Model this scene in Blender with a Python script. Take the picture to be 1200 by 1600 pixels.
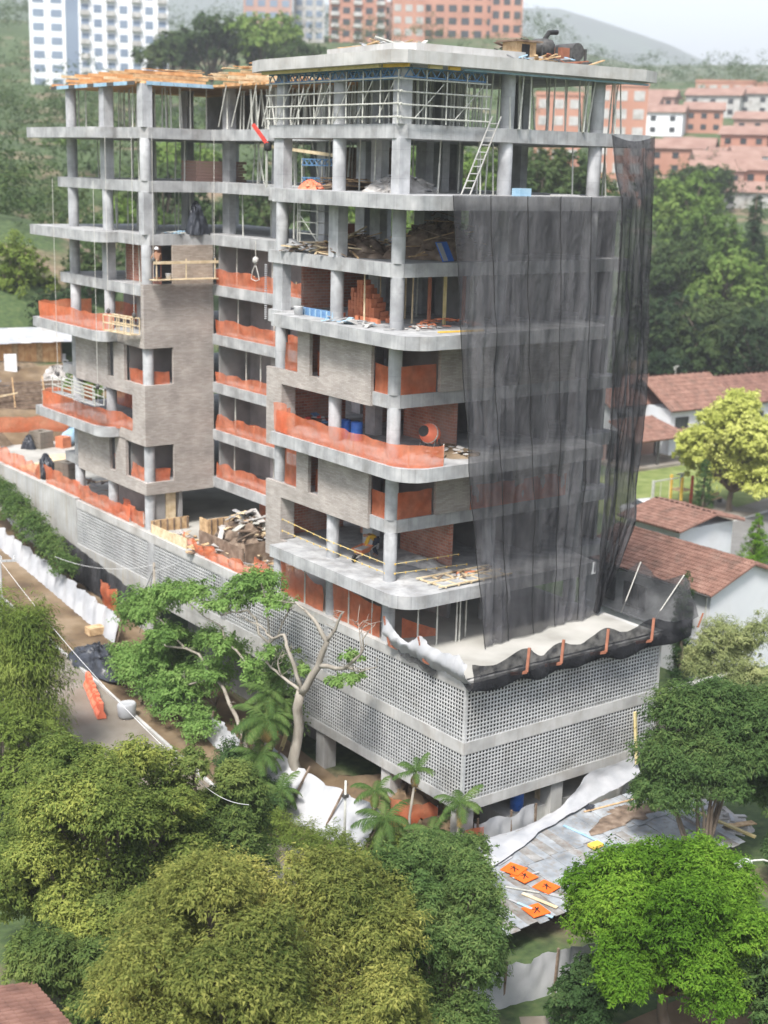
import bpy, bmesh, math, random
import numpy as np
from mathutils import Vector, Matrix

# ------------------------------------------------------------------ clear
for o in list(bpy.data.objects):
    bpy.data.objects.remove(o, do_unlink=True)
SC = bpy.context.scene
COL = SC.collection
R = math.radians

# ------------------------------------------------------------------ camera
cd = bpy.data.cameras.new('camera')
camo = bpy.data.objects.new('camera', cd)
COL.objects.link(camo)
cd.sensor_fit = 'VERTICAL'
cd.sensor_height = 36.0
cd.sensor_width = 27.0
cd.lens = 49.83
cd.clip_start = 0.5
cd.clip_end = 20000
_yaw, _pitch, _roll = R(53.0344), R(13.7119), R(1.4999)
_f = Vector((math.cos(_yaw) * math.cos(_pitch), math.sin(_yaw) * math.cos(_pitch), -math.sin(_pitch)))
_r = Vector((math.sin(_yaw), -math.cos(_yaw), 0))
_u = _r.cross(_f)
_r2 = _r * math.cos(_roll) + _u * math.sin(_roll)
_u2 = _u * math.cos(_roll) - _r * math.sin(_roll)
M = Matrix((( _r2.x, _u2.x, -_f.x, -36.053), (_r2.y, _u2.y, -_f.y, -41.941), (_r2.z, _u2.z, -_f.z, 29.790), (0, 0, 0, 1)))
camo.matrix_world = M
cd.dof.use_dof = True
cd.dof.focus_distance = 51.0
cd.dof.aperture_fstop = 0.37
SC.camera = camo

# ------------------------------------------------------------------ light
SUN_AZ, SUN_EL = R(214), R(56)        # where the sun stands: azimuth from +X counter-clockwise
W = bpy.data.worlds.new('World')
SC.world = W
W.use_nodes = True
nt = W.node_tree
for n in list(nt.nodes):
    nt.nodes.remove(n)
sky = nt.nodes.new('ShaderNodeTexSky')
sky.sky_type = 'NISHITA'
sky.sun_disc = False
sky.sun_elevation = SUN_EL
sky.sun_rotation = R(90) - SUN_AZ
sky.air_density = 1.0
sky.dust_density = 2.0
sky.ozone_density = 1.0
hs = nt.nodes.new('ShaderNodeHueSaturation')
hs.inputs['Saturation'].default_value = 0.5
bg = nt.nodes.new('ShaderNodeBackground')
bg.inputs['Strength'].default_value = 0.125
wo = nt.nodes.new('ShaderNodeOutputWorld')
nt.links.new(sky.outputs[0], hs.inputs['Color'])
nt.links.new(hs.outputs[0], bg.inputs[0])
nt.links.new(bg.outputs[0], wo.inputs[0])
sl = bpy.data.lights.new('sun', 'SUN')
sl.energy = 2.6
sl.angle = R(12)
sl.color = (1.0, 0.965, 0.91)
so = bpy.data.objects.new('sun', sl)
COL.objects.link(so)
_sd = Vector((math.cos(SUN_AZ) * math.cos(SUN_EL), math.sin(SUN_AZ) * math.cos(SUN_EL), math.sin(SUN_EL)))
so.rotation_euler = _sd.to_track_quat('Z', 'Y').to_euler()
so.location = (0, 0, 90)
SC.view_settings.view_transform = 'Standard'
SC.view_settings.look = 'None'
SC.view_settings.gamma = 1.0
SC.view_settings.use_curve_mapping = False
SC.view_settings.exposure = 1.46
SC.render.engine = 'CYCLES'
SC.cycles.transparent_max_bounces = 24
SC.cycles.max_bounces = 8

# ------------------------------------------------------------------ materials
def nmat(name):
    m = bpy.data.materials.new(name)
    m.use_nodes = True
    t = m.node_tree
    for n in list(t.nodes):
        t.nodes.remove(n)
    return m, t, t.nodes, t.links

def _ramp(N, stops):
    r = N.new('ShaderNodeValToRGB')
    e = r.color_ramp.elements
    while len(e) > 1:
        e.remove(e[-1])
    e[0].position = stops[0][0]
    e[0].color = tuple(stops[0][1]) + (1,)
    for p, c in stops[1:]:
        x = e.new(p)
        x.color = tuple(c) + (1,)
    return r

def surf(name, cols, scale=3.0, stretch=(1, 1, 1), rough=0.85, bump=0.0, bscale=40.0, detail=6.0, metal=0.0,
         streak=None, spec=0.3, lo=0.3, hi=0.7, panel=None, stain=None):
    """noise-coloured surface; cols: two or three colours; streak = (colour, amount): vertical run marks"""
    m, t, N, L = nmat(name)
    out = N.new('ShaderNodeOutputMaterial')
    p = N.new('ShaderNodeBsdfPrincipled')
    L.new(p.outputs[0], out.inputs[0])
    p.inputs['Roughness'].default_value = rough
    p.inputs['Metallic'].default_value = metal
    p.inputs['Specular IOR Level'].default_value = spec
    geo = N.new('ShaderNodeNewGeometry')
    mp = N.new('ShaderNodeMapping')
    mp.inputs['Scale'].default_value = stretch
    L.new(geo.outputs['Position'], mp.inputs[0])
    nz = N.new('ShaderNodeTexNoise')
    nz.inputs['Scale'].default_value = scale
    nz.inputs['Detail'].default_value = detail
    L.new(mp.outputs[0], nz.inputs['Vector'])
    k = len(cols)
    rp = _ramp(N, [(lo + (hi - lo) * i / max(1, k - 1), c) for i, c in enumerate(cols)])
    L.new(nz.outputs['Fac'], rp.inputs[0])
    col = rp.outputs[0]
    if streak:
        sc, am = streak
        mp2 = N.new('ShaderNodeMapping')
        mp2.inputs['Scale'].default_value = (5.0, 5.0, 0.35)
        L.new(geo.outputs['Position'], mp2.inputs[0])
        n2 = N.new('ShaderNodeTexNoise')
        n2.inputs['Scale'].default_value = 1.0
        n2.inputs['Detail'].default_value = 5.0
        L.new(mp2.outputs[0], n2.inputs['Vector'])
        r2 = _ramp(N, [(0.48, (0, 0, 0)), (0.72, (am, am, am))])
        L.new(n2.outputs['Fac'], r2.inputs[0])
        mx = N.new('ShaderNodeMix')
        mx.data_type = 'RGBA'
        L.new(r2.outputs[0], mx.inputs[0])
        L.new(col, mx.inputs[6])
        mx.inputs[7].default_value = tuple(sc) + (1,)
        col = mx.outputs[2]
    if stain:
        sc, am, ss_ = stain
        n5 = N.new('ShaderNodeTexNoise')
        n5.inputs['Scale'].default_value = ss_
        n5.inputs['Detail'].default_value = 10
        n5.inputs['Roughness'].default_value = 0.65
        L.new(geo.outputs['Position'], n5.inputs['Vector'])
        r5 = _ramp(N, [(0.50, (0, 0, 0)), (0.70, (am, am, am))])
        L.new(n5.outputs['Fac'], r5.inputs[0])
        m5 = N.new('ShaderNodeMix')
        m5.data_type = 'RGBA'
        L.new(r5.outputs[0], m5.inputs[0])
        L.new(col, m5.inputs[6])
        m5.inputs[7].default_value = tuple(sc) + (1,)
        col = m5.outputs[2]
    if panel:
        bw, bh, am = panel
        sp = N.new('ShaderNodeSeparateXYZ')
        L.new(geo.outputs['Position'], sp.inputs[0])
        ad = N.new('ShaderNodeMath')
        L.new(sp.outputs[0], ad.inputs[0])
        L.new(sp.outputs[1], ad.inputs[1])
        cb = N.new('ShaderNodeCombineXYZ')
        L.new(ad.outputs[0], cb.inputs[0])
        L.new(sp.outputs[2], cb.inputs[1])
        bk = N.new('ShaderNodeTexBrick')
        bk.offset = 0.37
        bk.inputs['Scale'].default_value = 1.0
        bk.inputs['Brick Width'].default_value = bw
        bk.inputs['Row Height'].default_value = bh
        bk.inputs['Mortar Size'].default_value = 0.012
        bk.inputs['Color1'].default_value = (1 - am, 1 - am, 1 - am, 1)
        bk.inputs['Color2'].default_value = (1 + am * .6, 1 + am * .6, 1 + am * .6, 1)
        bk.inputs['Mortar'].default_value = (1 - am * 1.8,) * 3 + (1,)
        L.new(cb.outputs[0], bk.inputs[0])
        mp3 = N.new('ShaderNodeMix')
        mp3.data_type = 'RGBA'
        mp3.blend_type = 'MULTIPLY'
        mp3.inputs[0].default_value = 1.0
        L.new(col, mp3.inputs[6])
        L.new(bk.outputs['Color'], mp3.inputs[7])
        col = mp3.outputs[2]
    L.new(col, p.inputs['Base Color'])
    if bump > 0:
        nb = N.new('ShaderNodeTexNoise')
        nb.inputs['Scale'].default_value = bscale
        nb.inputs['Detail'].default_value = 4
        L.new(mp.outputs[0], nb.inputs['Vector'])
        bp = N.new('ShaderNodeBump')
        bp.inputs['Strength'].default_value = bump
        bp.inputs['Distance'].default_value = 0.02
        L.new(nb.outputs['Fac'], bp.inputs['Height'])
        L.new(bp.outputs[0], p.inputs['Normal'])
    return m

def coursed(name, c1, c2, mortar, bw, bh, msize, axis='x', var=0.5, rough=0.9, dirt=None):
    """masonry: courses on a wall; axis = the horizontal world axis along the wall ('x','y' or 'a' for any)"""
    m, t, N, L = nmat(name)
    out = N.new('ShaderNodeOutputMaterial')
    p = N.new('ShaderNodeBsdfPrincipled')
    L.new(p.outputs[0], out.inputs[0])
    p.inputs['Roughness'].default_value = rough
    p.inputs['Specular IOR Level'].default_value = 0.2
    geo = N.new('ShaderNodeNewGeometry')
    sp = N.new('ShaderNodeSeparateXYZ')
    L.new(geo.outputs['Position'], sp.inputs[0])
    add = N.new('ShaderNodeMath')
    add.operation = 'ADD'
    L.new(sp.outputs[0], add.inputs[0])
    L.new(sp.outputs[1], add.inputs[1])
    cb = N.new('ShaderNodeCombineXYZ')
    L.new({'x': sp.outputs[0], 'y': sp.outputs[1], 'a': add.outputs[0]}[axis], cb.inputs[0])
    L.new(sp.outputs[2], cb.inputs[1])
    br = N.new('ShaderNodeTexBrick')
    br.inputs['Scale'].default_value = 1.0
    br.inputs['Brick Width'].default_value = bw
    br.inputs['Row Height'].default_value = bh
    br.inputs['Mortar Size'].default_value = msize
    br.inputs['Color1'].default_value = tuple(c1) + (1,)
    br.inputs['Color2'].default_value = tuple(c2) + (1,)
    br.inputs['Mortar'].default_value = tuple(mortar) + (1,)
    br.inputs['Bias'].default_value = 0.0
    L.new(cb.outputs[0], br.inputs[0])
    nz = N.new('ShaderNodeTexNoise')
    nz.inputs['Scale'].default_value = 0.9
    nz.inputs['Detail'].default_value = 7
    L.new(geo.outputs['Position'], nz.inputs['Vector'])
    rp = _ramp(N, [(0.3, (1 - 0.35 * var,) * 3), (0.7, (1 + 0.2 * var,) * 3)])
    L.new(nz.outputs['Fac'], rp.inputs[0])
    mx = N.new('ShaderNodeMix')
    mx.data_type = 'RGBA'
    mx.blend_type = 'MULTIPLY'
    mx.inputs[0].default_value = 1.0
    L.new(br.outputs['Color'], mx.inputs[6])
    L.new(rp.outputs[0], mx.inputs[7])
    col = mx.outputs[2]
    if dirt:
        n2 = N.new('ShaderNodeTexNoise')
        n2.inputs['Scale'].default_value = 0.5
        n2.inputs['Detail'].default_value = 8
        L.new(geo.outputs['Position'], n2.inputs['Vector'])
        r2 = _ramp(N, [(0.5, (0, 0, 0)), (0.75, (dirt[1],) * 3)])
        L.new(n2.outputs['Fac'], r2.inputs[0])
        m2 = N.new('ShaderNodeMix')
        m2.data_type = 'RGBA'
        L.new(r2.outputs[0], m2.inputs[0])
        L.new(col, m2.inputs[6])
        m2.inputs[7].default_value = tuple(dirt[0]) + (1,)
        col = m2.outputs[2]
    L.new(col, p.inputs['Base Color'])
    bp = N.new('ShaderNodeBump')
    bp.inputs['Strength'].default_value = 0.4
    bp.inputs['Distance'].default_value = 0.01
    bp.invert = True
    L.new(br.outputs['Fac'], bp.inputs['Height'])
    L.new(bp.outputs[0], p.inputs['Normal'])
    return m

def netmat(name, c1, c2, opac, scale=1.2, trans=0.25, stretch=(1, 1, 1), lo=None, crease=0.0):
    """woven mesh: part of the light passes straight through"""
    m, t, N, L = nmat(name)
    out = N.new('ShaderNodeOutputMaterial')
    geo = N.new('ShaderNodeNewGeometry')
    mp = N.new('ShaderNodeMapping')
    mp.inputs['Scale'].default_value = stretch
    L.new(geo.outputs['Position'], mp.inputs[0])
    nz = N.new('ShaderNodeTexNoise')
    nz.inputs['Scale'].default_value = scale
    nz.inputs['Detail'].default_value = 5
    L.new(mp.outputs[0], nz.inputs['Vector'])
    rp = _ramp(N, [(0.35, c1), (0.65, c2)])
    L.new(nz.outputs['Fac'], rp.inputs[0])
    d = N.new('ShaderNodeBsdfDiffuse')
    tl = N.new('ShaderNodeBsdfTranslucent')
    L.new(rp.outputs[0], d.inputs[0])
    L.new(rp.outputs[0], tl.inputs[0])
    if crease > 0:
        mq = N.new('ShaderNodeMapping')
        mq.inputs['Scale'].default_value = (1.0, 1.0, 0.38)
        mq.inputs['Rotation'].default_value = (0.0, 0.22, 0.0)
        L.new(geo.outputs['Position'], mq.inputs[0])
        nq = N.new('ShaderNodeTexNoise')
        nq.inputs['Scale'].default_value = 1.6
        nq.inputs['Detail'].default_value = 5
        nq.inputs['Distortion'].default_value = 1.4
        L.new(mq.outputs[0], nq.inputs['Vector'])
        bq = N.new('ShaderNodeBump')
        bq.inputs['Strength'].default_value = crease
        bq.inputs['Distance'].default_value = 0.35
        L.new(nq.outputs['Fac'], bq.inputs['Height'])
        L.new(bq.outputs[0], d.inputs['Normal'])
        L.new(bq.outputs[0], tl.inputs['Normal'])
    m1 = N.new('ShaderNodeMixShader')
    m1.inputs[0].default_value = trans
    L.new(d.outputs[0], m1.inputs[1])
    L.new(tl.outputs[0], m1.inputs[2])
    if opac >= 1:
        L.new(m1.outputs[0], out.inputs[0])
        return m
    tr = N.new('ShaderNodeBsdfTransparent')
    m2 = N.new('ShaderNodeMixShader')
    nz2 = N.new('ShaderNodeTexNoise')
    nz2.inputs['Scale'].default_value = scale * 1.7
    nz2.inputs['Detail'].default_value = 4
    L.new(mp.outputs[0], nz2.inputs['Vector'])
    a, b = (lo if lo is not None else opac - 0.08), opac + 0.08
    r3 = _ramp(N, [(0.35, (a,) * 3), (0.65, (b,) * 3)])
    L.new(nz2.outputs['Fac'], r3.inputs[0])
    L.new(r3.outputs[0], m2.inputs[0])
    L.new(tr.outputs[0], m2.inputs[1])
    L.new(m1.outputs[0], m2.inputs[2])
    L.new(m2.outputs[0], out.inputs[0])
    return m

def leafmat(name, cols, nscale=0.35, trans=0.45, rough=0.7):
    """cols: dark, mid, light leaf colours; differs from leaf to leaf and from bough to bough"""
    m, t, N, L = nmat(name)
    out = N.new('ShaderNodeOutputMaterial')
    geo = N.new('ShaderNodeNewGeometry')
    nz = N.new('ShaderNodeTexNoise')
    nz.inputs['Scale'].default_value = nscale
    nz.inputs['Detail'].default_value = 3
    L.new(geo.outputs['Position'], nz.inputs['Vector'])
    ad = N.new('ShaderNodeMath')
    ad.operation = 'MULTIPLY_ADD'
    ad.inputs[1].default_value = 0.45
    L.new(geo.outputs['Random Per Island'], ad.inputs[0])
    sb = N.new('ShaderNodeMath')
    sb.operation = 'MULTIPLY_ADD'
    sb.inputs[1].default_value = 1.5
    sb.inputs[2].default_value = -0.48
    L.new(nz.outputs['Fac'], sb.inputs[0])
    L.new(sb.outputs[0], ad.inputs[2])
    rp = _ramp(N, [(0.0, cols[0]), (0.5, cols[1]), (1.0, cols[2])])
    L.new(ad.outputs[0], rp.inputs[0])
    d = N.new('ShaderNodeBsdfPrincipled')
    d.inputs['Roughness'].default_value = rough
    d.inputs['Specular IOR Level'].default_value = 0.06
    L.new(rp.outputs[0], d.inputs['Base Color'])
    tl = N.new('ShaderNodeBsdfTranslucent')
    L.new(rp.outputs[0], tl.inputs[0])
    mx = N.new('ShaderNodeMixShader')
    mx.inputs[0].default_value = trans
    L.new(d.outputs[0], mx.inputs[1])
    L.new(tl.outputs[0], mx.inputs[2])
    L.new(mx.outputs[0], out.inputs[0])
    return m

MT = {}
MT['conc'] = surf('concrete', [(0.274, 0.277, 0.281), (0.357, 0.361, 0.365), (0.441, 0.441, 0.441)], 1.3, rough=0.9, bump=0.15, streak=((0.205, 0.213, 0.220), 0.38), lo=0.32, hi=0.68, panel=(0.62, 50.0, 0.13), stain=((0.17, 0.155, 0.14), 0.55, 0.9))
MT['conc_pale'] = surf('concrete_pale', [(0.319, 0.315, 0.304), (0.426, 0.422, 0.410), (0.502, 0.494, 0.479)], 0.9, rough=0.9, bump=0.1, streak=((0.304, 0.281, 0.243), 0.35), panel=(1.35, 60.0, 0.06), stain=((0.24, 0.20, 0.155), 0.45, 0.6))
MT['conc_col'] = surf('concrete_column', [(0.30, 0.305, 0.315), (0.40, 0.405, 0.415), (0.49, 0.495, 0.505)], 0.9, stretch=(1, 1, 1.1), rough=0.85, bump=0.12, streak=((0.24, 0.25, 0.265), 0.35), lo=0.34, hi=0.66, panel=(30.0, 1.22, 0.10), stain=((0.19, 0.185, 0.185), 0.5, 1.3))
MT['conc_floor'] = surf('concrete_floor', [(0.228, 0.224, 0.213), (0.319, 0.312, 0.304), (0.395, 0.388, 0.376)], 0.7, rough=0.92, bump=0.15)
MT['wall_old'] = surf('retaining_wall', [(0.274, 0.266, 0.251), (0.395, 0.395, 0.388), (0.471, 0.471, 0.464)], 0.5, rough=0.92, bump=0.15, streak=((0.319, 0.274, 0.182), 0.65), panel=(2.44, 1.22, 0.07), stain=((0.22, 0.20, 0.16), 0.5, 0.35))
MT['stone'] = coursed('stone_cladding', (0.33, 0.295, 0.27), (0.425, 0.39, 0.362), (0.285, 0.255, 0.232), 0.34, 0.075, 0.006, 'a', 0.6)
MT['stone_raw'] = coursed('stone_cladding_unwashed', (0.33, 0.27, 0.225), (0.45, 0.385, 0.33), (0.28, 0.24, 0.2), 0.34, 0.075, 0.007, 'a', 1.0)
MT['brick'] = coursed('clay_brick', (0.33, 0.125, 0.085), (0.44, 0.20, 0.14), (0.36, 0.31, 0.28), 0.36, 0.15, 0.012, 'a', 0.9, dirt=((0.40, 0.36, 0.33), 0.5))
MT['render'] = surf('grey_render', [(0.182, 0.179, 0.175), (0.251, 0.247, 0.243), (0.304, 0.296, 0.289)], 0.9, rough=0.95)
MT['screen'] = surf('breeze_block', [(0.365, 0.372, 0.372), (0.441, 0.448, 0.448), (0.517, 0.517, 0.509)], 0.55, rough=0.9, lo=0.3, hi=0.7, panel=(0.19, 0.183, 0.09), stain=((0.25, 0.24, 0.22), 0.55, 0.45))
MT['orange'] = netmat('orange_safety_mesh', (0.82, 0.215, 0.095), (0.92, 0.32, 0.175), 0.70, 1.2, 0.5, (1, 1, 1), 0.58)
MT['orange_far'] = MT['orange']
MT['net'] = netmat('black_shade_net', (0.022, 0.023, 0.026), (0.07, 0.07, 0.075), 0.60, 0.9, 0.15, (1, 1, 0.25), 0.50)
MT['net_dense'] = netmat('black_shade_net_double', (0.016, 0.017, 0.019), (0.045, 0.045, 0.05), 0.84, 0.9, 0.15, (1, 1, 0.25), 0.74)
MT['seam'] = surf('net_seam', [(0.008, 0.008, 0.009), (0.02, 0.02, 0.02)], 4)
MT['tarp'] = surf('white_tarpaulin', [(0.29, 0.30, 0.32), (0.38, 0.385, 0.40), (0.45, 0.45, 0.46)], 0.8, rough=0.65, bump=0.12, bscale=4, detail=8)
MT['blacktarp'] = surf('black_plastic', [(0.018, 0.02, 0.026), (0.05, 0.055, 0.068)], 2.0, rough=0.35, bump=0.3, bscale=8)
MT['wood'] = surf('raw_timber', [(0.30, 0.19, 0.10), (0.46, 0.31, 0.17), (0.58, 0.43, 0.26)], 3.5, rough=0.85)
MT['wood_pale'] = surf('pale_timber', [(0.46, 0.35, 0.21), (0.60, 0.48, 0.31), (0.70, 0.59, 0.42)], 3.0, rough=0.85)
MT['wood_dark'] = surf('weathered_timber', [(0.09, 0.065, 0.048), (0.18, 0.13, 0.095), (0.27, 0.21, 0.16)], 2.5, rough=0.9)
MT['ply_orange'] = surf('formwork_boards', [(0.40, 0.20, 0.085), (0.56, 0.31, 0.14), (0.66, 0.43, 0.23)], 2.2, rough=0.8)
MT['steel'] = surf('galvanised_steel', [(0.42, 0.42, 0.38), (0.58, 0.58, 0.53)], 6.0, rough=0.55, metal=0.2)
MT['steel_dark'] = surf('dark_steel', [(0.05, 0.05, 0.05), (0.12, 0.115, 0.11)], 6.0, rough=0.6, metal=0.3)
MT['blue_steel'] = surf('blue_painted_steel', [(0.08, 0.17, 0.33), (0.15, 0.28, 0.46)], 4.0, rough=0.55)
MT['blue_pale'] = surf('pale_blue_panel', [(0.20, 0.34, 0.46), (0.36, 0.50, 0.60)], 2.0, rough=0.7)
MT['yellow'] = surf('yellow_beam', [(0.60, 0.36, 0.05), (0.76, 0.50, 0.10)], 3.0, rough=0.65)
MT['yellow_pale'] = surf('pale_yellow_beam', [(0.52, 0.42, 0.19), (0.66, 0.56, 0.30)], 3.0, rough=0.7)
MT['rust'] = surf('red_oxide_steel', [(0.22, 0.085, 0.05), (0.34, 0.14, 0.085)], 3.0, rough=0.75)
MT['red'] = surf('red_paint', [(0.45, 0.04, 0.035), (0.56, 0.07, 0.05)], 3.0, rough=0.5)
MT['blue_plastic'] = surf('blue_plastic', [(0.025, 0.11, 0.42), (0.05, 0.16, 0.52)], 2.0, rough=0.4)
MT['orange_plastic'] = surf('orange_plastic', [(0.72, 0.14, 0.07), (0.82, 0.24, 0.14)], 2.0, rough=0.5)
MT['hatch'] = surf('bright_orange_panel', [(0.72, 0.115, 0.012), (0.82, 0.155, 0.02)], 2.0, rough=0.6)
MT['clay'] = surf('clay_block', [(0.46, 0.15, 0.075), (0.60, 0.225, 0.12)], 2.5, rough=0.9)
MT['rubble'] = surf('rubble', [(0.24, 0.22, 0.20), (0.38, 0.36, 0.34), (0.52, 0.50, 0.48)], 2.5, rough=0.95, bump=0.3)
MT['earth'] = surf('bare_earth', [(0.085, 0.055, 0.032), (0.16, 0.112, 0.066), (0.24, 0.18, 0.12)], 0.45, rough=0.97, bump=0.5, bscale=5, detail=10, stain=((0.09, 0.07, 0.05), 0.6, 0.8))
MT['white'] = surf('white_wall_paint', [(0.56, 0.575, 0.60), (0.64, 0.65, 0.67)], 0.5, rough=0.85, stain=((0.36, 0.36, 0.35), 0.35, 0.5))
MT['white_plastic'] = surf('white_plastic', [(0.54, 0.54, 0.54), (0.62, 0.62, 0.62)], 1.5, rough=0.5)
MT['glass'] = surf('window_glass', [(0.02, 0.025, 0.03), (0.06, 0.065, 0.07)], 0.8, rough=0.12, spec=0.6)
MT['curtain'] = surf('curtained_glass', [(0.30, 0.30, 0.28), (0.42, 0.42, 0.40)], 0.8, rough=0.2, spec=0.6)
MT['black'] = surf('black_matter', [(0.01, 0.01, 0.01), (0.025, 0.025, 0.025)], 2.0, rough=0.6)
MT['tile'] = surf('clay_roof_tile', [(0.135, 0.072, 0.054), (0.21, 0.113, 0.085), (0.29, 0.172, 0.133)], 1.6, rough=0.92, bump=0.2, bscale=12, lo=0.25, hi=0.75, stain=((0.10, 0.075, 0.06), 0.65, 0.9))
MT['tile_dark'] = surf('weathered_roof_tile', [(0.11, 0.058, 0.046), (0.18, 0.095, 0.073), (0.25, 0.14, 0.11)], 1.2, rough=0.92, bump=0.2, bscale=12, lo=0.25, hi=0.75)
MT['asphalt'] = surf('asphalt', [(0.13, 0.125, 0.12), (0.19, 0.185, 0.175)], 0.8, rough=0.92, bump=0.2)
MT['pave'] = surf('concrete_paving', [(0.13, 0.105, 0.075), (0.20, 0.175, 0.145), (0.27, 0.25, 0.22)], 0.35, rough=0.92, bump=0.15, detail=9)
MT['bark'] = surf('bark', [(0.10, 0.075, 0.055), (0.19, 0.155, 0.125)], 3.0, stretch=(1, 1, 0.3), rough=0.95, bump=0.4, bscale=14)
MT['bark_pale'] = surf('pale_bark', [(0.20, 0.175, 0.145), (0.36, 0.33, 0.28)], 3.0, stretch=(1, 1, 0.3), rough=0.95, bump=0.4, bscale=14)
MT['rope'] = surf('rope', [(0.45, 0.44, 0.40), (0.6, 0.58, 0.54)], 6)
MT['cable'] = surf('cable', [(0.55, 0.55, 0.55), (0.68, 0.68, 0.68)], 6)
MT['ironsheet'] = surf('zinc_sheet_roof', [(0.15, 0.165, 0.18), (0.27, 0.29, 0.31), (0.38, 0.40, 0.42)], 1.1, rough=0.65, bump=0.1, streak=((0.20, 0.165, 0.13), 0.6), detail=9)
MT['skin'] = surf('skin', [(0.30, 0.16, 0.10), (0.36, 0.20, 0.13)], 5)
MT['shirt_y'] = surf('yellow_jacket', [(0.62, 0.36, 0.03), (0.75, 0.45, 0.05)], 5)
MT['cloth_dark'] = surf('dark_cloth', [(0.015, 0.02, 0.035), (0.04, 0.045, 0.065)], 5)
MT['brickface'] = surf('orange_brick_facade', [(0.36, 0.175, 0.125), (0.44, 0.24, 0.175)], 0.15, rough=0.9)
MT['brickpink'] = surf('pink_brick_facade', [(0.36, 0.22, 0.18), (0.44, 0.29, 0.245)], 0.15, rough=0.9)
MT['render_shade'] = surf('shade_painted_blockwork', [(0.05, 0.05, 0.05), (0.085, 0.083, 0.08)], 0.9, rough=0.97)  # interior shade painted into the colour so the screen holes read dark
MT['deck'] = surf('podium_deck_screed', [(0.27, 0.26, 0.235), (0.36, 0.35, 0.32), (0.42, 0.405, 0.375)], 0.5, rough=0.93, bump=0.12, detail=9)
MT['tile_far'] = surf('far_roof_tile', [(0.21, 0.125, 0.10), (0.29, 0.19, 0.155)], 0.4, rough=0.95)

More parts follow.
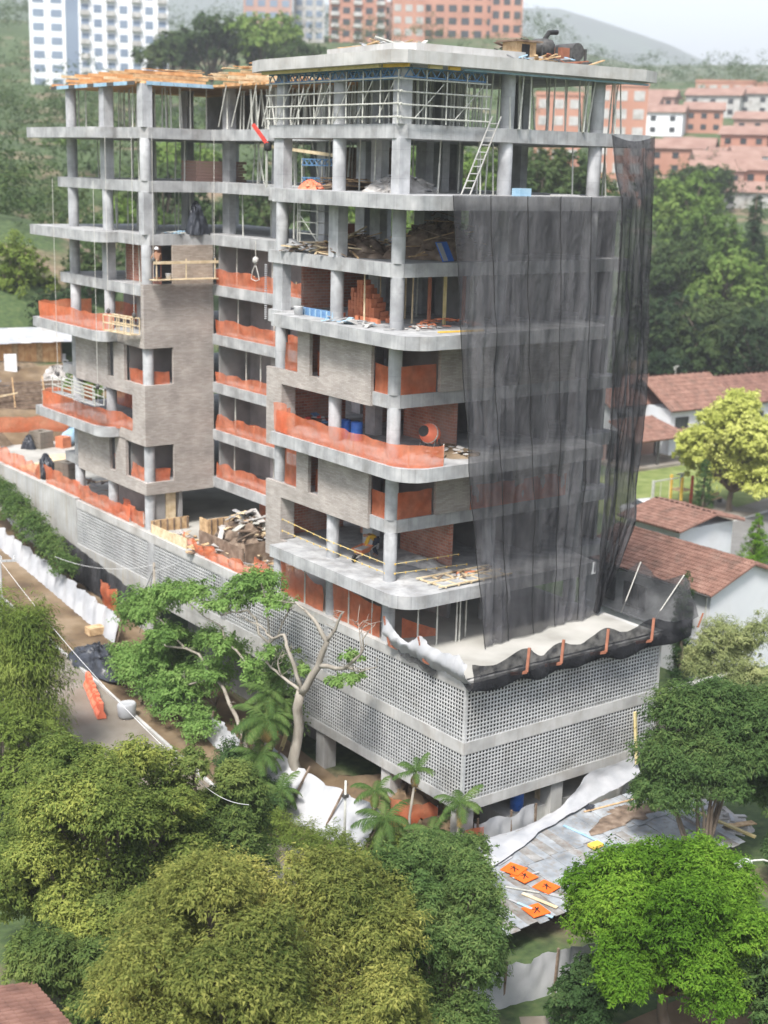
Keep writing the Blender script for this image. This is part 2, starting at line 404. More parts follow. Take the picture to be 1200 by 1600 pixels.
# ------------------------------------------------------------------ mesh helpers
class MB:
    def __init__(self):
        self.v = []
        self.f = []
        self.sm = False
    def quad(self, a, b, c, d):
        n = len(self.v)
        self.v += [tuple(a), tuple(b), tuple(c), tuple(d)]
        self.f.append((n, n + 1, n + 2, n + 3))
        return self
    def box(self, x0, x1, y0, y1, z0, z1):
        if x1 < x0: x0, x1 = x1, x0
        if y1 < y0: y0, y1 = y1, y0
        if z1 < z0: z0, z1 = z1, z0
        n = len(self.v)
        self.v += [(x0, y0, z0), (x1, y0, z0), (x1, y1, z0), (x0, y1, z0), (x0, y0, z1), (x1, y0, z1), (x1, y1, z1), (x0, y1, z1)]
        for f in ((0, 3, 2, 1), (4, 5, 6, 7), (0, 1, 5, 4), (1, 2, 6, 5), (2, 3, 7, 6), (3, 0, 4, 7)):
            self.f.append(tuple(n + i for i in f))
        return self
    def prism(self, pts, z0, z1):
        """pts counter-clockwise outline in plan"""
        n = len(self.v)
        k = len(pts)
        self.v += [(p[0], p[1], z0) for p in pts] + [(p[0], p[1], z1) for p in pts]
        self.f.append(tuple(n + k - 1 - i for i in range(k)))
        self.f.append(tuple(n + k + i for i in range(k)))
        for i in range(k):
            j = (i + 1) % k
            self.f.append((n + i, n + j, n + k + j, n + k + i))
        return self
    def bar(self, a, b, w, h=None, up=(0, 0, 1)):
        """square bar from a to b"""
        h = h or w
        a, b = Vector(a), Vector(b)
        d = (b - a)
        if d.length < 1e-6:
            return self
        d.normalize()
        u = Vector(up)
        if abs(d.dot(u)) > 0.98:
            u = Vector((1, 0, 0))
        s = d.cross(u).normalized() * (w / 2)
        t = s.cross(d).normalized() * (h / 2)
        n = len(self.v)
        for p in (a, b):
            self.v += [tuple(p - s - t), tuple(p + s - t), tuple(p + s + t), tuple(p - s + t)]
        for f in ((3, 2, 1, 0), (4, 5, 6, 7), (0, 1, 5, 4), (1, 2, 6, 5), (2, 3, 7, 6), (3, 0, 4, 7)):
            self.f.append(tuple(n + i for i in f))
        return self
    def tube(self, pts, rad, k=8, cap=True):
        """tube along points; rad number or list"""
        pts = [Vector(p) for p in pts]
        if not hasattr(rad, '__len__'):
            rad = [rad] * len(pts)
        n = len(self.v)
        u0 = None
        for i, p in enumerate(pts):
            d = (pts[min(i + 1, len(pts) - 1)] - pts[max(i - 1, 0)]).normalized()
            if u0 is None:
                u0 = Vector((1, 0, 0)) if abs(d.x) < 0.8 else Vector((0, 1, 0))
            s = d.cross(u0)
            if s.length < 1e-4:
                s = d.cross(Vector((0, 1, 0.3)))
            s.normalize()
            u = s.cross(d).normalized()
            u0 = u
            for j in range(k):
                a = 2 * math.pi * j / k
                q = p + (s * math.cos(a) + u * math.sin(a)) * rad[i]
                self.v.append(tuple(q))
        for i in range(len(pts) - 1):
            for j in range(k):
                j2 = (j + 1) % k
                self.f.append((n + i * k + j, n + i * k + j2, n + (i + 1) * k + j2, n + (i + 1) * k + j))
        if cap:
            self.f.append(tuple(n + k - 1 - j for j in range(k)))
            m = n + (len(pts) - 1) * k
            self.f.append(tuple(m + j for j in range(k)))
        return self
    def lathe(self, c, prof, k=14):
        """prof: list of (radius, z) upward"""
        n = len(self.v)
        for r, z in prof:
            for j in range(k):
                a = 2 * math.pi * j / k
                self.v.append((c[0] + r * math.cos(a), c[1] + r * math.sin(a), c[2] + z))
        for i in range(len(prof) - 1):
            for j in range(k):
                j2 = (j + 1) % k
                self.f.append((n + i * k + j, n + i * k + j2, n + (i + 1) * k + j2, n + (i + 1) * k + j))
        self.f.append(tuple(n + k - 1 - j for j in range(k)))
        m = n + (len(prof) - 1) * k
        self.f.append(tuple(m + j for j in range(k)))
        return self
    def grid(self, P):
        """P[i][j] points"""
        n = len(self.v)
        a, b = len(P), len(P[0])
        for row in P:
            for p in row:
                self.v.append(tuple(p))
        for i in range(a - 1):
            for j in range(b - 1):
                self.f.append((n + i * b + j, n + i * b + j + 1, n + (i + 1) * b + j + 1, n + (i + 1) * b + j))
        return self
    def mesh(self, name, mat, smooth=False):
        me = bpy.data.meshes.new(name)
        me.from_pydata([tuple(map(float, v)) for v in self.v], [], self.f)
        me.update()
        if mat:
            me.materials.append(MT[mat] if isinstance(mat, str) else mat)
        if smooth:
            me.polygons.foreach_set('use_smooth', [True] * len(me.polygons))
        return me
    def build(self, name, mat, parent=None, smooth=False, loc=None):
        o = bpy.data.objects.new(name, self.mesh(name, mat, smooth))
        COL.objects.link(o)
        if parent is not None:
            o.parent = parent
        if loc is not None:
            o.location = loc
        return o

def tag(o, label, cat, group=None):
    o['label'] = label
    o['category'] = cat
    if group:
        o['group'] = group
    return o

def thing(name, label, cat, loc=(0, 0, 0), rz=0.0, group=None):
    o = bpy.data.objects.new(name, None)
    o.empty_display_size = 0.2
    COL.objects.link(o)
    o.location = loc
    o.rotation_euler = (0, 0, rz)
    return tag(o, label, cat, group)

def obj(name, me, parent=None, loc=None, rot=None, scl=None):
    o = bpy.data.objects.new(name, me)
    COL.objects.link(o)
    if parent is not None:
        o.parent = parent
    if loc is not None:
        o.location = loc
    if rot is not None:
        o.rotation_euler = rot
    if scl is not None:
        o.scale = scl
    return o

def struct(o):
    o['kind'] = 'structure'
    return o

def stuff(o):
    o['kind'] = 'stuff'
    return o

def copy_tree(o, parent=None):
    c = o.copy()
    COL.objects.link(c)
    c.parent = parent
    for ch in o.children:
        copy_tree(ch, c)
    return c

def np_mesh(name, V, F, mat, smooth=False):
    """V (n,3) array; F (m,4) or (m,3) array"""
    me = bpy.data.meshes.new(name)
    k = F.shape[1]
    me.vertices.add(len(V))
    me.vertices.foreach_set('co', V.astype(np.float32).ravel())
    me.loops.add(F.size)
    me.loops.foreach_set('vertex_index', F.astype(np.int32).ravel())
    me.polygons.add(len(F))
    me.polygons.foreach_set('loop_start', np.arange(0, F.size, k, dtype=np.int32))
    me.polygons.foreach_set('loop_total', np.full(len(F), k, dtype=np.int32))
    if smooth:
        me.polygons.foreach_set('use_smooth', np.ones(len(F), dtype=bool))
    me.materials.append(MT[mat] if isinstance(mat, str) else mat)
    me.update(calc_edges=True)
    me.validate()
    return me

_UB = {}
def ubox(mat):
    """shared unit box, centred"""
    if mat not in _UB:
        _UB[mat] = MB().box(-.5, .5, -.5, .5, -.5, .5).mesh('unit_' + mat, mat)
    return _UB[mat]

def pbox(name, mat, parent, x0, x1, y0, y1, z0, z1):
    """a box part from the shared unit box (world axes, parent at the origin)"""
    return obj(name, ubox(mat), parent, ((x0 + x1) / 2, (y0 + y1) / 2, (z0 + z1) / 2), None, (abs(x1 - x0), abs(y1 - y0), abs(z1 - z0)))

def pstick(name, mat, parent, a, b, w, h):
    """a plank/bar part from the shared unit box, from a to b"""
    a, b = Vector(a), Vector(b)
    d = b - a
    q = d.to_track_quat('X', 'Z')
    o = obj(name, ubox(mat), parent, (a + b) / 2)
    o.rotation_mode = 'QUATERNION'
    o.rotation_quaternion = q
    o.scale = (d.length, w, h)
    return o

def wob(x, s):
    """cheap smooth pseudo-noise in -1..1"""
    return (math.sin(x * 1.7 + s * 5.1) + math.sin(x * 3.9 + s * 2.3) * 0.5 + math.sin(x * 8.3 + s * 9.7) * 0.25) / 1.75

def resample(pts, step):
    out = []
    for a, b in zip(pts[:-1], pts[1:]):
        a, b = Vector(a), Vector(b)
        n = max(1, int((b - a).length / step))
        for i in range(n):
            out.append(a.lerp(b, i / n))
    out.append(Vector(pts[-1]))
    return out

def drape(pts, h, seed=0, sag=0.12, amp=0.05, rows=6, lean=(0, 0, 0), step=0.25, base_wave=0.0):
    """a hanging strip of mesh along a base polyline: wavy top edge, soft folds; h number or (h0,h1)"""
    P = resample(pts, step)
    if not hasattr(h, '__len__'):
        h = (h, h)
    L = 0
    S = [0]
    for a, b in zip(P[:-1], P[1:]):
        L += (b - a).length
        S.append(L)
    rowsP = []
    for i in range(rows + 1):
        t = i / rows
        row = []
        for k, p in enumerate(P):
            s = S[k]
            d = (P[min(k + 1, len(P) - 1)] - P[max(k - 1, 0)])
            nrm = Vector((d.y, -d.x, 0)).normalized()
            hh = h[0] + (h[1] - h[0]) * (s / max(L, 1e-6))
            # the mesh is tied up every ~1.8 m and sags between
            hh *= 1 - sag * (.55 + .45 * wob(s * .9, seed + 6)) * math.sin(math.pi * (s + seed * .7) / 2.3 + .8 * wob(s * .4, seed)) ** 2 + 0.025 * wob(s * .9, seed)
            off = amp * wob(s * 2.6 + t * 1.1, seed + 3) * (0.35 + t) + amp * .28 * wob(s * 6.0 - t * 2.0, seed + 8)
            q = p + nrm * off + Vector(lean) * t + Vector((0, 0, hh * t + base_wave * (1 - t) * max(0, wob(s * 1.7, seed + 1))))
            row.append(q)
        rowsP.append(row)
    return MB().grid(rowsP)

# ================================================================== TERRAIN
def sstep(a, b, x):
    t = np.clip((np.asarray(x, float) - a) / (b - a), 0, 1)
    return t * t * (3 - 2 * t)

def terrain(x, y):
    x = np.asarray(x, float)
    y = np.asarray(y, float)
    z = 0.1 * np.clip(y - 10, 0, 45) * (1 - sstep(4, 14, x) * (1 - sstep(40, 60, y))) * (1 - sstep(20, 42, x))
    z = z + 4.6 * sstep(50, 66, y) * sstep(-6, 2, x) * (1 - sstep(20, 42, x))
    d = np.hypot(x + 36, y + 42)
    z = z + 46 * sstep(180, 560, d) + 60 * sstep(560, 1400, d)
    z = z + 14 * sstep(165, 235, d) + 15 * sstep(10, -25, x - y) * sstep(58, 100, y)
    z = z + 3.0 * np.sin(x * .011 + 1) * np.cos(y * .013) * sstep(150, 400, d)
    return z

def build_ground():
    rad = np.concatenate([np.linspace(0, 150, 101), 150 * np.power(1.055, np.arange(1, 62))])
    ang = np.linspace(0, 2 * np.pi, 193)[:-1]
    V, F = [], []
    c = (10.0, 20.0)
    RR, AA = np.meshgrid(rad, ang, indexing='ij')
    X = c[0] + RR * np.cos(AA)
    Y = c[1] + RR * np.sin(AA)
    Z = terrain(X, Y)
    # dig under the podium so the sheet never pokes through it
    inside = (X > 2.2) & (X < 13) & (Y > 14) & (Y < 58)
    Z = np.where(inside, np.minimum(Z, 0.0), Z)
    V = np.stack([X, Y, Z], -1).reshape(-1, 3)
    n, m = RR.shape
    I = np.arange(n * m).reshape(n, m)
    a, b, cc, d = I[:-1, :], I[1:, :], np.roll(I, -1, 1)[1:, :], np.roll(I, -1, 1)[:-1, :]
    F = np.stack([a, b, cc, d], -1).reshape(-1, 4)
    m_, t, N, L = nmat('ground')
    out = N.new('ShaderNodeOutputMaterial')
    p = N.new('ShaderNodeBsdfPrincipled')
    p.inputs['Roughness'].default_value = 0.97
    L.new(p.outputs[0], out.inputs[0])
    geo = N.new('ShaderNodeNewGeometry')
    n1 = N.new('ShaderNodeTexNoise')
    n1.inputs['Scale'].default_value = 0.12
    n1.inputs['Detail'].default_value = 8
    L.new(geo.outputs['Position'], n1.inputs['Vector'])
    n2 = N.new('ShaderNodeTexNoise')
    n2.inputs['Scale'].default_value = 2.2
    n2.inputs['Detail'].default_value = 6
    L.new(geo.outputs['Position'], n2.inputs['Vector'])
    r1 = _ramp(N, [(0.3, (0.030, 0.052, 0.018)), (0.55, (0.055, 0.088, 0.027)), (0.8, (0.095, 0.115, 0.042))])
    L.new(n2.outputs['Fac'], r1.inputs[0])
    r2 = _ramp(N, [(0.3, (0.12, 0.085, 0.055)), (0.7, (0.24, 0.18, 0.12))])
    L.new(n2.outputs['Fac'], r2.inputs[0])
    r3 = _ramp(N, [(0.54, (0, 0, 0)), (0.66, (1, 1, 1))])
    L.new(n1.outputs['Fac'], r3.inputs[0])
    mx = N.new('ShaderNodeMix')
    mx.data_type = 'RGBA'
    L.new(r3.outputs[0], mx.inputs[0])
    L.new(r1.outputs[0], mx.inputs[6])
    L.new(r2.outputs[0], mx.inputs[7])
    L.new(mx.outputs[2], p.inputs['Base Color'])
    bp = N.new('ShaderNodeBump')
    bp.inputs['Strength'].default_value = 0.6
    bp.inputs['Distance'].default_value = 0.1
    L.new(n2.outputs['Fac'], bp.inputs['Height'])
    L.new(bp.outputs[0], p.inputs['Normal'])
    struct(obj('ground', np_mesh('ground', V, F, m_, True)))

build_ground()
def tz(x, y):
    return float(terrain(x, y))

# ================================================================== THE BUILDING
ZB = {1: 10.65, 2: 13.56, 3: 16.42, 4: 19.29, 5: 22.18, 6: 25.07, 7: 28.04, 8: 30.96, 9: 33.98}
TH = 0.60
ZT = {k: v + TH for k, v in ZB.items()}
ZT[0] = 8.36                              # podium deck
PX, PY, PXR = 1.44, 1.68, 13.67           # podium: left face, right face, right end
G = dict(top=8.36, g1=7.91, g2=5.53, g3=4.97, g4=2.73, g5=2.24)
MX, MY = 1.60, 7.64                       # main block faces
LX, LY = 1.75, 31.50                      # left wing faces
CX = 6.10                                 # recessed middle face
XR, YBK = 15.5, 19.0

BLD = thing('apartment_building', 'unfinished concrete apartment block with beige stone walls on a breeze block podium', 'building')

def arc(cx, cy, r, a0, a1, n=8):
    return [(cx + r * math.cos(R(a0 + (a1 - a0) * i / n)), cy + r * math.sin(R(a0 + (a1 - a0) * i / n))) for i in range(n + 1)]

def outline(level):
    """plan of one floor, counter-clockwise seen from above"""
    P = []
    # from the back right corner, anticlockwise: back edge (+Y), far end, left faces, right face
    P += [(XR, YBK), (15.0, YBK), (15.0, 43.0)]
    even = level % 2 == 0
    if even:
        P += [(8.0, 43.0), (8.0, 44.5), (0.45, 44.5)]
        P += [(x, y) for x, y in arc(1.35, 35.7, 0.9, 180, 270, 8)]
        P += [(LX, 34.8)]
    else:
        P += [(LX, 43.0)]
    P += [(LX, LY + .35), (LX + .35, LY), (CX, LY), (CX, 18.1), (MX, 18.1)]
    if even:
        P += [(MX, MY + .38), (MX + .38, MY), (XR, MY)]
    else:
        r = 1.25 if level != 7 else 0.5
        P += [(MX, 16.2), (0.6, 16.2)] + arc(0.6 + r, 5.2 + r, r, 180, 270, 10) + [(12.5, 5.2), (13.0, MY), (XR, MY)]
    return P

for lv in range(1, 9):
    XR = 16.9 if lv == 8 else 16.0
    MB().prism(outline(lv), ZB[lv], ZT[lv]).build('floor_slab', 'conc', BLD)
XR = 16.4
# roof: main block only, on its formwork
MB().prism([(XR + .2, YBK), (1.2, YBK), (0.75, 17.6), (0.75, 7.3), (1.2, 6.75), (XR - 1, 6.75), (XR + .2, 7.2)], ZB[9], ZB[9] + .52).build('roof_slab', 'conc_pale', BLD)
MB().prism([(9.2, 15.0), (2.8, 15.0), (2.3, 9.2), (2.9, 8.4), (9.2, 8.4)], ZB[9] + .52, ZB[9] + .98).build('roof_slab', 'conc_pale', BLD)

# ---- columns
_cyl = MB().lathe((0, 0, 0), [(1, 0), (1, 1)], 20).mesh('round_column', 'conc_col')
for p in _cyl.polygons:
    p.use_smooth = len(p.vertices) == 4
def column(x, y, z0, z1, r=0.32, sq=None):
    if sq:
        return pbox('column', 'conc_col', BLD, x - sq[0] / 2, x + sq[0] / 2, y - sq[1] / 2, y + sq[1] / 2, z0, z1)
    return obj('column', _cyl, BLD, (x, y, z0), None, (r, r, z1 - z0))

rng = random.Random(5)
for s in range(0, 9):
    z0, z1 = ZT[s], ZB[s + 1]
    zt = z1 if s < 8 else 33.95
    for (x, y) in ((1.95, 8.0), (1.97, 12.65), (1.97, 17.4)):
        sq = None
        if y > 17 and s in (5, 7): sq = (0.5, 0.85)
        if y < 9 and s in (7, 8): sq = (0.58, 0.58)
        if 12 < y < 13 and s in (6,): sq = (0.55, 0.75)
        column(x, y, z0, zt, 0.31, sq)
    for (x, y) in ((2.08, 31.85), (2.08, 36.7), (2.08, 41.5)):
        if s == 8: zt2 = 33.9
        else: zt2 = z1
        sq = None
        if y < 33 and s in (6, 8): sq = (0.62, 0.62)
        if 36 < y < 37 and s in (5, 8, 7): sq = (0.6, 0.6)
        column(x, y, z0, zt2, 0.32, sq)
    for (x, y) in ((7.93, 8.05), (13.6, 8.05)):
        column(x, y, z0, zt, 0.33)
    if s >= 1:
        for (x, y) in ((4.6, 13.1), (7.5, 13.4), (8.5, 13.4), (13.4, 13.2), (7.6, 18.5), (13.6, 18.5),
                       (8.2, 23.0), (8.2, 27.5), (7.6, 32.0), (7.6, 37.0), (7.6, 42.0), (13.8, 25.0), (13.8, 32.0), (13.8, 42.0)):
            column(x, y, z0, zt if (y < 19 or s < 8) else 33.9, 0.3, (0.45, 0.8))

# ---- stone faced walls
def walls(name, mat, boxes):
    b = MB()
    for q in boxes:
        b.box(*q)
    return b.build(name, mat, BLD)

for (e, lo) in ((2, 1), (4, 3)):          # main block, left face: two alike two-storey modules
    zb, zt = ZB[e] - .06, ZT[e] + .06
    zc = ZB[e + 1] if e + 1 in ZB else 0
    x0, x1 = 1.48, 1.66
    walls('stone_wall', 'stone', [(x0, x1, 9.18, 18.0, zb, zt), (x0, x1, 14.16, 15.2, zt, zc), (x0, x1, 9.18, 13.3, zt, zc)])
    walls('stone_pier', 'stone', [(x0, 2.3, 16.6, 18.0, ZT[lo] + .04, zb), (x0, x1, 16.22, 18.0, ZB[lo] - .35, ZT[lo] + .04), (1.661, 2.3, 16.6, 18.0, ZB[lo] - .3, ZB[lo] - .01)])
    # right face panel, runs on behind the black net
    walls('stone_wall', 'stone', [(4.16, 7.4, 7.52, 7.7, ZT[e] + .01, ZB[e + 1]), (9.0, 12.6, 7.52, 7.7, ZT[e] + .01, ZB[e + 1])])
# left wing
x0, x1 = 1.60, 1.80
for e in (1, 3):
    zb, zt, zc = ZB[e] - .08, ZT[e] + .06, ZB[e + 1]
    ya = 34.0
    walls('stone_wall', 'stone', [(x0, x1, 31.38, 40.7, zb, zt), (x0, x1, 36.2, 40.7, zt, zc), (x0, x1, ya, 35.4, zt, zc)])
    yy0, yy1 = 31.38, 31.56
    walls('stone_wall', 'stone', [(1.8, 6.16, yy0, yy1, zb, zt), (3.47, 6.16, yy0, yy1, zt, zc - .06)])
walls('stone_wall', 'stone', [(1.8, 6.16, 31.38, 31.56, ZB[2] - .06, ZB[3] - .08), (x0, x1, 31.38, 33.0, ZB[2] - .06, ZB[3] - .08), (x0, x1, 33.0, 34.9, ZB[2] - .06, ZT[2] + .02)])
walls('stone_wall', 'stone', [(1.8, 6.16, 31.38, 31.56, ZB[4] - .06, ZT[5] + .1), (x0, x1, 31.38, 31.75, ZB[4] - .06, ZT[5] + .1), (x0, x1, 31.75, 34.9, ZB[4] - .06, ZT[4] + .02)])
walls('unfinished_stone_wall', 'stone_raw', [(3.5, 6.14, 31.40, 31.56, ZT[5] + .1, ZB[6])])

# ---- inner walls (brick, rendered block)
for s in range(1, 6):
    z0, z1 = ZT[s], ZB[s + 1]
    if s in (1, 3):
        walls('brick_wall', 'brick', [(5.75, 5.95, 8.35, 12.2, z0, z1)])
        walls('brick_wall', 'brick', [(2.3, 5.9, 17.35, 17.55, z0, z1)])
        walls('brick_wall', 'brick', [(5.9, 9.0, 15.6, 15.8, z0, z1)])
    elif s == 5:
        walls('brick_wall', 'brick', [(3.2, 7.0, 17.35, 17.55, z0, z1)])
        walls('render_wall', 'render', [(7.8, 8.0, 9.4, 12.6, z0, z1)])
    else:
        walls('brick_wall', 'brick', [(2.3, 6.0, 15.6, 15.8, z0, z1)])
        walls('render_wall', 'render', [(4.6, 4.8, 7.75, 12.2, z0, z1)])
    walls('render_wall', 'render', [(9.0, 9.2, 9.5, 18.9, z0, z1)])
    walls('render_wall', 'render', [(11.0, 11.2, 7.8, 12, z0, z1)])
    walls('render_wall', 'render', [(9.2, 16.4, 18.6, 18.8, z0, z1)])
    if s >= 1:     # recess back wall with door openings
        walls('render_wall', 'render', [(8.6, 8.8, 19.0, 22.6, z0, z1), (8.6, 8.8, 24.0, 26.8, z0, z1), (8.6, 8.8, 28.0, 31.4, z0, z1), (8.6, 8.8, 22.6, 24.0, z1 - .4, z1), (8.6, 8.8, 26.8, 28, z1 - .4, z1)])
        walls('render_wall', 'render', [(6.5, 8.6, 31.2, 31.37, z0, z1)])
        walls('render_wall', 'render', [(12.4, 12.6, 19.2, 31, z0, z1)])
    # left wing rooms
    if s in (1, 3):
        walls('render_wall', 'render', [(2.0, 6.1, 34.1, 34.3, z0, z1), (5.0, 5.2, 32.1, 34.1, z0, z1 - .3), (5.9, 6.1, 34.3, 42.8, z0, z1)])
    elif s == 5:
        walls('brick_wall', 'brick', [(3.0, 3.2, 32.2, 36.3, z0, z1)])
        walls('render_wall', 'render', [(3.3, 6.1, 34.0, 34.2, z0, z1)])
    else:
        walls('render_wall', 'render', [(3.2, 3.4, 31.57, 35.4, z0, z1), (6.0, 6.2, 34.2, 42.8, z0, z1)])
# stair core and shuttering walls on the two open upper floors
walls('shuttering_wall', 'render', [(11.8, 12.0, 19.4, 42.0, ZT[8], 33.85)])
walls('shuttering_wall', 'render', [(9.6, 9.8, 14.2, 18.6, ZT[8], 33.9)])
walls('shuttering_wall', 'wood_dark', [(11.0, 11.2, 19.4, 27.0, ZT[7], ZB[8] - .2)])
for s in range(1, 7):      # end wall and back wall behind the net
    walls('render_wall', 'render', [(15.5, 15.7, 8.4, 18.5, ZT[s], ZB[s + 1])])
    if s == 6:
        walls('render_wall', 'render', [(9.4, 15.4, 12.0, 12.2, ZT[s], ZB[s + 1])])
# podium-level rooms under the first floor
for q in ((6.3, 6.5, 9.0, 16.4), (9.0, 9.2, 18.5, 30.8), (3.9, 4.1, 31.6, 40.0)):
    walls('render_wall', 'render', [q + (ZT[0], ZB[1])])
walls('render_wall', 'render', [(9.1, 13.2, 14.0, 14.2, ZT[0], ZB[1]), (6.6, 9.0, 18.2, 18.4, ZT[0], ZB[1]), (2.3, 3.0, 31.7, 31.85, ZT[0], ZB[1])])
walls('timber_panel', 'wood_pale', [(3.05, 3.7, 31.7, 31.8, ZT[0], ZB[1])])

# ---- podium
MB().prism([(PXR, 60), (PX, 60), (PX, PY), (PXR, PY)], G['g1'], G['top']).build('podium_deck', 'conc_pale', BLD)
MB().box(PX + .3, PXR - .3, PY + .3, 59.8, G['top'] + .004, G['top'] + .012).build('deck_screed', 'deck', BLD)
MB().prism([(PXR, 27.8), (PX, 27.8), (PX, PY), (PXR, PY)], G['g3'], G['g2']).build('podium_slab', 'conc_pale', BLD)
MB().prism([(PXR, 17.5), (PX, 17.5), (PX, PY), (PXR, PY)], G['g5'], G['g4']).build('podium_slab', 'conc_pale', BLD)

def screen(axis, a0, a1, z0, z1, pitch=0.19, rows=13):
    """breeze block screen: square holes through a 12 cm wall"""
    n = max(1, int(round(abs(a1 - a0) / pitch)))
    dp, dz = (a1 - a0) / n, (z1 - z0) / rows
    hw, hz = dp * 0.31, dz * 0.31
    t = 0.035
    V, F = [], []
    for i in range(n):
        for j in range(rows):
            ca, cz = a0 + (i + .5) * dp, z0 + (j + .5) * dz
            o = [(ca - dp / 2, cz - dz / 2), (ca + dp / 2, cz - dz / 2), (ca + dp / 2, cz + dz / 2), (ca - dp / 2, cz + dz / 2)]
            q = [(ca - hw, cz - hz), (ca + hw, cz - hz), (ca + hw, cz + hz), (ca - hw, cz + hz)]
            b = len(V)
            jit = 0.004 * math.sin(i * 12.9 + j * 78.2)
            for (pp, d) in ((o, 0.02 + jit), (q, 0.02 + jit), (q, t)):
                for (a, z) in pp:
                    V.append((PX + d, a, z) if axis == 'y' else (a, PY + d, z))
            for k in range(4):
                k2 = (k + 1) % 4
                F.append((b + k, b + k2, b + 4 + k2, b + 4 + k))
                F.append((b + 4 + k, b + 4 + k2, b + 8 + k2, b + 8 + k))
    V, F = np.array(V), np.array(F)
    if axis == 'y':
        F = F[:, ::-1]
    o = obj('breeze_block_screen', np_mesh('breeze_block_screen', V, F, 'screen'), BLD)
    return stuff(o)

# right face: two storeys; end piers close them
for (zb, zt) in ((G['g2'], G['g1']), (G['g4'], G['g3'])):
    screen('x', PX + .14, PXR - .1, zb, zt)
    pbox('end_pier', 'conc_pale', BLD, PXR - .1, PXR + .03, PY + .01, PY + .5, zb, zt)
    pbox('corner_pier', 'screen', BLD, PX + .012, PX + .14, PY + .012, PY + .14, zb, zt)
# left face, upper storey: from the corner to the retaining wall, broken by piers
for (ya, yb) in ((PY + .14, 12.2), (12.5, 22.0), (22.5, 30.25), (31.0, 40.8)):
    screen('y', ya, yb, G['g2'], G['g1'])
for (ya, yb) in ((12.2, 12.5), (22.0, 22.5), (30.25, 31.0)):
    pbox('screen_pier', 'conc', BLD, PX - .02, PX + .3, ya, yb, G['g2'], G['g1'])
screen('y', PY + .14, 15.5, G['g4'], G['g3'])
pbox('screen_pier', 'conc', BLD, PX + .01, PX + .3, 15.5, 15.9, G['g4'], G['g3'])
# car park floors and walls closing the podium rooms, their shade painted in
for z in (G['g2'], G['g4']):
    MB().box(PX + .4, PXR - .4, PY + .4, 26 if z > 4 else 17, z + .004, z + .012).build('car_park_floor', 'render_shade', BLD)
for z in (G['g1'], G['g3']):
    MB().box(PX + .3, PXR - .4, PY + .3, 26 if z > 6 else 17, z - .06, z - .004).build('car_park_ceiling', 'render_shade', BLD)
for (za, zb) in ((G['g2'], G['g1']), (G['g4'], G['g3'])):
    pbox('podium_wall', 'render_shade', BLD, PXR - .3, PXR - .11, PY + .5, 26, za, zb)
    pbox('podium_wall', 'render_shade', BLD, 6.0, 6.2, PY + 4, 26, za, zb)
    pbox('podium_wall', 'render_shade', BLD, 6.2, PXR - .3, PY + 4.5, PY + 4.7, za, zb)
pbox('podium_wall', 'render_shade', BLD, PX + 2.6, PX + 2.8, 17.0, 41, 2.6, G['g1'])
# ground floor columns
for (x, y) in ((1.95, 2.2), (1.95, 7.4), (1.95, 12.9), (7.4, 2.2), (12.2, 2.2), (7.4, 8), (12.2, 8)):
    pbox('column', 'conc_pale', BLD, x - .36, x + .36, y - .36, y + .36, -.2, G['g5'])
pbox('ground_floor_wall', 'render', BLD, 5.4, 5.6, 4.5, 19, -.2, G['g5'])
pbox('ground_floor_wall', 'wood', BLD, 8.3, 13.0, 4.0, 4.12, -.2, G['g5'])
pbox('ground_floor_wall', 'earth', BLD, 2.8, 8.2, 4.4, 4.5, -.2, G['g5'])
# lower ledge between the retaining wall and the lower screen
pbox('ledge', 'conc_pale', BLD, PX + .02, PX + 2.6, 16.0, 30.2, 4.3, 4.96)
pbox('retaining_wall', 'render', BLD, PX + 2.2, PX + 2.5, 16.0, 30.2, 0.0, 4.29)

# retaining wall along the street, solid
RW = MB()
RW.box(PX - .03, PX + .35, 40.8, 62, 0.5, 8.36)
RW.box(PX - .032, PX + .35, 30.25, 40.8, 0.5, G['g2'] - .003)
RW.box(PX - .045, PX + .40, 40.9, 62, 8.36, 8.52)
RW.build('retaining_wall', 'wall_old', BLD)
# rim along the deck edge
pbox('deck_rim', 'conc_pale', BLD, PX - .015, PX + .16, 18.4, 40.8, G['g1'] + .06, G['top'] + .07)

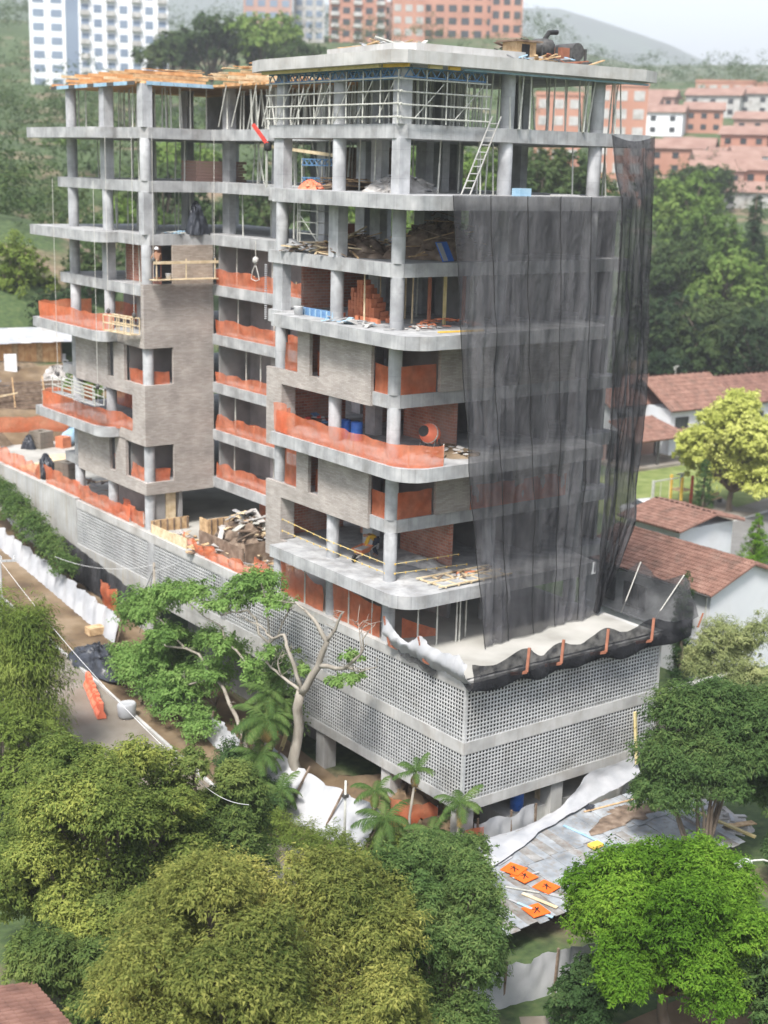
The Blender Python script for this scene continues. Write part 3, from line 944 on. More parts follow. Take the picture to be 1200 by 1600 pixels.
# ================================================================== VEGETATION
def foliage(lobes, n_leaf, leaf, seed, droop=0.3, clump=0.26, per=26, inner=0.14, low=-0.35, jag=0.17, tri=False):
    """leaf-sized faces spread over boughs: lobes = [(cx,cy,cz,rx,ry,rz)], returns vertex and face arrays"""
    g = np.random.default_rng(seed)
    lob = np.array(lobes, float)
    area = (lob[:, 3] * lob[:, 4] * lob[:, 5]) ** (2 / 3)
    pl = area / area.sum()
    ncl = max(8, n_leaf // per)
    li = g.choice(len(lob), ncl, p=pl)
    d = g.normal(size=(ncl, 3))
    d /= np.linalg.norm(d, axis=1)[:, None]
    flip = d[:, 2] < low
    d[flip, 2] *= -1
    rr = 0.9 + jag * g.normal(size=ncl)
    inn = g.random(ncl) < inner
    rr[inn] = g.uniform(0.35, 0.8, inn.sum())
    rad = lob[li, 3:6]
    cc = lob[li, 0:3] + d * rad * rr[:, None]
    crad = clump * rad.mean(1) * g.uniform(0.6, 1.3, ncl)
    ci = g.integers(0, ncl, n_leaf)
    e = g.normal(size=(n_leaf, 3))
    e /= np.linalg.norm(e, axis=1)[:, None]
    e[:, 2] *= 0.75
    pos = cc[ci] + e * (crad[ci] * g.random(n_leaf) ** 0.45)[:, None]
    nrm = d[ci] * 0.55 + e * 0.6 + g.normal(size=(n_leaf, 3)) * 0.38
    nrm[:, 2] += 0.75
    nrm /= np.linalg.norm(nrm, axis=1)[:, None]
    t = g.normal(size=(n_leaf, 3)) + d[ci] * 0.8
    t[:, 2] -= droop * 2.0
    t -= nrm * (t * nrm).sum(1)[:, None]
    t /= np.linalg.norm(t, axis=1)[:, None] + 1e-9
    s = np.cross(nrm, t)
    csz = g.uniform(0.75, 1.3, ncl)[ci][:, None]
    L = leaf[0] * g.uniform(0.6, 1.35, n_leaf)[:, None] * csz
    Wd = leaf[1] * g.uniform(0.7, 1.25, n_leaf)[:, None] * csz
    if tri:
        V = np.empty((n_leaf, 3, 3))
        V[:, 0] = pos + s * Wd * 0.5
        V[:, 1] = pos - s * Wd * 0.5
        V[:, 2] = pos + t * L
        return V.reshape(-1, 3), np.arange(n_leaf * 3).reshape(-1, 3)
    V = np.empty((n_leaf, 4, 3))
    V[:, 0] = pos
    V[:, 1] = pos + t * L * 0.45 + s * Wd * 0.5 - nrm * L * 0.03
    V[:, 2] = pos + t * L - nrm * L * 0.14
    V[:, 3] = pos + t * L * 0.45 - s * Wd * 0.5 - nrm * L * 0.03
    F = np.arange(n_leaf * 4).reshape(-1, 4)
    return V.reshape(-1, 3), F

def limbs(base, lobes, r0, seed, bend=0.15, k=7):
    """tapered trunk that forks into one limb per lobe"""
    g = random.Random(seed)
    b = MB()
    base = Vector(base)
    cx = sum(l[0] for l in lobes) / len(lobes)
    cy = sum(l[1] for l in lobes) / len(lobes)
    zmin = min(l[2] for l in lobes)
    fork = Vector((base.x + (cx - base.x) * .5, base.y + (cy - base.y) * .5, base.z + (zmin - base.z) * .55))
    b.tube([base + Vector((0, 0, -.3)), base + Vector((0, 0, .3)), base.lerp(fork, .5) + Vector((g.uniform(-bend, bend), g.uniform(-bend, bend), 0)), fork], [r0 * 1.35, r0 * 1.05, r0 * .85, r0 * .75], k)
    for l in lobes:
        e = Vector(l[0:3])
        m = fork.lerp(e, .5) + Vector((g.uniform(-1, 1) * bend * 2, g.uniform(-1, 1) * bend * 2, .1))
        b.tube([fork - Vector((0, 0, .1)), m, e, e + Vector((g.uniform(-.3, .3) * l[3], g.uniform(-.3, .3) * l[4], .5 * l[5]))], [r0 * .6, r0 * .4, r0 * .22, r0 * .06], 6)
    return b

def tree(name, label, cat, base, lobes, n_leaf, leaf, mat, seed, r0=0.22, bark='bark', group=None, **kw):
    """base and lobes in world metres; origin at the foot of the trunk"""
    o = thing(name, label, cat, base, 0, group)
    bx, by, bz = base
    loc = [(l[0] - bx, l[1] - by, l[2] - bz, l[3], l[4], l[5]) for l in lobes]
    V, F = foliage(loc, n_leaf, leaf, seed, **kw)
    obj('crown', np_mesh('crown', V, F, mat), o)
    if r0 > 0:
        limbs((0, 0, 0), loc, r0, seed).build('trunk', bark, o, True)
    return o

def lobeset(c, rad, n, seed, sub=0.55, spread=0.6):
    """a dome of boughs round c with overall radii rad"""
    g = random.Random(seed)
    out = [(c[0], c[1], c[2] - rad[2] * .1, rad[0] * .54, rad[1] * .54, rad[2] * .58)]
    for i in range(n):
        a = 2.399 * i + g.uniform(-.3, .3)
        el = g.uniform(-.55, .95)
        ca = math.sqrt(max(0, 1 - max(0, el) ** 2))
        q = spread * g.uniform(.8, 1.1)
        s = sub * g.uniform(.75, 1.15)
        out.append((c[0] + rad[0] * q * ca * math.cos(a), c[1] + rad[1] * q * ca * math.sin(a), c[2] + rad[2] * q * el, rad[0] * s, rad[1] * s, rad[2] * s * .9))
    return out

MT['leaf_olive'] = leafmat('leaf_olive', [(0.067, 0.101, 0.024), (0.213, 0.234, 0.059), (0.476, 0.451, 0.128)], 0.30)
MT['leaf_moss'] = leafmat('leaf_moss', [(0.051, 0.095, 0.024), (0.159, 0.213, 0.051), (0.378, 0.403, 0.098)], 0.30)
MT['leaf_moss_dark'] = leafmat('leaf_moss_dark', [(0.051, 0.095, 0.029), (0.120, 0.177, 0.049), (0.244, 0.293, 0.083)], 0.35)
MT['leaf_green'] = leafmat('leaf_green', [(0.046, 0.095, 0.029), (0.112, 0.183, 0.054), (0.232, 0.293, 0.095)], 0.35)
MT['leaf_bright'] = leafmat('leaf_bright', [(0.042, 0.105, 0.010), (0.115, 0.235, 0.022), (0.25, 0.39, 0.050)], 0.40, 0.45)
MT['leaf_feather'] = leafmat('leaf_feather', [(0.045, 0.085, 0.030), (0.085, 0.150, 0.045), (0.17, 0.23, 0.075)], 0.40)
MT['leaf_lime'] = leafmat('leaf_lime', [(0.085, 0.135, 0.028), (0.165, 0.225, 0.048), (0.28, 0.33, 0.085)], 0.40, 0.45)
MT['leaf_fresh'] = leafmat('leaf_fresh', [(0.10, 0.19, 0.05), (0.19, 0.32, 0.085), (0.30, 0.42, 0.14)], 0.6, 0.45)
MT['leaf_yellow'] = leafmat('leaf_yellow', [(0.32, 0.36, 0.075), (0.50, 0.53, 0.14), (0.64, 0.65, 0.23)], 0.30, 0.4)
MT['leaf_dark'] = leafmat('leaf_dark', [(0.031, 0.068, 0.023), (0.061, 0.115, 0.040), (0.119, 0.178, 0.064)], 0.40)
MT['leaf_pale'] = leafmat('leaf_pale', [(0.153, 0.189, 0.079), (0.283, 0.327, 0.139), (0.481, 0.496, 0.239)], 0.50, 0.45)
MT['leaf_far'] = leafmat('leaf_far', [(0.034, 0.062, 0.026), (0.070, 0.112, 0.040), (0.13, 0.165, 0.062)], 0.08)
MT['leaf_far_light'] = leafmat('leaf_far_light', [(0.088, 0.152, 0.039), (0.152, 0.240, 0.057), (0.256, 0.328, 0.096)], 0.08)
MT['leaf_far_dark'] = leafmat('leaf_far_dark', [(0.022, 0.045, 0.024), (0.042, 0.073, 0.034), (0.08, 0.112, 0.048)], 0.08)
MT['frond'] = leafmat('palm_frond', [(0.045, 0.090, 0.028), (0.090, 0.154, 0.041), (0.179, 0.230, 0.077)], 0.8, 0.35)
MT['frond_dry'] = leafmat('dry_frond', [(0.256, 0.179, 0.064), (0.384, 0.269, 0.102), (0.486, 0.371, 0.166)], 0.8, 0.35)

# ---- foreground crowns
tree('mango_tree', 'broad moss green tree dome at the left edge, above the brown tiled roof', 'tree', (-15.0, 2.4, 0.2),
     lobeset((-15.2, 2.6, 4.6), (4.4, 4.2, 4.5), 46, 3, .25, .82), 215000, (0.135, 0.072), 'leaf_moss', 11, 0.3, tri=True)
tree('mango_tree', 'darker green tree dome squeezed between the street and the left dome', 'tree', (-10.9, 2.4, 0.0),
     lobeset((-10.9, 2.0, 4.3), (2.4, 2.4, 3.7), 24, 9, .30, .8), 92000, (0.135, 0.07), 'leaf_moss_dark', 12, 0.22, tri=True)
tree('mango_tree', 'low dark green tree crown beside the tiled roof in the bottom left corner', 'tree', (-18.0, -.6, 0.0),
     lobeset((-17.6, -1.0, 2.6), (2.4, 2.4, 2.6), 18, 4, .32, .8), 66000, (0.14, 0.07), 'leaf_moss_dark', 13, 0.2, tri=True)
tree('mango_tree', 'large olive yellow tree dome in the middle of the bottom edge', 'tree', (-15.0, -9.6, 0.0),
     lobeset((-15.7, -9.5, 4.9), (5.5, 4.6, 4.8), 54, 21, .24, .82), 300000, (0.14, 0.06), 'leaf_olive', 14, 0.34, droop=0.6, tri=True)
tree('fig_tree', 'mixed green loose tree between the olive dome and the shed roof', 'tree', (-9.0, -9.2, 0.0),
     lobeset((-9.1, -9.1, 3.9), (2.9, 2.8, 4.3), 34, 33, 0.27, 0.82), 135000, (0.13, 0.06), 'leaf_green', 15, 0.24, tri=True)
tree('shrub_tree', 'glossy green bush under the podium corner, in front of the young palms', 'tree', (-3.6, -2.9, 0.0),
     lobeset((-3.6, -3.1, 2.6), (2.3, 2.0, 1.9), 18, 35, .34, .78), 60000, (0.115, 0.065), 'leaf_green', 16, 0.16, tri=True)
tree('acacia_tree', 'vivid bright green tree at the bottom right, beside the shed roof', 'tree', (-.7, -12.4, 0.0),
     lobeset((-.8, -12.3, 4.3), (3.55, 3.4, 3.1), 40, 41, 0.26, 0.82), 200000, (0.125, 0.065), 'leaf_bright', 17, 0.24, low=-0.6, tri=True)
tree('shrub', 'dark green shrub beneath the vivid bright green tree', 'shrub', (-3.2, -10.9, 0.0),
     lobeset((-3.3, -10.9, 1.3), (1.5, 1.4, 1.8), 14, 45, .36, .78), 18000, (0.14, 0.075), 'leaf_dark', 18, 0.1)
tree('shrub', 'mid green shrub cut off by the bottom right corner', 'shrub', (1.2, -16.0, 0.0),
     lobeset((1.0, -15.9, 2.6), (2.0, 1.9, 2.6), 16, 46, .34, .78), 22000, (0.16, 0.08), 'leaf_green', 19, 0.12)
tree('bamboo_clump', 'feathery yellow green bamboo-like tree by the street at the left edge', 'tree', (-11.6, 20.2, 0.5),
     [(-11.2, 19.8, 5.2, 1.9, 1.9, 3.2), (-10.9, 20.6, 4.0, 1.3, 1.3, 2.4), (-12.3, 20.6, 6.6, 1.5, 1.5, 3.0), (-11.0, 19.2, 7.2, 1.3, 1.3, 2.2), (-11.6, 18.6, 3.0, 1.9, 1.9, 1.8)],
     46000, (0.26, 0.045), 'leaf_lime', 20, 0.12, droop=1.0, clump=0.32)
tree('ficus_tree', 'dense green crown at the left edge below the bamboo-like tree', 'tree', (-13.6, 15.6, 0.3),
     lobeset((-13.4, 15.2, 2.6), (2.6, 2.4, 2.6), 18, 71, .32, .8), 26000, (0.15, 0.075), 'leaf_lime', 21, 0.16)

# ---- right: slender feathery trees in front of the podium end
def slender(name, label, base, tips, n, mat, seed, rl=(1.1, 1.1, .9), leaf=(0.17, 0.05), r0=.11):
    o = thing(name, label, 'tree', base)
    g = random.Random(seed)
    b = MB()
    lob = []
    for (x, y, z) in tips:
        e = Vector((x - base[0], y - base[1], z - base[2]))
        s = Vector((g.uniform(-.25, .25), g.uniform(-.25, .25), -.2))
        m = s.lerp(e, .5) + Vector((g.uniform(-.3, .3), g.uniform(-.3, .3), .3))
        b.tube([s, s.lerp(m, .5), m, e], [r0, r0 * .8, r0 * .6, r0 * .2], 7)
        for q in range(3):
            f = m.lerp(e, g.uniform(.1, .9))
            t = f + Vector((g.uniform(-1, 1), g.uniform(-1, 1), g.uniform(.1, .7)))
            b.tube([f, f.lerp(t, .5) + Vector((0, 0, .1)), t], [r0 * .35, r0 * .25, r0 * .1], 5)
            lob.append((t.x, t.y, t.z, rl[0] * g.uniform(.55, .8), rl[1] * g.uniform(.55, .8), rl[2] * g.uniform(.5, .8)))
        lob.append((e.x, e.y, e.z, rl[0], rl[1], rl[2]))
    V, F = foliage(lob, n, leaf, seed, droop=.6, clump=.3, jag=.2, inner=.2, tri=True)
    obj('crown', np_mesh('crown', V, F, mat), o)
    b.build('trunk', 'bark', o, True)
    return o

slender('feathery_tree', 'feathery dark green tree in front of the podium end, forked thin trunks', (9.6, -5.2, 0.0),
        [(8.6, -3.4, 5.2), (9.6, -3.2, 7.0), (10.8, -4.2, 7.4), (11.6, -4.6, 6.2), (9.3, -4.4, 4.8), (10.6, -5.4, 5.4), (8.4, -4.0, 3.6), (12.0, -5.6, 7.0)], 100000, 'leaf_feather', 51, (1.3, 1.3, 1.0), (.17, .07))
slender('feathery_tree', 'second feathery tree, cut by the right edge beside the white house', (13.4, -6.3, 0.0),
        [(13.2, -4.9, 6.4), (14.0, -5.6, 7.2), (14.6, -6.6, 5.8), (13.2, -6.0, 4.4), (12.4, -6.0, 5.4)], 56000, 'leaf_feather', 52, (1.35, 1.35, 1.05), (.17, .07))
slender('pale_shrub_tree', 'pale grey green loose tree against the white house wall', (24.6, 7.2, 0.0),
        [(23.6, 7.2, 3.2), (24.6, 7.0, 4.8), (25.6, 6.2, 4.4), (26.4, 5.4, 5.0), (24.0, 6.2, 2.2), (25.2, 5.0, 2.6)], 40000, 'leaf_pale', 53, (1.1, 1.1, 1.0), (0.16, 0.06), .08)
tree('shrub', 'dark bush in shade below the feathery trees at the right edge', 'shrub', (12.2, -8.4, 0.0),
     lobeset((12.2, -8.6, 1.5), (2.4, 1.8, 1.6), 6, 55), 20000, (0.15, 0.07), 'leaf_dark', 56, 0.1)

# ---- street side: sparse pale tree, bare tree
def sparse(name, label, base, paths, sprays, n, mat, seed, leaf=(0.17, 0.075), rl=.55, r0=.12, bark='bark_pale'):
    """hand-laid limbs: paths = lists of points with end radii; sprays = leaf clusters"""
    o = thing(name, label, 'tree', base)
    B = Vector(base)
    b = MB()
    g = random.Random(seed)
    for pts, ra, rb in paths:
        P = [Vector(p) - B for p in pts]
        Q = [P[0]]
        for a, c in zip(P[:-1], P[1:]):
            for t in (.34, .67, 1.0):
                w = Vector((g.uniform(-1, 1), g.uniform(-1, 1), g.uniform(-1, 1))) * (.07 * (c - a).length if t < 1 else 0)
                Q.append(a.lerp(c, t) + w)
        b.tube(Q, [ra + (rb - ra) * i / (len(Q) - 1) for i in range(len(Q))], 7)
        if ra < .25:
            for k in range(7):
                f = Q[g.randrange(2, len(Q))]
                d = Vector((g.uniform(-1, 1), g.uniform(-1, 1), g.uniform(-.2, 1))) * g.uniform(.35, .8)
                e = f + d
                b.tube([f, f.lerp(e, .5) + Vector((g.uniform(-.1, .1), g.uniform(-.1, .1), .06)), e], [.022, .015, .007], 4)
                e2 = f.lerp(e, .6) + Vector((g.uniform(-.4, .4), g.uniform(-.4, .4), g.uniform(0, .35)))
                b.tube([f.lerp(e, .55), e2], [.012, .006], 4)
    b.build('trunk', bark, o, True)
    if sprays:
        lob = []
        for (x, y, z, s) in sprays:
            for k in range(3):
                lob.append((x - B.x + g.uniform(-.5, .5) * s, y - B.y + g.uniform(-.5, .5) * s, z - B.z + g.uniform(-.3, .3) * s, rl * s, rl * s, rl * s * .6))
        V, F = foliage(lob, n, leaf, seed, droop=.5, clump=.4, jag=.3, inner=.3)
        obj('crown', np_mesh('crown', V, F, mat), o)
    return o

sparse('sparse_tree', 'thin pale-barked tree with scattered light green sprays leaning over the street', (-1.5, 14.3, 0.4),
       [([(-1.5, 14.3, .3), (-1.5, 15.9, 2.6), (-1.6, 17.8, 4.1), (-1.9, 20.4, 5.0), (-2.1, 23.3, 4.7)], .13, .04),
        ([(-1.5, 14.5, .3), (-1.3, 14.1, 4.6), (-1.2, 13.3, 7.4), (-1.4, 13.8, 10.2)], .11, .03),
        ([(-1.2, 13.3, 7.2), (-1.6, 14.7, 8.6), (-2.0, 16.5, 7.9), (-2.2, 18.4, 8.4)], .07, .025),
        ([(-1.3, 13.9, 5.6), (-1.6, 16.5, 6.3), (-1.8, 17.1, 7.2), (-2.0, 22.5, 7.3)], .07, .02),
        ([(-1.9, 20.4, 5.0), (-1.7, 23.9, 5.8), (-1.5, 26.2, 5.6), (-1.4, 27.8, 4.6)], .05, .02),
        ([(-1.6, 17.8, 4.1), (-2.2, 20.5, 3.0), (-2.3, 24.4, 2.4)], .06, .02),
        ([(-2.2, 20.5, 3.0), (-2.4, 21.9, 1.9)], .04, .02),
        ([(-1.2, 13.3, 7.2), (-.8, 12.3, 9.0), (-.8, 12.0, 9.6)], .05, .02)],
       [(-1.4, 13.8, 10.3, 1.3), (-1.4, 14.6, 9.6, 1.2), (-1.2, 13.0, 9.4, 1.1), (-1.6, 15.2, 8.9, 1.1), (-2.0, 17.2, 8.2, 1.0), (-2.2, 18.6, 8.6, 1.0), (-2.0, 20.4, 7.8, 1.1), (-2.0, 22.5, 7.5, 1.3), (-1.7, 24.0, 6.2, 1.2), (-1.5, 26.2, 5.9, 1.3), (-1.4, 27.8, 4.8, 1.3),
        (-2.1, 23.3, 4.9, 1.2), (-2.0, 21.6, 5.4, 1.0), (-2.3, 24.6, 2.8, 1.4), (-2.2, 26.6, 2.8, 1.3), (-2.4, 21.9, 2.0, 1.2), (-2.2, 20.3, 3.4, 1.0), (-1.7, 18.2, 4.4, 1.0), (-1.6, 16.6, 6.2, 1.0), (-1.4, 14.4, 5.6, 1.0), (-1.9, 19.8, 2.6, 1.0), (-2.2, 23.0, 3.4, 1.1), (-1.8, 18.6, 2.0, .9)],
       34000, 'leaf_fresh', 61, (0.20, 0.09), .72, .12)
sparse('bare_tree', 'nearly leafless grey tree with crooked branches in front of the podium screens', (-1.4, 10.9, 0.0),
       [([(-1.4, 10.9, -.2), (-1.4, 10.5, 3.1), (-1.4, 10.2, 5.8)], .30, .22),
        ([(-1.4, 10.2, 5.7), (-1.1, 9.2, 7.3), (-1.0, 8.7, 8.6), (-1.3, 9.1, 9.4), (-1.5, 9.8, 9.9)], .20, .06),
        ([(-1.0, 8.7, 8.6), (-.8, 8.2, 9.6), (-.7, 7.9, 10.2)], .09, .05),
        ([(-1.1, 9.2, 7.3), (-.9, 7.4, 7.7), (-.8, 6.4, 8.6), (-.8, 5.8, 9.9)], .12, .03),
        ([(-.9, 7.4, 7.7), (-.9, 6.2, 7.9), (-.9, 5.0, 8.5)], .07, .02),
        ([(-1.4, 10.2, 5.8), (-1.8, 11.3, 6.3), (-2.0, 12.2, 6.7), (-2.1, 12.6, 7.6)], .09, .02),
        ([(-1.4, 10.2, 6.0), (-1.7, 10.8, 7.6), (-1.8, 11.1, 8.4), (-1.9, 11.9, 8.0), (-2.0, 13.0, 8.4), (-2.0, 14.3, 8.3)], .11, .025),
        ([(-1.8, 11.3, 6.3), (-1.9, 11.4, 7.1), (-1.9, 11.0, 7.7)], .04, .015),
        ([(-1.5, 9.8, 9.9), (-1.7, 10.6, 10.1), (-1.8, 11.2, 9.9)], .05, .015),
        ([(-.8, 6.4, 8.6), (-.7, 6.6, 9.5), (-.6, 6.9, 10.0)], .04, .015)],
       [(-.9, 7.0, 8.2, .8), (-.9, 6.6, 7.6, .8), (-2.0, 12.4, 7.2, .8), (-1.4, 10.4, 6.6, .6), (-.9, 8.2, 6.9, .7)], 3200, 'leaf_fresh', 62, (0.17, 0.08), .5, .3, 'bark_pale')
tree('shrub', 'dark green bushy growth under the sparse tree, beside the retaining wall', 'shrub', (-.5, 24.4, 1.4),
     lobeset((-.5, 24.4, 3.2), (1.2, 2.6, 1.5), 7, 73), 15000, (0.18, 0.07), 'leaf_green', 63, 0.06)
tree('hedge', 'creeper hanging over the white street fence at the left edge', 'hedge', (-.4, 44.0, 3.2),
     [(-.3, 41.0, 5.4, .8, 1.6, 1.0), (-.2, 44.0, 6.0, .9, 1.8, 1.1), (-.2, 47.0, 6.6, .9, 1.8, 1.2), (-.1, 50.0, 7.0, .9, 2.0, 1.2), (-.4, 38.8, 4.8, .7, 1.4, .9)], 20000, (0.18, 0.08), 'leaf_green', 64, 0.05)
tree('shrub', 'grassy olive scrub strip along the foot of the white street fence', 'shrub', (-4.4, 8.0, 0.0),
     [(-4.2, 6.0, .6, 1.0, 1.4, .9), (-4.6, 8.2, .6, 1.0, 1.4, .9), (-3.6, 4.2, .7, 1.0, 1.2, 1.0), (-5.2, 10.4, .6, .9, 1.4, .8)], 16000, (0.22, 0.03), 'leaf_lime', 65, 0.03)

# ---- palms
def frond_mesh(L, mat, seed, n=32, droop=.9, w=.34):
    g = random.Random(seed)
    b = MB()
    P = []
    for i in range(n + 1):
        t = i / n
        P.append(Vector((L * t * (1 - .18 * droop * t * t), 0, L * (.42 * t - droop * .62 * t * t))))
    b.tube([P[0], P[n // 3], P[2 * n // 3], P[n]], [.022, .016, .010, .004], 5)
    for i in range(2, n + 1):
        t = i / n
        l = w * L * .75 * math.sin(math.pi * min(1, .12 + .88 * t)) ** .6 * (1 - .35 * t) + .06
        d = (P[i] - P[i - 1]).normalized()
        for s in (-1, 1):
            a = P[i]
            dirv = (d * .75 + Vector((0, s * 1.0, -.25 - g.uniform(0, .35)))).normalized()
            wv = d * .011
            tip = a + dirv * l + Vector((0, 0, -.22 * l))
            m = a + dirv * l * .5
            b.quad(a - wv, a + wv, m + wv * 1.2, m - wv * 1.2)
            b.quad(m - wv * 1.2, m + wv * 1.2, tip + wv * .15, tip - wv * .15)
    return b.mesh('frond', mat, False)

_fr = [frond_mesh(1.0, 'frond', k, droop=.7 + .25 * k) for k in range(3)]
_frd = frond_mesh(1.0, 'frond_dry', 9, droop=1.5)
def palm(label, base, top, nf, L, seed, r0=.07, dry=2, group=None, up=.5, bark='bark_pale'):
    g = random.Random(seed)
    o = thing('palm', label, 'palm', base, 0, group)
    T = Vector(top) - Vector(base)
    m = T * .5 + Vector((g.uniform(-.15, .15), g.uniform(-.15, .15), 0))
    MB().tube([(0, 0, -.2), m, T], [r0 * 1.2, r0, r0 * .8], 8).build('trunk', bark, o, True)
    for i in range(nf):
        a = i * 2.399 + g.uniform(-.2, .2)
        tilt = -up + 1.1 * (i / nf) + g.uniform(-.12, .12)
        s = L * g.uniform(.85, 1.1)
        obj('frond', _fr[i % 3], o, T, (g.uniform(-.2, .2), tilt, a), (s, s, s))
    for i in range(dry):
        obj('dry_frond', _frd, o, T + Vector((0, 0, -.08)), (0, 1.0 + g.uniform(-.1, .3), g.uniform(0, 6.28)), (L * .8,) * 3)
    return o
palm('young palm with upright fronds against the left breeze block screen', (-.6, 2.6, 0.1), (-.5, 2.5, 4.4), 10, 1.15, 1, .06, 3, up=.75)
palm('young palm with drooping fronds beside the podium corner edge', (.6, 1.0, 0.0), (.75, .95, 3.2), 10, 1.35, 2, .06, 2)
palm('broad young palm in front of the orange mesh under the podium', (-1.4, 3.6, 0.0), (-1.2, 3.7, 1.9), 13, 1.6, 3, .07, 3)
palm('short palm just left of the podium corner column', (-.3, 1.5, 0.0), (-.2, 1.6, 1.9), 10, 1.4, 4, .06, 2)
palm('tall dark palm behind the bare tree trunk, over the street', (-2.6, 11.4, 0.0), (-2.4, 11.6, 4.2), 15, 1.9, 5, .09, 4)
palm('lower dark palm left of the bare tree trunk with brown hanging fronds', (-3.2, 11.0, 0.0), (-3.1, 11.2, 2.6), 14, 1.7, 6, .08, 5)
palm('thin stemmed palm clump beside the white fence sheet', (-3.4, 8.6, 0.0), (-3.2, 9.2, 1.6), 12, 1.5, 7, .05, 2)
palm('grey green palm beside the lamp post at the right edge', (1.6, -14.6, 0.0), (1.4, -14.4, 4.6), 13, 1.9, 8, .1, 2)

# ---- trees further off, each on the slope behind
FAR = {'L': 'leaf_far_light', 'F': 'leaf_far', 'D': 'leaf_far_dark', 'B': 'leaf_lime', 'P': 'leaf_pale'}
KIND = {'L': 'light green', 'F': 'mid green', 'D': 'dark green', 'B': 'bright green', 'P': 'pale'}
def far_tree(x, y, z, rx, rz, k, seed, label, group=None, n=5200, name='broadleaf_tree', leaf=None):
    g = tz(x, y)
    lf = leaf or (max(.32, rx * .14), max(.16, rx * .07))
    return tree(name, label, 'tree', (x, y, min(g, z - rz)), lobeset((x, y, z - rz * .15), (rx * 1.12, rx * 1.12, rz * 1.2), 14, seed, .42, .72), n, lf, FAR[k], seed, .1 + rx * .04, group=group, clump=.3, per=20, low=-.95)

RT = [(142.2, 115.8, 23.9, 6.0, 6.0, 'L', 'light green umbrella-crowned tree highest right of the black net'),
      (153.1, 131.7, 26.7, 4.1, 4.6, 'F', 'small mid green tree touching the top of the black net'),
      (138.4, 106.7, 19.9, 4.9, 4.8, 'L', 'light green rounded tree left of the tall conifer'),
      (122.6, 100.6, 17.2, 5.4, 4.7, 'F', 'mid green tree halfway down beside the black net'),
      (124.8, 92.3, 15.0, 5.0, 4.4, 'L', 'light green tree below the tall conifer'),
      (136.3, 96.0, 15.4, 4.3, 5.7, 'L', 'light green tree right of the tall conifer at the picture edge'),
      (108.3, 87.4, 9.5, 4.7, 5.0, 'D', 'dark green tree right behind the far white house, by the black net'),
      (110.2, 81.5, 9.6, 5.4, 4.9, 'F', 'wide mid green tree behind the roof of the far white house'),
      (109.8, 73.7, 8.5, 4.1, 4.9, 'D', 'dark green tree behind the far dark roof at the right edge'),
      (96.1, 77.0, 6.4, 2.8, 3.1, 'D', 'small dark tree at the far house roof edge beside the net'),
      (196.8, 144.1, 23.0, 3.8, 4.1, 'F', 'small hillside tree at the right edge below the terrace houses'),
      (178.2, 144.2, 28.4, 4.9, 3.7, 'F', 'flat tree below the hillside terrace houses')]
for i, (x, y, z, rx, rz, k, lab) in enumerate(RT):
    far_tree(x, y, z, rx, rz, k, 200 + i, lab, n=7000)
BT = [(63.3, 178.8, 27.4, 7.3, 5.7, 'L'), (53.9, 172.2, 24.5, 5.5, 5.5, 'D'), (57.8, 155.6, 22.2, 4.3, 3.8, 'F'), (43.9, 109.3, 26.2, 4.5, 3.0, 'F'), (40.6, 91.6, 23.4, 4.1, 2.7, 'F'), (58.6, 131.5, 29.5, 5.1, 3.4, 'L'), (34.2, 96.6, 23.8, 3.0, 3.0, 'L'),
      (56.8, 106.1, 26.4, 4.6, 3.8, 'F'), (64.9, 107.2, 28.8, 4.3, 4.0, 'F'), (59.8, 90.5, 24.8, 3.6, 3.3, 'L'), (68.9, 91.8, 29.6, 4.5, 4.1, 'L'), (69.6, 84.5, 28.6, 4.0, 3.6, 'L'), (84.1, 93.4, 29.9, 4.7, 4.3, 'F'), (84.8, 86.0, 28.9, 4.6, 3.5, 'F'), (57.5, 79.3, 24.0, 3.0, 2.7, 'L'), (64.0, 74.3, 23.5, 3.4, 2.7, 'F'), (84.6, 79.1, 26.5, 3.7, 3.7, 'F')]
for i, (x, y, z, rx, rz, k) in enumerate(BT):
    far_tree(x, y, z, rx, rz, k, 300 + i, KIND[k] + ' broadleaf tree seen between the open upper floors', 'trees behind the building, ' + KIND[k], 4200)
LT = [(15.5, 83.3, 18.2, 2.7, 4.4, 'B', 'bright green tree at the left edge rising behind the site shed'), (16.5, 76.1, 17.6, 2.2, 2.2, 'D', 'dark bush right of the bright green left edge tree'), (25.6, 102.1, 19.6, 3.9, 1.9, 'P', 'pale scrubby thicket beyond the site shed, beside the left wing'),
      (20.9, 79.6, 19.4, 2.0, 2.5, 'F', 'green tree seen between the left wing columns'), (8.6, 54.9, 13.2, 1.3, 1.6, 'L', 'small light green tree beside the white site shed roof'), (85.4, 253.3, 29.4, 6.1, 6.8, 'F', 'blurred tree on the far left hillside')]
for i, (x, y, z, rx, rz, k, lab) in enumerate(LT):
    far_tree(x, y, z, rx, rz, k, 400 + i, lab, n=9000 if i == 0 else 5000)
ST = [(116.7, 224.1, 54.0, 7.2, 4.7, 'F', 'rounded tree on the skyline right of the white tower'), (125.7, 217.5, 54.5, 7.9, 5.0, 'L', 'light green tree on the skyline before the brick towers'), (109.7, 228.7, 51.7, 5.9, 3.7, 'F', 'smaller skyline tree at the foot of the white tower'), (125.2, 203.6, 50.2, 5.1, 2.8, 'F', 'low skyline tree beside the roof formwork')]
for i, (x, y, z, rx, rz, k, lab) in enumerate(ST):
    far_tree(x, y, z, rx, rz, k, 500 + i, lab)

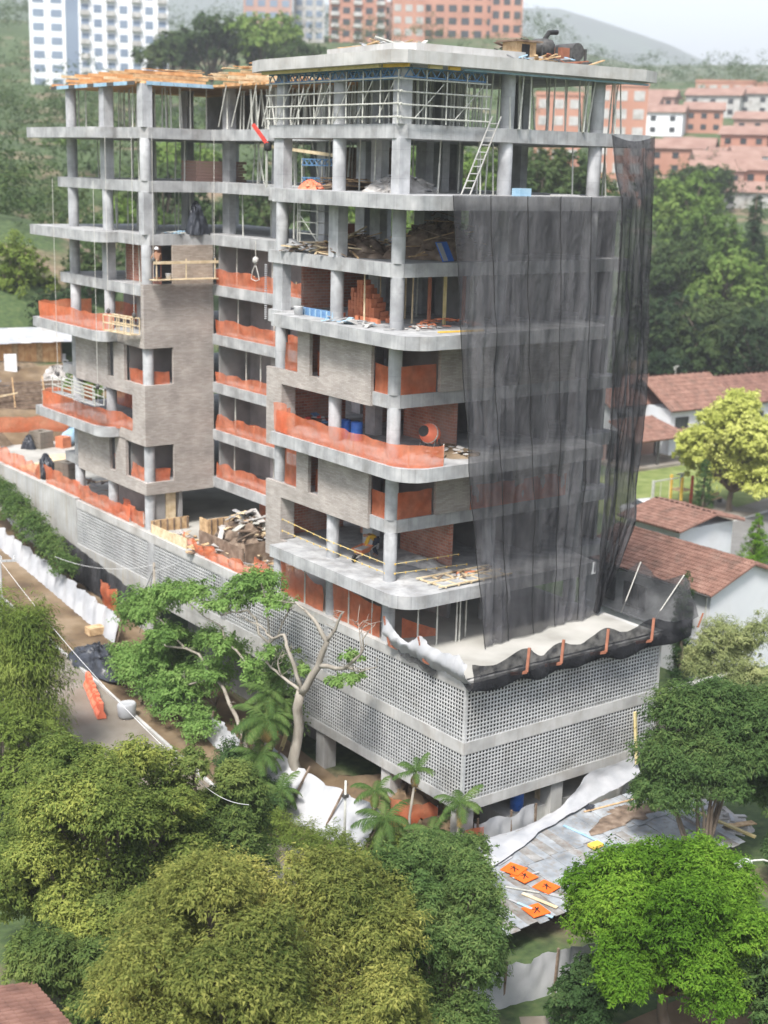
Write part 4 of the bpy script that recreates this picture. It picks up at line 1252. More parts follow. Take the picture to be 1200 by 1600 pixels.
def conifer(name, label, base, h, r, mat, seed, n=7000, leaf=(.22, .05), power=.8):
    lob = []
    k = 9
    for i in range(k):
        t = (i + .4) / k
        rr = r * (1 - t) ** power + .05
        lob.append((base[0], base[1], base[2] + h * (.06 + .92 * t), rr, rr, h / k * .8))
    return tree(name, label, 'tree', base, lob, n, leaf, mat, seed, r * .2, clump=.35)
conifer('pine_tree', 'tall dark pointed conifer on the slope right of the net', (131.5, 93.5, 13.4), 15.0, 2.4, 'leaf_far_dark', 601, 7000, (.5, .14))
conifer('cypress', 'slim dark cypress in front of the basketball backboard', (49.2, 29.7, 0.0), 8.2, 1.05, 'leaf_dark', 602, 9000, (.16, .05), .45)
conifer('cypress', 'small bright green conifer by the road at the right edge', (50.6, 25.3, 0.0), 4.6, 1.5, 'leaf_bright', 603, 8000, (.18, .06), .8)
conifer('cypress', 'thin cypress against the corner of the white house', (26.2, 11.2, 0.0), 7.2, .7, 'leaf_dark', 604, 7000, (.14, .05), .35)
tree('golden_tree', 'big yellow green dome tree in the park beside the road', 'tree', (64.5, 39.5, 0.0),
     lobeset((64.4, 39.2, 5.6), (5.0, 5.0, 5.2), 34, 77, .30, .80), 60000, (.32, .19), 'leaf_yellow', 605, .3, low=-.7)

# fuller growth between the street and the podium screens
for lab, b, lo, n, mt, sd in (
    ('leafy green sapling left of the bare tree, before the lower screen', (-1.0, 13.2, .2), [(-.9, 13.0, 3.4, 1.1, 1.2, 1.0), (-.8, 13.8, 5.0, 1.0, 1.1, .9), (-1.1, 12.4, 4.6, .9, .9, .8), (-1.2, 14.4, 2.4, 1.0, 1.1, .9), (-.9, 12.6, 6.4, .8, .8, .7)], 9000, 'leaf_green', 81),
    ('light green sapling beside the ledge above the street fence', (-.9, 19.0, .9), [(-.8, 18.8, 3.6, .9, 1.1, .8), (-.7, 19.8, 5.2, 1.0, 1.2, .8), (-.8, 17.6, 5.4, .9, 1.0, .7), (-1.0, 20.8, 3.0, .9, 1.1, .8)], 8000, 'leaf_fresh', 82),
    ('dark green undergrowth around the palm clump by the street', (-3.2, 10.2, 0), [(-3.4, 12.4, 1.0, 1.0, 1.2, 1.0), (-3.4, 10.4, .9, .9, 1.1, .9), (-3.9, 9.2, .8, .8, 1.1, .8), (-3.0, 13.6, 1.2, .9, 1.2, 1.0)], 12000, 'leaf_dark', 83),
    ('leafy light green shrubs along the street verge under the sparse tree', (-3.0, 22.0, 1.2), [(-3.0, 20.0, 1.9, .9, 1.2, .8), (-2.8, 22.0, 2.3, 1.0, 1.3, .9), (-3.0, 24.2, 2.6, 1.0, 1.2, .9), (-2.6, 18.0, 1.6, .8, 1.1, .7)], 9000, 'leaf_fresh', 85),
    ('low green weeds around the podium corner palms', (-1.6, 2.4, 0), [(-1.8, 1.6, .5, 1.0, 1.0, .6), (-.8, 3.4, .5, .8, 1.0, .6), (-2.2, 3.4, .4, .8, .9, .5), (-.4, .8, .5, .9, .8, .6)], 9000, 'leaf_lime', 84)):
    tree('undergrowth' if 'under' in lab or 'weeds' in lab else 'sapling', lab, 'shrub' if 'under' in lab or 'weeds' in lab else 'tree', b, lo, n, (.17, .075), mt, sd, .05, clump=.38, jag=.25, inner=.25)
palm('grey green palm right behind the tall dark palm by the screens', (-1.8, 12.6, 0.0), (-1.7, 12.5, 5.0), 13, 1.7, 11, .08, 2)
palm('slim young palm at the edge of the tan earth under the podium', (-.9, 5.0, 0.0), (-.8, 5.0, 2.6), 11, 1.3, 12, .05, 3)

# ================================================================== STREET, PARK, NEIGHBOUR HOUSES
def sheet(name, mat, pts, lift=.02, step=1.0):
    """a paved sheet that follows the ground: pts = quad corners in plan"""
    a, b, c, d = [Vector(p) for p in pts]
    nu = max(2, int((b - a).length / step))
    nv = max(2, int((d - a).length / step))
    rows = []
    for i in range(nu + 1):
        u = i / nu
        row = []
        for j in range(nv + 1):
            v = j / nv
            p = a.lerp(b, u).lerp(d.lerp(c, u), v)
            row.append((p.x, p.y, tz(p.x, p.y) + lift))
        rows.append(row)
    return struct(MB().grid(rows).build(name, mat))

# left street (runs along the podium, rising away from the camera)
sheet('street', 'pave', [(-12, -2), (-12, 60), (-4.2, 60), (-4.2, -2)], .03)
sheet('dirt_verge', 'earth', [(-4.2, -2), (-4.2, 60), (1.6, 60), (1.6, -2)], .045)
kb = []
for i in range(31):
    y = -2 + i * 2.0
    kb.append(y)
for y in kb[:-1]:
    z0, z1 = tz(-4.1, y), tz(-4.1, y + 1.96)
    b = MB()
    b.v += [(-4.28, y, z0), (-4.12, y, z0), (-4.12, y + 1.96, z1), (-4.28, y + 1.96, z1), (-4.28, y, z0 + .15), (-4.12, y, z0 + .15), (-4.12, y + 1.96, z1 + .15), (-4.28, y + 1.96, z1 + .15)]
    b.f += [(0, 3, 2, 1), (4, 5, 6, 7), (0, 1, 5, 4), (1, 2, 6, 5), (2, 3, 7, 6), (3, 0, 4, 7)]
    struct(b.build('kerb', 'conc_pale'))
sheet('earth_slope', 'earth', [(1.9, 60.2), (1.9, 70), (21, 72), (21, 60.2)], .06, .8)
# foreground walk and bare ground bottom right
sheet('footpath', 'pave', [(-6.2, -11.5), (-4.4, -8.8), (-3.4, -9.4), (-5.2, -12.0)], .03, .5)
sheet('bare_ground', 'earth', [(-4.5, -16.0), (-2.2, -11.2), (6, -11.5), (6, -16)], .035, .6)
# right: road, park pad, lawn
sheet('road', 'asphalt', [(44, 14), (44, 33.6), (90, 41.5), (90, 16)], .03, 3)
sheet('sidewalk', 'pave', [(44, 33.7), (44, 36.2), (90, 44.2), (90, 41.6)], .12, 3)
sheet('park_pad', 'pave', [(57.5, 38.4), (59.0, 42.0), (68.0, 43.2), (66.0, 39.8)], .15, 2)
MT['lawn'] = surf('lawn_grass', [(0.10, 0.135, 0.035), (0.155, 0.19, 0.055), (0.21, 0.235, 0.085)], 0.7, rough=0.97, bump=0.5, bscale=14)
sheet('lawn', 'lawn', [(52, 36.6), (56, 56.0), (80, 57.2), (90, 44.4)], .05, 2)
for i in range(22):
    x = 44 + i * 2.1
    y = 33.62 + (x - 44) * .172
    pstick('kerb', 'conc_pale', None, (x, y, .07), (x + 2.05, y + .352, .07), .16, .17)['kind'] = 'structure'

# ---- tiled roofs
def tile_row_mesh(L, w, n, mat, key):
    """one row of barrel tiles running down a slope of length L (local +X), n overlapping tiles"""
    b = MB()
    for i in range(n):
        x0, x1 = L * i / n, L * (i + 1) / n + .03
        z0, z1 = .035, .0
        for (a0, a1) in ((0, 60), (60, 120), (120, 180)):
            y0, y1 = w * .5 * math.cos(R(a0)), w * .5 * math.cos(R(a1))
            h0, h1 = w * .34 * math.sin(R(a0)), w * .34 * math.sin(R(a1))
            # lower end of each tile rides over the next one
            b.quad((x0, y0, h0 + z1), (x1, y0, h0 * 1.05 + z0), (x1, y1, h1 * 1.05 + z0), (x0, y1, h1 + z1))
        y = w * .5
        b.quad((x1, -y, z0), (x1, y, z0), (x1, y * .5, w * .32 + z0), (x1, -y * .5, w * .32 + z0))
    return b.mesh('tile_row', mat)

def tiled_slope(parent, a, b, c, mat, w=.24, ntile=10, name='roof_slope', deck='tile_dark'):
    """slope: a,b = ends of the upper edge, c = lower edge point below a (all relative to parent)"""
    a, b, c = Vector(a), Vector(b), Vector(c)
    along = b - a
    dn = c - a
    n = max(2, int(along.length / w))
    nv = along.cross(dn).normalized()
    if nv.z < 0: nv = -nv
    q = MB()
    t = nv * .09
    q.v += [tuple(p) for p in (a - t, b - t, b + dn - t, c - t, a - nv * .005, b - nv * .005, b + dn - nv * .005, c - nv * .005)]
    q.f += [(3, 2, 1, 0), (4, 5, 6, 7), (0, 1, 5, 4), (1, 2, 6, 5), (2, 3, 7, 6), (3, 0, 4, 7)]
    roof = q.build(name, deck, parent)
    me = tile_row_mesh(dn.length, w * 1.02, ntile, mat, n)
    xax = dn.normalized()
    yax = nv.cross(xax).normalized()
    Mx = Matrix((xax, yax, nv)).transposed()
    for i in range(n):
        p = a + along * ((i + .5) / n)
        o = obj('tile_row', me, roof, p + nv * .004 * (i % 3))
        o.rotation_euler = Mx.to_euler()
        o.scale = (1, 1, .9 + .2 * ((i * 37) % 10) / 10)
    return roof

def window(parent, p0, p1, z0, z1, nrm, panes=2, mat='glass', frame='steel_dark'):
    """window on a wall between plan points p0,p1 (relative to parent); nrm = outward plan direction"""
    p0, p1, nr = Vector((p0[0], p0[1], 0)), Vector((p1[0], p1[1], 0)), Vector((nrm[0], nrm[1], 0))
    b = MB()
    b.bar(p0 + nr * .03 + Vector((0, 0, z0)), p1 + nr * .03 + Vector((0, 0, z0)), .07, .07)
    b.bar(p0 + nr * .03 + Vector((0, 0, z1)), p1 + nr * .03 + Vector((0, 0, z1)), .07, .07)
    for k in range(panes + 1):
        q = p0.lerp(p1, k / panes) + nr * .032
        b.bar(q + Vector((0, 0, z0)), q + Vector((0, 0, z1)), .06, .065)
    f = b.build('window', frame, parent)
    for k in range(panes):
        q0, q1 = p0.lerp(p1, k / panes) + nr * .012, p0.lerp(p1, (k + 1) / panes) + nr * .012
        MB().quad(q0 + Vector((0, 0, z0)), q1 + Vector((0, 0, z0)), q1 + Vector((0, 0, z1)), q0 + Vector((0, 0, z1))).build('pane', mat if (k or mat == 'glass') else 'curtain', f)
    return f

# near white house right of the podium: gable end toward the camera, ridge along Y
h = thing('house', 'white two storey house with red tiled gable roof beside the podium', 'house', (31.5, 15.5, 0))
b = MB()
hw, y0, y1, ze, zr = 3.45, -4.75, 6.2, 5.75, 7.05
P = [(-hw, 0), (hw, 0), (hw, ze - .05), (0, zr - .12), (-hw, ze - .05)]
b.v += [(p[0], y0, p[1]) for p in P] + [(p[0], y1, p[1]) for p in P]
b.f += [(4, 3, 2, 1, 0)[::-1], (5, 6, 7, 8, 9)[::-1]] + [(i, (i + 1) % 5, 5 + (i + 1) % 5, 5 + i)[::-1] for i in range(5)]
b.build('wall', 'white', h)
tiled_slope(h, (0, y0 - .35, zr), (0, y1 + .3, zr), (-hw - .45, y0 - .35, ze - .12), 'tile', .235, 11)
tiled_slope(h, (0.02, y0 - .35, zr), (0.02, y1 + .3, zr), (hw + .45, y0 - .35, ze - .12), 'tile', .47, 8)
for i in range(26):
    yy = y0 - .3 + i * .43
    MB().tube([(0, yy, zr + .03), (0, yy + .46, zr + .045)], .11, 8).build('ridge_tile', 'tile', h)
window(h, (-hw, 2.2), (-hw, .4), 3.2, 4.7, (-1, 0), 3)
window(h, (-hw, -2.2), (-hw, -3.5), 3.2, 4.7, (-1, 0), 2)
window(h, (-hw, -2.4), (-hw, -3.7), .5, 2.0, (-1, 0), 3)
window(h, (-hw, 4.6), (-hw, 3.0), 3.2, 4.7, (-1, 0), 2)
MB().tube([(-hw - .50, y0 - .3, ze - .16), (-hw - .50, y1 + .2, ze - .16)], .06, 6).build('gutter', 'steel_dark', h)
MB().tube([(-hw - .08, y0 + .25, 0), (-hw - .08, y0 + .25, ze - .3)], .05, 6).build('downpipe', 'steel', h)
pbox('wall_band', 'white', h, -hw - .05, -hw, y0, y1, 2.5, 2.62)
# garden wall between podium and house
gw = thing('garden_wall', 'low concrete block wall between the podium end and the white house', 'wall', (20, 6, 0))
for r in range(7):
    for c in range(14):
        pbox('block', 'pave', gw, -5.9 + c * .81 + (.4 if r % 2 else 0), -5.13 + c * .81 + (.4 if r % 2 else 0), -.1 - .004 * ((r * 7 + c * 3) % 4), .1, r * .4, r * .4 + .385)
pbox('coping', 'conc_pale', gw, -6.1, 6.0, -.16, .16, 2.80, 2.92)

# small white house behind it
h = thing('house', 'small white house with low tiled roof behind the near red tiled roof', 'house', (46.3, 28.6, 0))
MB().box(-3.0, 3.0, -1.9, 3.4, 0, 3.95).build('wall', 'white', h)
tiled_slope(h, (.3, -2.5, 4.85), (.3, 3.9, 4.85), (-3.7, -2.5, 4.0), 'tile', .3, 9)
tiled_slope(h, (.32, -2.5, 4.85), (.32, 3.9, 4.85), (3.7, -2.5, 4.0), 'tile', .5, 6)
window(h, (-3.0, 1.4), (-3.0, 0), 1.6, 3.0, (-1, 0), 2)

# far row: two white houses and a dark roofed one
def row_house(label, loc, w, d, ze, zr, rz, mat='tile_dark', wins=(), dark='tile_dark'):
    h = thing('house', label, 'house', loc, rz)
    MB().box(0, w, 0, d, 0, ze).build('wall', 'white', h)
    tiled_slope(h, (-.5, d * .5, zr), (w + .5, d * .5, zr), (-.5, -.6, ze - .1), mat, .42, 9, deck=dark)
    tiled_slope(h, (-.5, d * .5 + .02, zr), (w + .5, d * .5 + .02, zr), (-.5, d + .6, ze - .1), mat, .8, 5, deck=dark)
    for (x0, x1, z0, z1, n) in wins:
        window(h, (x0, 0), (x1, 0), z0, z1, (0, -1), n)
    return h
row_house('far white house with dark brown hip roof right behind the black net', (75.0, 65.3, 0), 8.4, 7.5, 5.1, 7.5, R(-4), 'tile_dark', ((1.2, 2.4, 3.7, 4.1, 2), (4.2, 5.6, 3.0, 4.5, 2), (.4, 1.6, .5, 2.0, 2)))
h3 = row_house('far white house with brown roof and aerial, beside the yellow green tree', (79.6, 60.6, 0), 9.4, 9.0, 5.0, 7.9, R(-4), 'tile', ((.7, 2.6, 2.3, 4.1, 3), (4.2, 4.6, 3.9, 4.3, 1), (4.9, 6.4, 3.9, 4.3, 2)))
MB().bar((4.6, 4.5, 7.8), (4.6, 4.5, 9.0), .05).bar((4.2, 4.5, 8.8), (5.1, 4.5, 8.9), .05).bar((4.3, 4.5, 8.5), (4.9, 4.5, 9.0), .05).build('aerial', 'steel', h3)
row_house('long dark roofed house at the right edge behind the yellow green tree', (89.8, 59.5, 0), 13.0, 9.0, 5.2, 7.4, R(-4), 'tile_dark', ((2, 3.6, 2.4, 4.0, 2),))
# veranda in front
v = thing('veranda', 'open veranda with red tiled roof on dark posts before the far white house', 'veranda', (73.0, 56.6, 0.3))
for (x, y) in ((-2.6, 0), (.5, 0), (4.0, 0), (4.0, 3.6), (-2.6, 3.6)):
    pbox('post', 'steel_dark', v, x - .11, x + .11, y - .11, y + .11, 0, 2.6)
pbox('beam', 'steel_dark', v, -3.0, 4.3, -.14, .14, 2.6, 2.8)
pbox('floor', 'pave', v, -3.6, 4.6, -.6, 5.0, -.3, .02)
pbox('back_wall', 'brickpink', v, -3.0, 5.0, 4.6, 4.8, .02, 2.6)
MB().quad((-2.4, 4.585, .05), (-1.2, 4.585, .05), (-1.2, 4.585, 2.0), (-2.4, 4.585, 2.0)).build('door', 'black', v)
tiled_slope(v, (-3.4, 3.6, 4.4), (3.2, 3.6, 4.4), (-3.4, -.7, 2.78), 'tile', .36, 8)
q = MB()
q.v += [(3.2, 3.6, 4.4), (4.9, -.7, 2.80), (4.9, 4.6, 2.80), (3.2, -.7, 2.79), (3.2, -.7, 2.70), (4.9, -.7, 2.70), (4.9, 4.6, 2.70)]
q.f += [(0, 3, 1), (0, 1, 2), (1, 5, 6, 2), (3, 4, 5, 1)]
q.build('hip', 'tile', v)
pbox('lower_roof', 'tile', v, 5.0, 10.6, 2.9, 4.6, 2.35, 2.55)

# ---- park: white car, play frame, backboard, bench
def car(loc, rz):
    c = thing('car', 'white parked car behind the small tiled roof', 'car', loc, rz)
    prof = [(-2.1, .35), (-2.15, .75), (-1.9, .95), (-1.25, 1.05), (-.55, 1.46), (.75, 1.50), (1.55, 1.10), (2.0, 1.0), (2.1, .7), (2.08, .35)]
    rows = []
    for s, k in ((-.86, 0), (-.80, 1), (.80, 1), (.86, 0)):
        rows.append([(x, s if z < 1.06 else s * .80, z if k else min(z, 1.02)) for x, z in prof])
    body = MB()
    body.grid(rows)
    for r_, rev in ((rows[0], 0), (rows[-1], 1)):
        n = len(body.v)
        body.v += r_
        f = tuple(range(n, n + len(r_)))
        body.f.append(f if rev else f[::-1])
    n = len(body.v)
    body.v += [rows[0][0], rows[0][-1], rows[-1][-1], rows[-1][0]]
    body.f.append((n, n + 3, n + 2, n + 1))
    body.build('body', 'white_plastic', c, True)
    MB().quad((-1.22, -.62, 1.09), (-.60, -.60, 1.44), (-.60, .60, 1.44), (-1.22, .62, 1.09)).build('windscreen', 'glass', c)
    MB().quad((.82, -.60, 1.485), (1.50, -.62, 1.15), (1.50, .62, 1.15), (.82, .60, 1.485)).build('rear_window', 'glass', c)
    for s in (-1, 1):
        MB().quad((-1.1, s * .81, 1.08), (-.5, s * .69, 1.40), (.7, s * .69, 1.43), (1.3, s * .81, 1.10)).build('side_window', 'glass', c)
        MB().quad((-2.14, s * .45, .62), (-2.14, s * .75, .62), (-2.06, s * .75, .82), (-2.06, s * .45, .82)).build('headlight', 'curtain', c)
        for x in (-1.35, 1.3):
            w = MB().tube([(x, s * .70, .32), (x, s * .89, .32)], .32, 16).build('wheel', 'black', c)
            MB().tube([(x, s * .885, .32), (x, s * .90, .32)], .19, 12).build('rim', 'steel', w)
    return c
car((56.4, 42.2, .08), R(-18))
pf = thing('play_frame', 'coloured climbing frame with twin slide roof on the lawn', 'playground', (62.6, 43.6, .06))
for (x, y, m) in ((0, 0, 'yellow'), (1.4, 0, 'red'), (1.4, 1.3, 'blue_steel'), (0, 1.3, 'yellow'), (-3.4, .4, 'steel')):
    pbox('post', m, pf, x - .1, x + .1, y - .1, y + .1, 0, 2.6)
pbox('deck', 'wood', pf, 0, 1.4, 0, 1.3, 1.2, 1.3)
for s in (-1, 1):
    MB().bar((.7 + .35 * s - .4, .1, 2.95), (.7 + .35 * s + .5, 1.2, 2.5), .55, .06).build('roof_panel', 'steel', pf)
pstick('swing_beam', 'steel', pf, (-3.4, .4, 2.5), (0, .4, 2.5), .1, .1)
MB().quad((1.4, -.1, 1.3), (1.4, -.8, 1.3), (3.0, -.8, .1), (3.0, -.1, .1)).build('slide', 'blue_pale', pf)
for x in (-2.4, -1.2):
    pstick('swing_rope', 'rope', pf, (x, .4, 2.45), (x, .4, .6), .03, .03)
    pbox('swing_seat', 'black', pf, x - .25, x + .25, .3, .5, .52, .58)
bb = thing('basketball_hoop', 'white basketball backboard on a post behind the slim cypress', 'hoop', (64.6, 41.9, .1))
pbox('backboard', 'white_plastic', bb, -.55, .55, -.03, .03, 2.7, 3.7)
MB().tube([(0, .1, 0), (0, .1, 3.0)], .07, 8).build('post', 'steel_dark', bb)
MB().tube([(.22 * math.cos(t / 2), -.28 + .22 * math.sin(t / 2), 2.9) for t in range(13)], .02, 6).build('rim', 'red', bb)
be = thing('bench', 'brown slatted bench in the shade of the yellow green tree', 'bench', (65.8, 41.9, .15), R(10))
for k in range(3):
    pbox('slat', 'wood', be, -.9, .9, .14 * k, .14 * k + .11, .42, .46)
for k in range(2):
    pbox('back_slat', 'wood', be, -.9, .9, .46, .50, .6 + .17 * k, .72 + .17 * k)
for s in (-.7, .7):
    pbox('leg', 'steel_dark', be, s - .04, s + .04, .02, .46, 0, .42)

# ---- bottom left roof corner, right by the camera side of the street
h = thing('house', 'house with weathered brown tiled roof cut off by the bottom left corner', 'house', (-24.0, -4.5, 0))
MB().box(-4, 3.4, -5, 1.8, 0, 2.9).build('wall', 'white', h)
tiled_slope(h, (-3.6, 3.1, 4.62), (-3.6, -7, 4.62), (4.25, 3.1, 3.0), 'tile_dark', .24, 22, deck='tile_dark')
tiled_slope(h, (-3.62, 3.1, 4.62), (-3.62, -7, 4.62), (-9, 3.1, 3.4), 'tile_dark', .8, 8)

# ---- lamp post, poles and cables
lp = thing('lamp_post', 'grey street lamp post at the right edge beside the palm', 'lamp post', (3.0, -13.8, 0))
MB().tube([(0, 0, 0), (0, 0, 6.2)], [.10, .07], 10).build('pole', 'steel', lp, True)
MB().tube([(0, 0, 6.1), (-.5, .25, 6.3), (-1.0, .5, 6.3)], .035, 8).build('arm', 'steel', lp)
MB().box(-1.7, -.95, .35, .65, 6.22, 6.36).build('lamp_head', 'white_plastic', lp)
def pole(label, x, y, h, mat, r=.09):
    z = tz(x, y)
    p = thing('utility_pole', label, 'pole', (x, y, z))
    MB().tube([(0, 0, -.3), (0, 0, h)], [r * 1.15, r * .85], 10).build('shaft', mat, p, True)
    return p
pole('wooden pole leaning against the retaining wall end, cables tied to its top', .9, 29.2, 5.2, 'bark_pale')
p = pole('grey metal pole standing on the white fence sheet by the bare tree', -2.3, 5.2, 3.4, 'steel', .06)
pbox('clamp', 'steel_dark', p, -.12, .12, -.1, .1, 2.6, 2.75)
p = pole('concrete utility pole with insulators rising from the left edge tree', -9.8, 25.6, 8.4, 'conc', .13)
pstick('crossarm', 'conc', p, (-.7, .3, 8.1), (.8, -.4, 8.1), .1, .1)
for k in (-.5, .1, .7):
    MB().lathe((k, -.04 - .45 * (k - .1), 8.16), [(.05, 0), (.07, .06), (.04, .14), (.06, .18)], 8).build('insulator', 'white_plastic', p)
def cable(label, a, b, sag, mat='cable', r=.012, mid=None):
    n = 14
    a, b = Vector(a), Vector(b)
    P = [a.lerp(b, i / n) - Vector((0, 0, sag * 4 * (i / n) * (1 - i / n))) for i in range(n + 1)]
    return tag(MB().tube(P, r, 5).build('cable', mat), label, 'cable')
cable('long pale cable descending from the left edge pole across the street', (-9.8, 25.6, tz(-9.8, 25.6) + 8.2), (-10.6, 4.0, 6.2), .5, r=.012)
cable('pale cable piece over the dark left dome toward the bottom', (-10.6, 4.0, 6.2), (-12.6, -3.5, 8.4), .3, r=.012)
cable('thin cable from the wooden pole to the retaining wall', (.9, 29.2, 7.0), (-1.2, 38.4, 5.6), .5)
cable('white cable rising from the wooden pole to the podium pier', (.9, 29.2, 6.6), (1.3, 27.0, 7.6), .02)
cable('dark cable hanging in a loop at the wooden pole', (.9, 29.1, 6.9), (-.6, 31.5, 2.6), .6, 'steel_dark', .02)
cable('second dark cable hanging from the wooden pole to the ground', (.9, 29.2, 6.9), (.2, 29.8, 2.8), .3, 'steel_dark', .02)

# ================================================================== NETS, TARPS AND MESH BARRIERS
MT['net'] = netmat('black_shade_net', (0.052, 0.052, 0.057), (0.145, 0.143, 0.152), 0.69, 0.7, 0.2, (1, 1, 0.3), 0.56, 0.45)
MT['net_dense'] = netmat('black_shade_net_folded', (0.028, 0.029, 0.032), (0.085, 0.085, 0.091), 0.86, 0.8, 0.2, (1, 1, 0.22), 0.78, 0.9)
MT['net_black'] = netmat('black_catch_net', (0.014, 0.015, 0.017), (0.045, 0.045, 0.05), 0.88, 1.2, 0.15, (1, 1, 1), 0.74)
MT['net_thin'] = netmat('black_shade_net_single', (0.03, 0.031, 0.034), (0.085, 0.086, 0.09), 0.72, 0.8, 0.2, (1, 1, 1), 0.6, 0.7)

def lerp(a, b, t): return a + (b - a) * t
def keyed(keys, z):
    """keys: list of (z, value tuple) from top down"""
    for (za, va), (zb, vb) in zip(keys[:-1], keys[1:]):
        if z <= za and z >= zb:
            t = (za - z) / (za - zb)
            return tuple(lerp(p, q, t) for p, q in zip(va, vb))
    return keys[-1][1] if z < keys[-1][0] else keys[0][1]

def hang(name, label, lk, rk, zt, zb, nx, nz, mat, seed, amp, seams, bottom=None):
    P = []
    for i in range(nz + 1):
        t = i / nz
        row = []
        for j in range(nx + 1):
            u = j / nx
            zlow = bottom(u) if bottom else zb
            z = lerp(zt(u) if callable(zt) else zt, zlow, t)
            l, r_ = keyed(lk, z), keyed(rk, z)
            x, y = lerp(l[0], r_[0], u), lerp(l[1], r_[1], u)
            fall = min(1, t * 3)
            w = wob(u * 9 + .8 * wob(t * 4, seed), seed) * .6 + wob(u * 23 + t * 4.5, seed + 2) * .45 + wob(u * 7 - t * 11, seed + 4) * .6 + wob(u * 47 + t * 9, seed + 7) * .3
            y += amp * (w - .55) * (.15 + .85 * fall)
            x += amp * .12 * wob(t * 6 + u * 3, seed + 5) * fall * math.sin(u * math.pi)
            row.append((x, y, z))
        P.append(row)
    o = MB().grid(P).build(name, mat, None, True)
    tag(o, label, 'net')
    for u in seams:
        j = int(u * nx)
        MB().tube([(p[j][0], p[j][1] - .03, p[j][2]) for p in P[::2]], .022, 4).build('seam', 'seam', o)
    return o

hang('shade_net', 'huge black shade net hung over the right face of the block', [(28.75, (2.45, 5.05)), (20, (3.25, 4.86)), (8.3, (4.85, 4.6))], [(28.75, (12.5, 5.02)), (15, (12.6, 4.85)), (8.3, (12.95, 5.5))],
     28.68, 8.42, 130, 110, 'net', 1, .17, (0, .21, .42, .62, .80, 1.0), lambda u: 8.42 + .05 * abs(math.sin(u * 14)))
hang('shade_net', 'dark folded side panel of black net at the right end of the block', [(31.6, (14.0, 7.45)), (30, (13.2, 6.3)), (28.6, (12.45, 5.0)), (18, (12.35, 4.8)), (8.3, (12.85, 5.5))],
     [(31.6, (16.95, 7.45)), (28.6, (16.05, 6.5)), (18.4, (14.95, 5.2)), (13.2, (14.75, 5.1)), (11, (14.1, 5.3)), (8.3, (13.25, 5.9))],
     lambda u: 31.5 - .25 * math.sin(u * math.pi), 8.5, 50, 110, 'net_dense', 4, .20, (0.02, .72, 1.0))

# ---- catch net round the podium edge
def _cat(P, sub):
    """smooth curve through points"""
    P = [Vector(p) for p in P]
    out = []
    n = len(P)
    for i in range(n - 1):
        p0, p1, p2, p3 = P[max(i - 1, 0)], P[i], P[i + 1], P[min(i + 2, n - 1)]
        for k in range(sub):
            t = k / sub
            out.append(.5 * (2 * p1 + (p2 - p0) * t + (2 * p0 - 5 * p1 + 4 * p2 - p3) * t * t + (3 * p1 - p0 - 3 * p2 + p3) * t ** 3))
    out.append(P[-1])
    return out

def strip(name, label, lines, mat, cat='net', seed=0, amp=.04, sub=7):
    """sheet lofted smoothly through a few hand-laid lines of equal point count"""
    rows = [_cat(l, sub) for l in lines]
    cols = [_cat(c, sub) for c in zip(*rows)]
    Q = []
    for i in range(len(cols[0])):
        Q.append([cols[j][i] + Vector((wob(j * .5 + i * .35, seed) * amp, wob(j * .6 - i * .3, seed + 1) * amp, wob(j * .45 + i * .2, seed + 2) * amp * .7)) for j in range(len(cols))])
    o = MB().grid(Q).build(name, mat, None, True)
    if label:
        tag(o, label, cat)
    return o
TX = [1.25, 2.6, 4.25, 5.2, 6.3, 7.6, 9.1, 10.6, 12.1, 13.6, 15.0]
_th = [.35, .12, .55, .02, .42, .10, .58, .16, .50, .12, .05]
top = [(x, 1.12, 9.0 + _th[k]) for k, x in enumerate(TX)]
mid = [(x, 1.0, 8.55 + (.1 if k % 2 == 0 else -.12)) for k, x in enumerate(TX)]
_tl = [0, .22, .02, .30, .05, .16, 0, .34, .06, .20, .1]
low = [(x, 1.2, 8.14 - _tl[k]) for k, x in enumerate(TX)]
inn = [(x, 1.9, 8.40) for x in TX]
strip('catch_net', 'black sagging catch net along the podium edge above the right screen', [top, mid, low, inn], 'net_black', 'net', 3, .03)
strip('catch_net', 'black net screen rising past the podium end toward the white house', [[(14.5, 6.5, 10.3), (15.0, 5.6, 10.3), (15.35, 4.9, 10.85), (15.7, 3.8, 10.2), (16.0, 2.6, 10.65), (16.1, 2.0, 9.6), (16.0, 1.5, 8.9)],
      [(14.5, 6.7, 9.3), (14.8, 5.7, 9.2), (15.0, 4.9, 9.3), (15.1, 3.9, 9.0), (15.3, 2.8, 9.2), (15.3, 2.0, 8.9), (15.2, 1.4, 8.7)],
      [(14.2, 6.8, 8.42), (14.2, 5.8, 8.4), (14.2, 4.9, 8.4), (14.1, 3.9, 8.4), (14.0, 2.9, 8.4), (14.0, 2.0, 8.4), (14.2, 1.3, 8.5)]], 'net_thin', 'net', 5, .05)
for i, x in enumerate((4.25, 6.3, 9.1, 12.1)):
    lab = ('first', 'second', 'third', 'fourth')[i]
    br = thing('net_bracket', lab + ' rust red angled bracket of the podium catch net from the corner', 'bracket', (x, 1.68, 8.37), 0, 'catch net brackets')
    pstick('foot', 'rust', br, (-.5, -.25, -.02), (-.05, -.80, .16), .12, .12)
    pstick('arm', 'rust', br, (-.05, -.80, .16), (.14, -.68, 1.2), .12, .12)
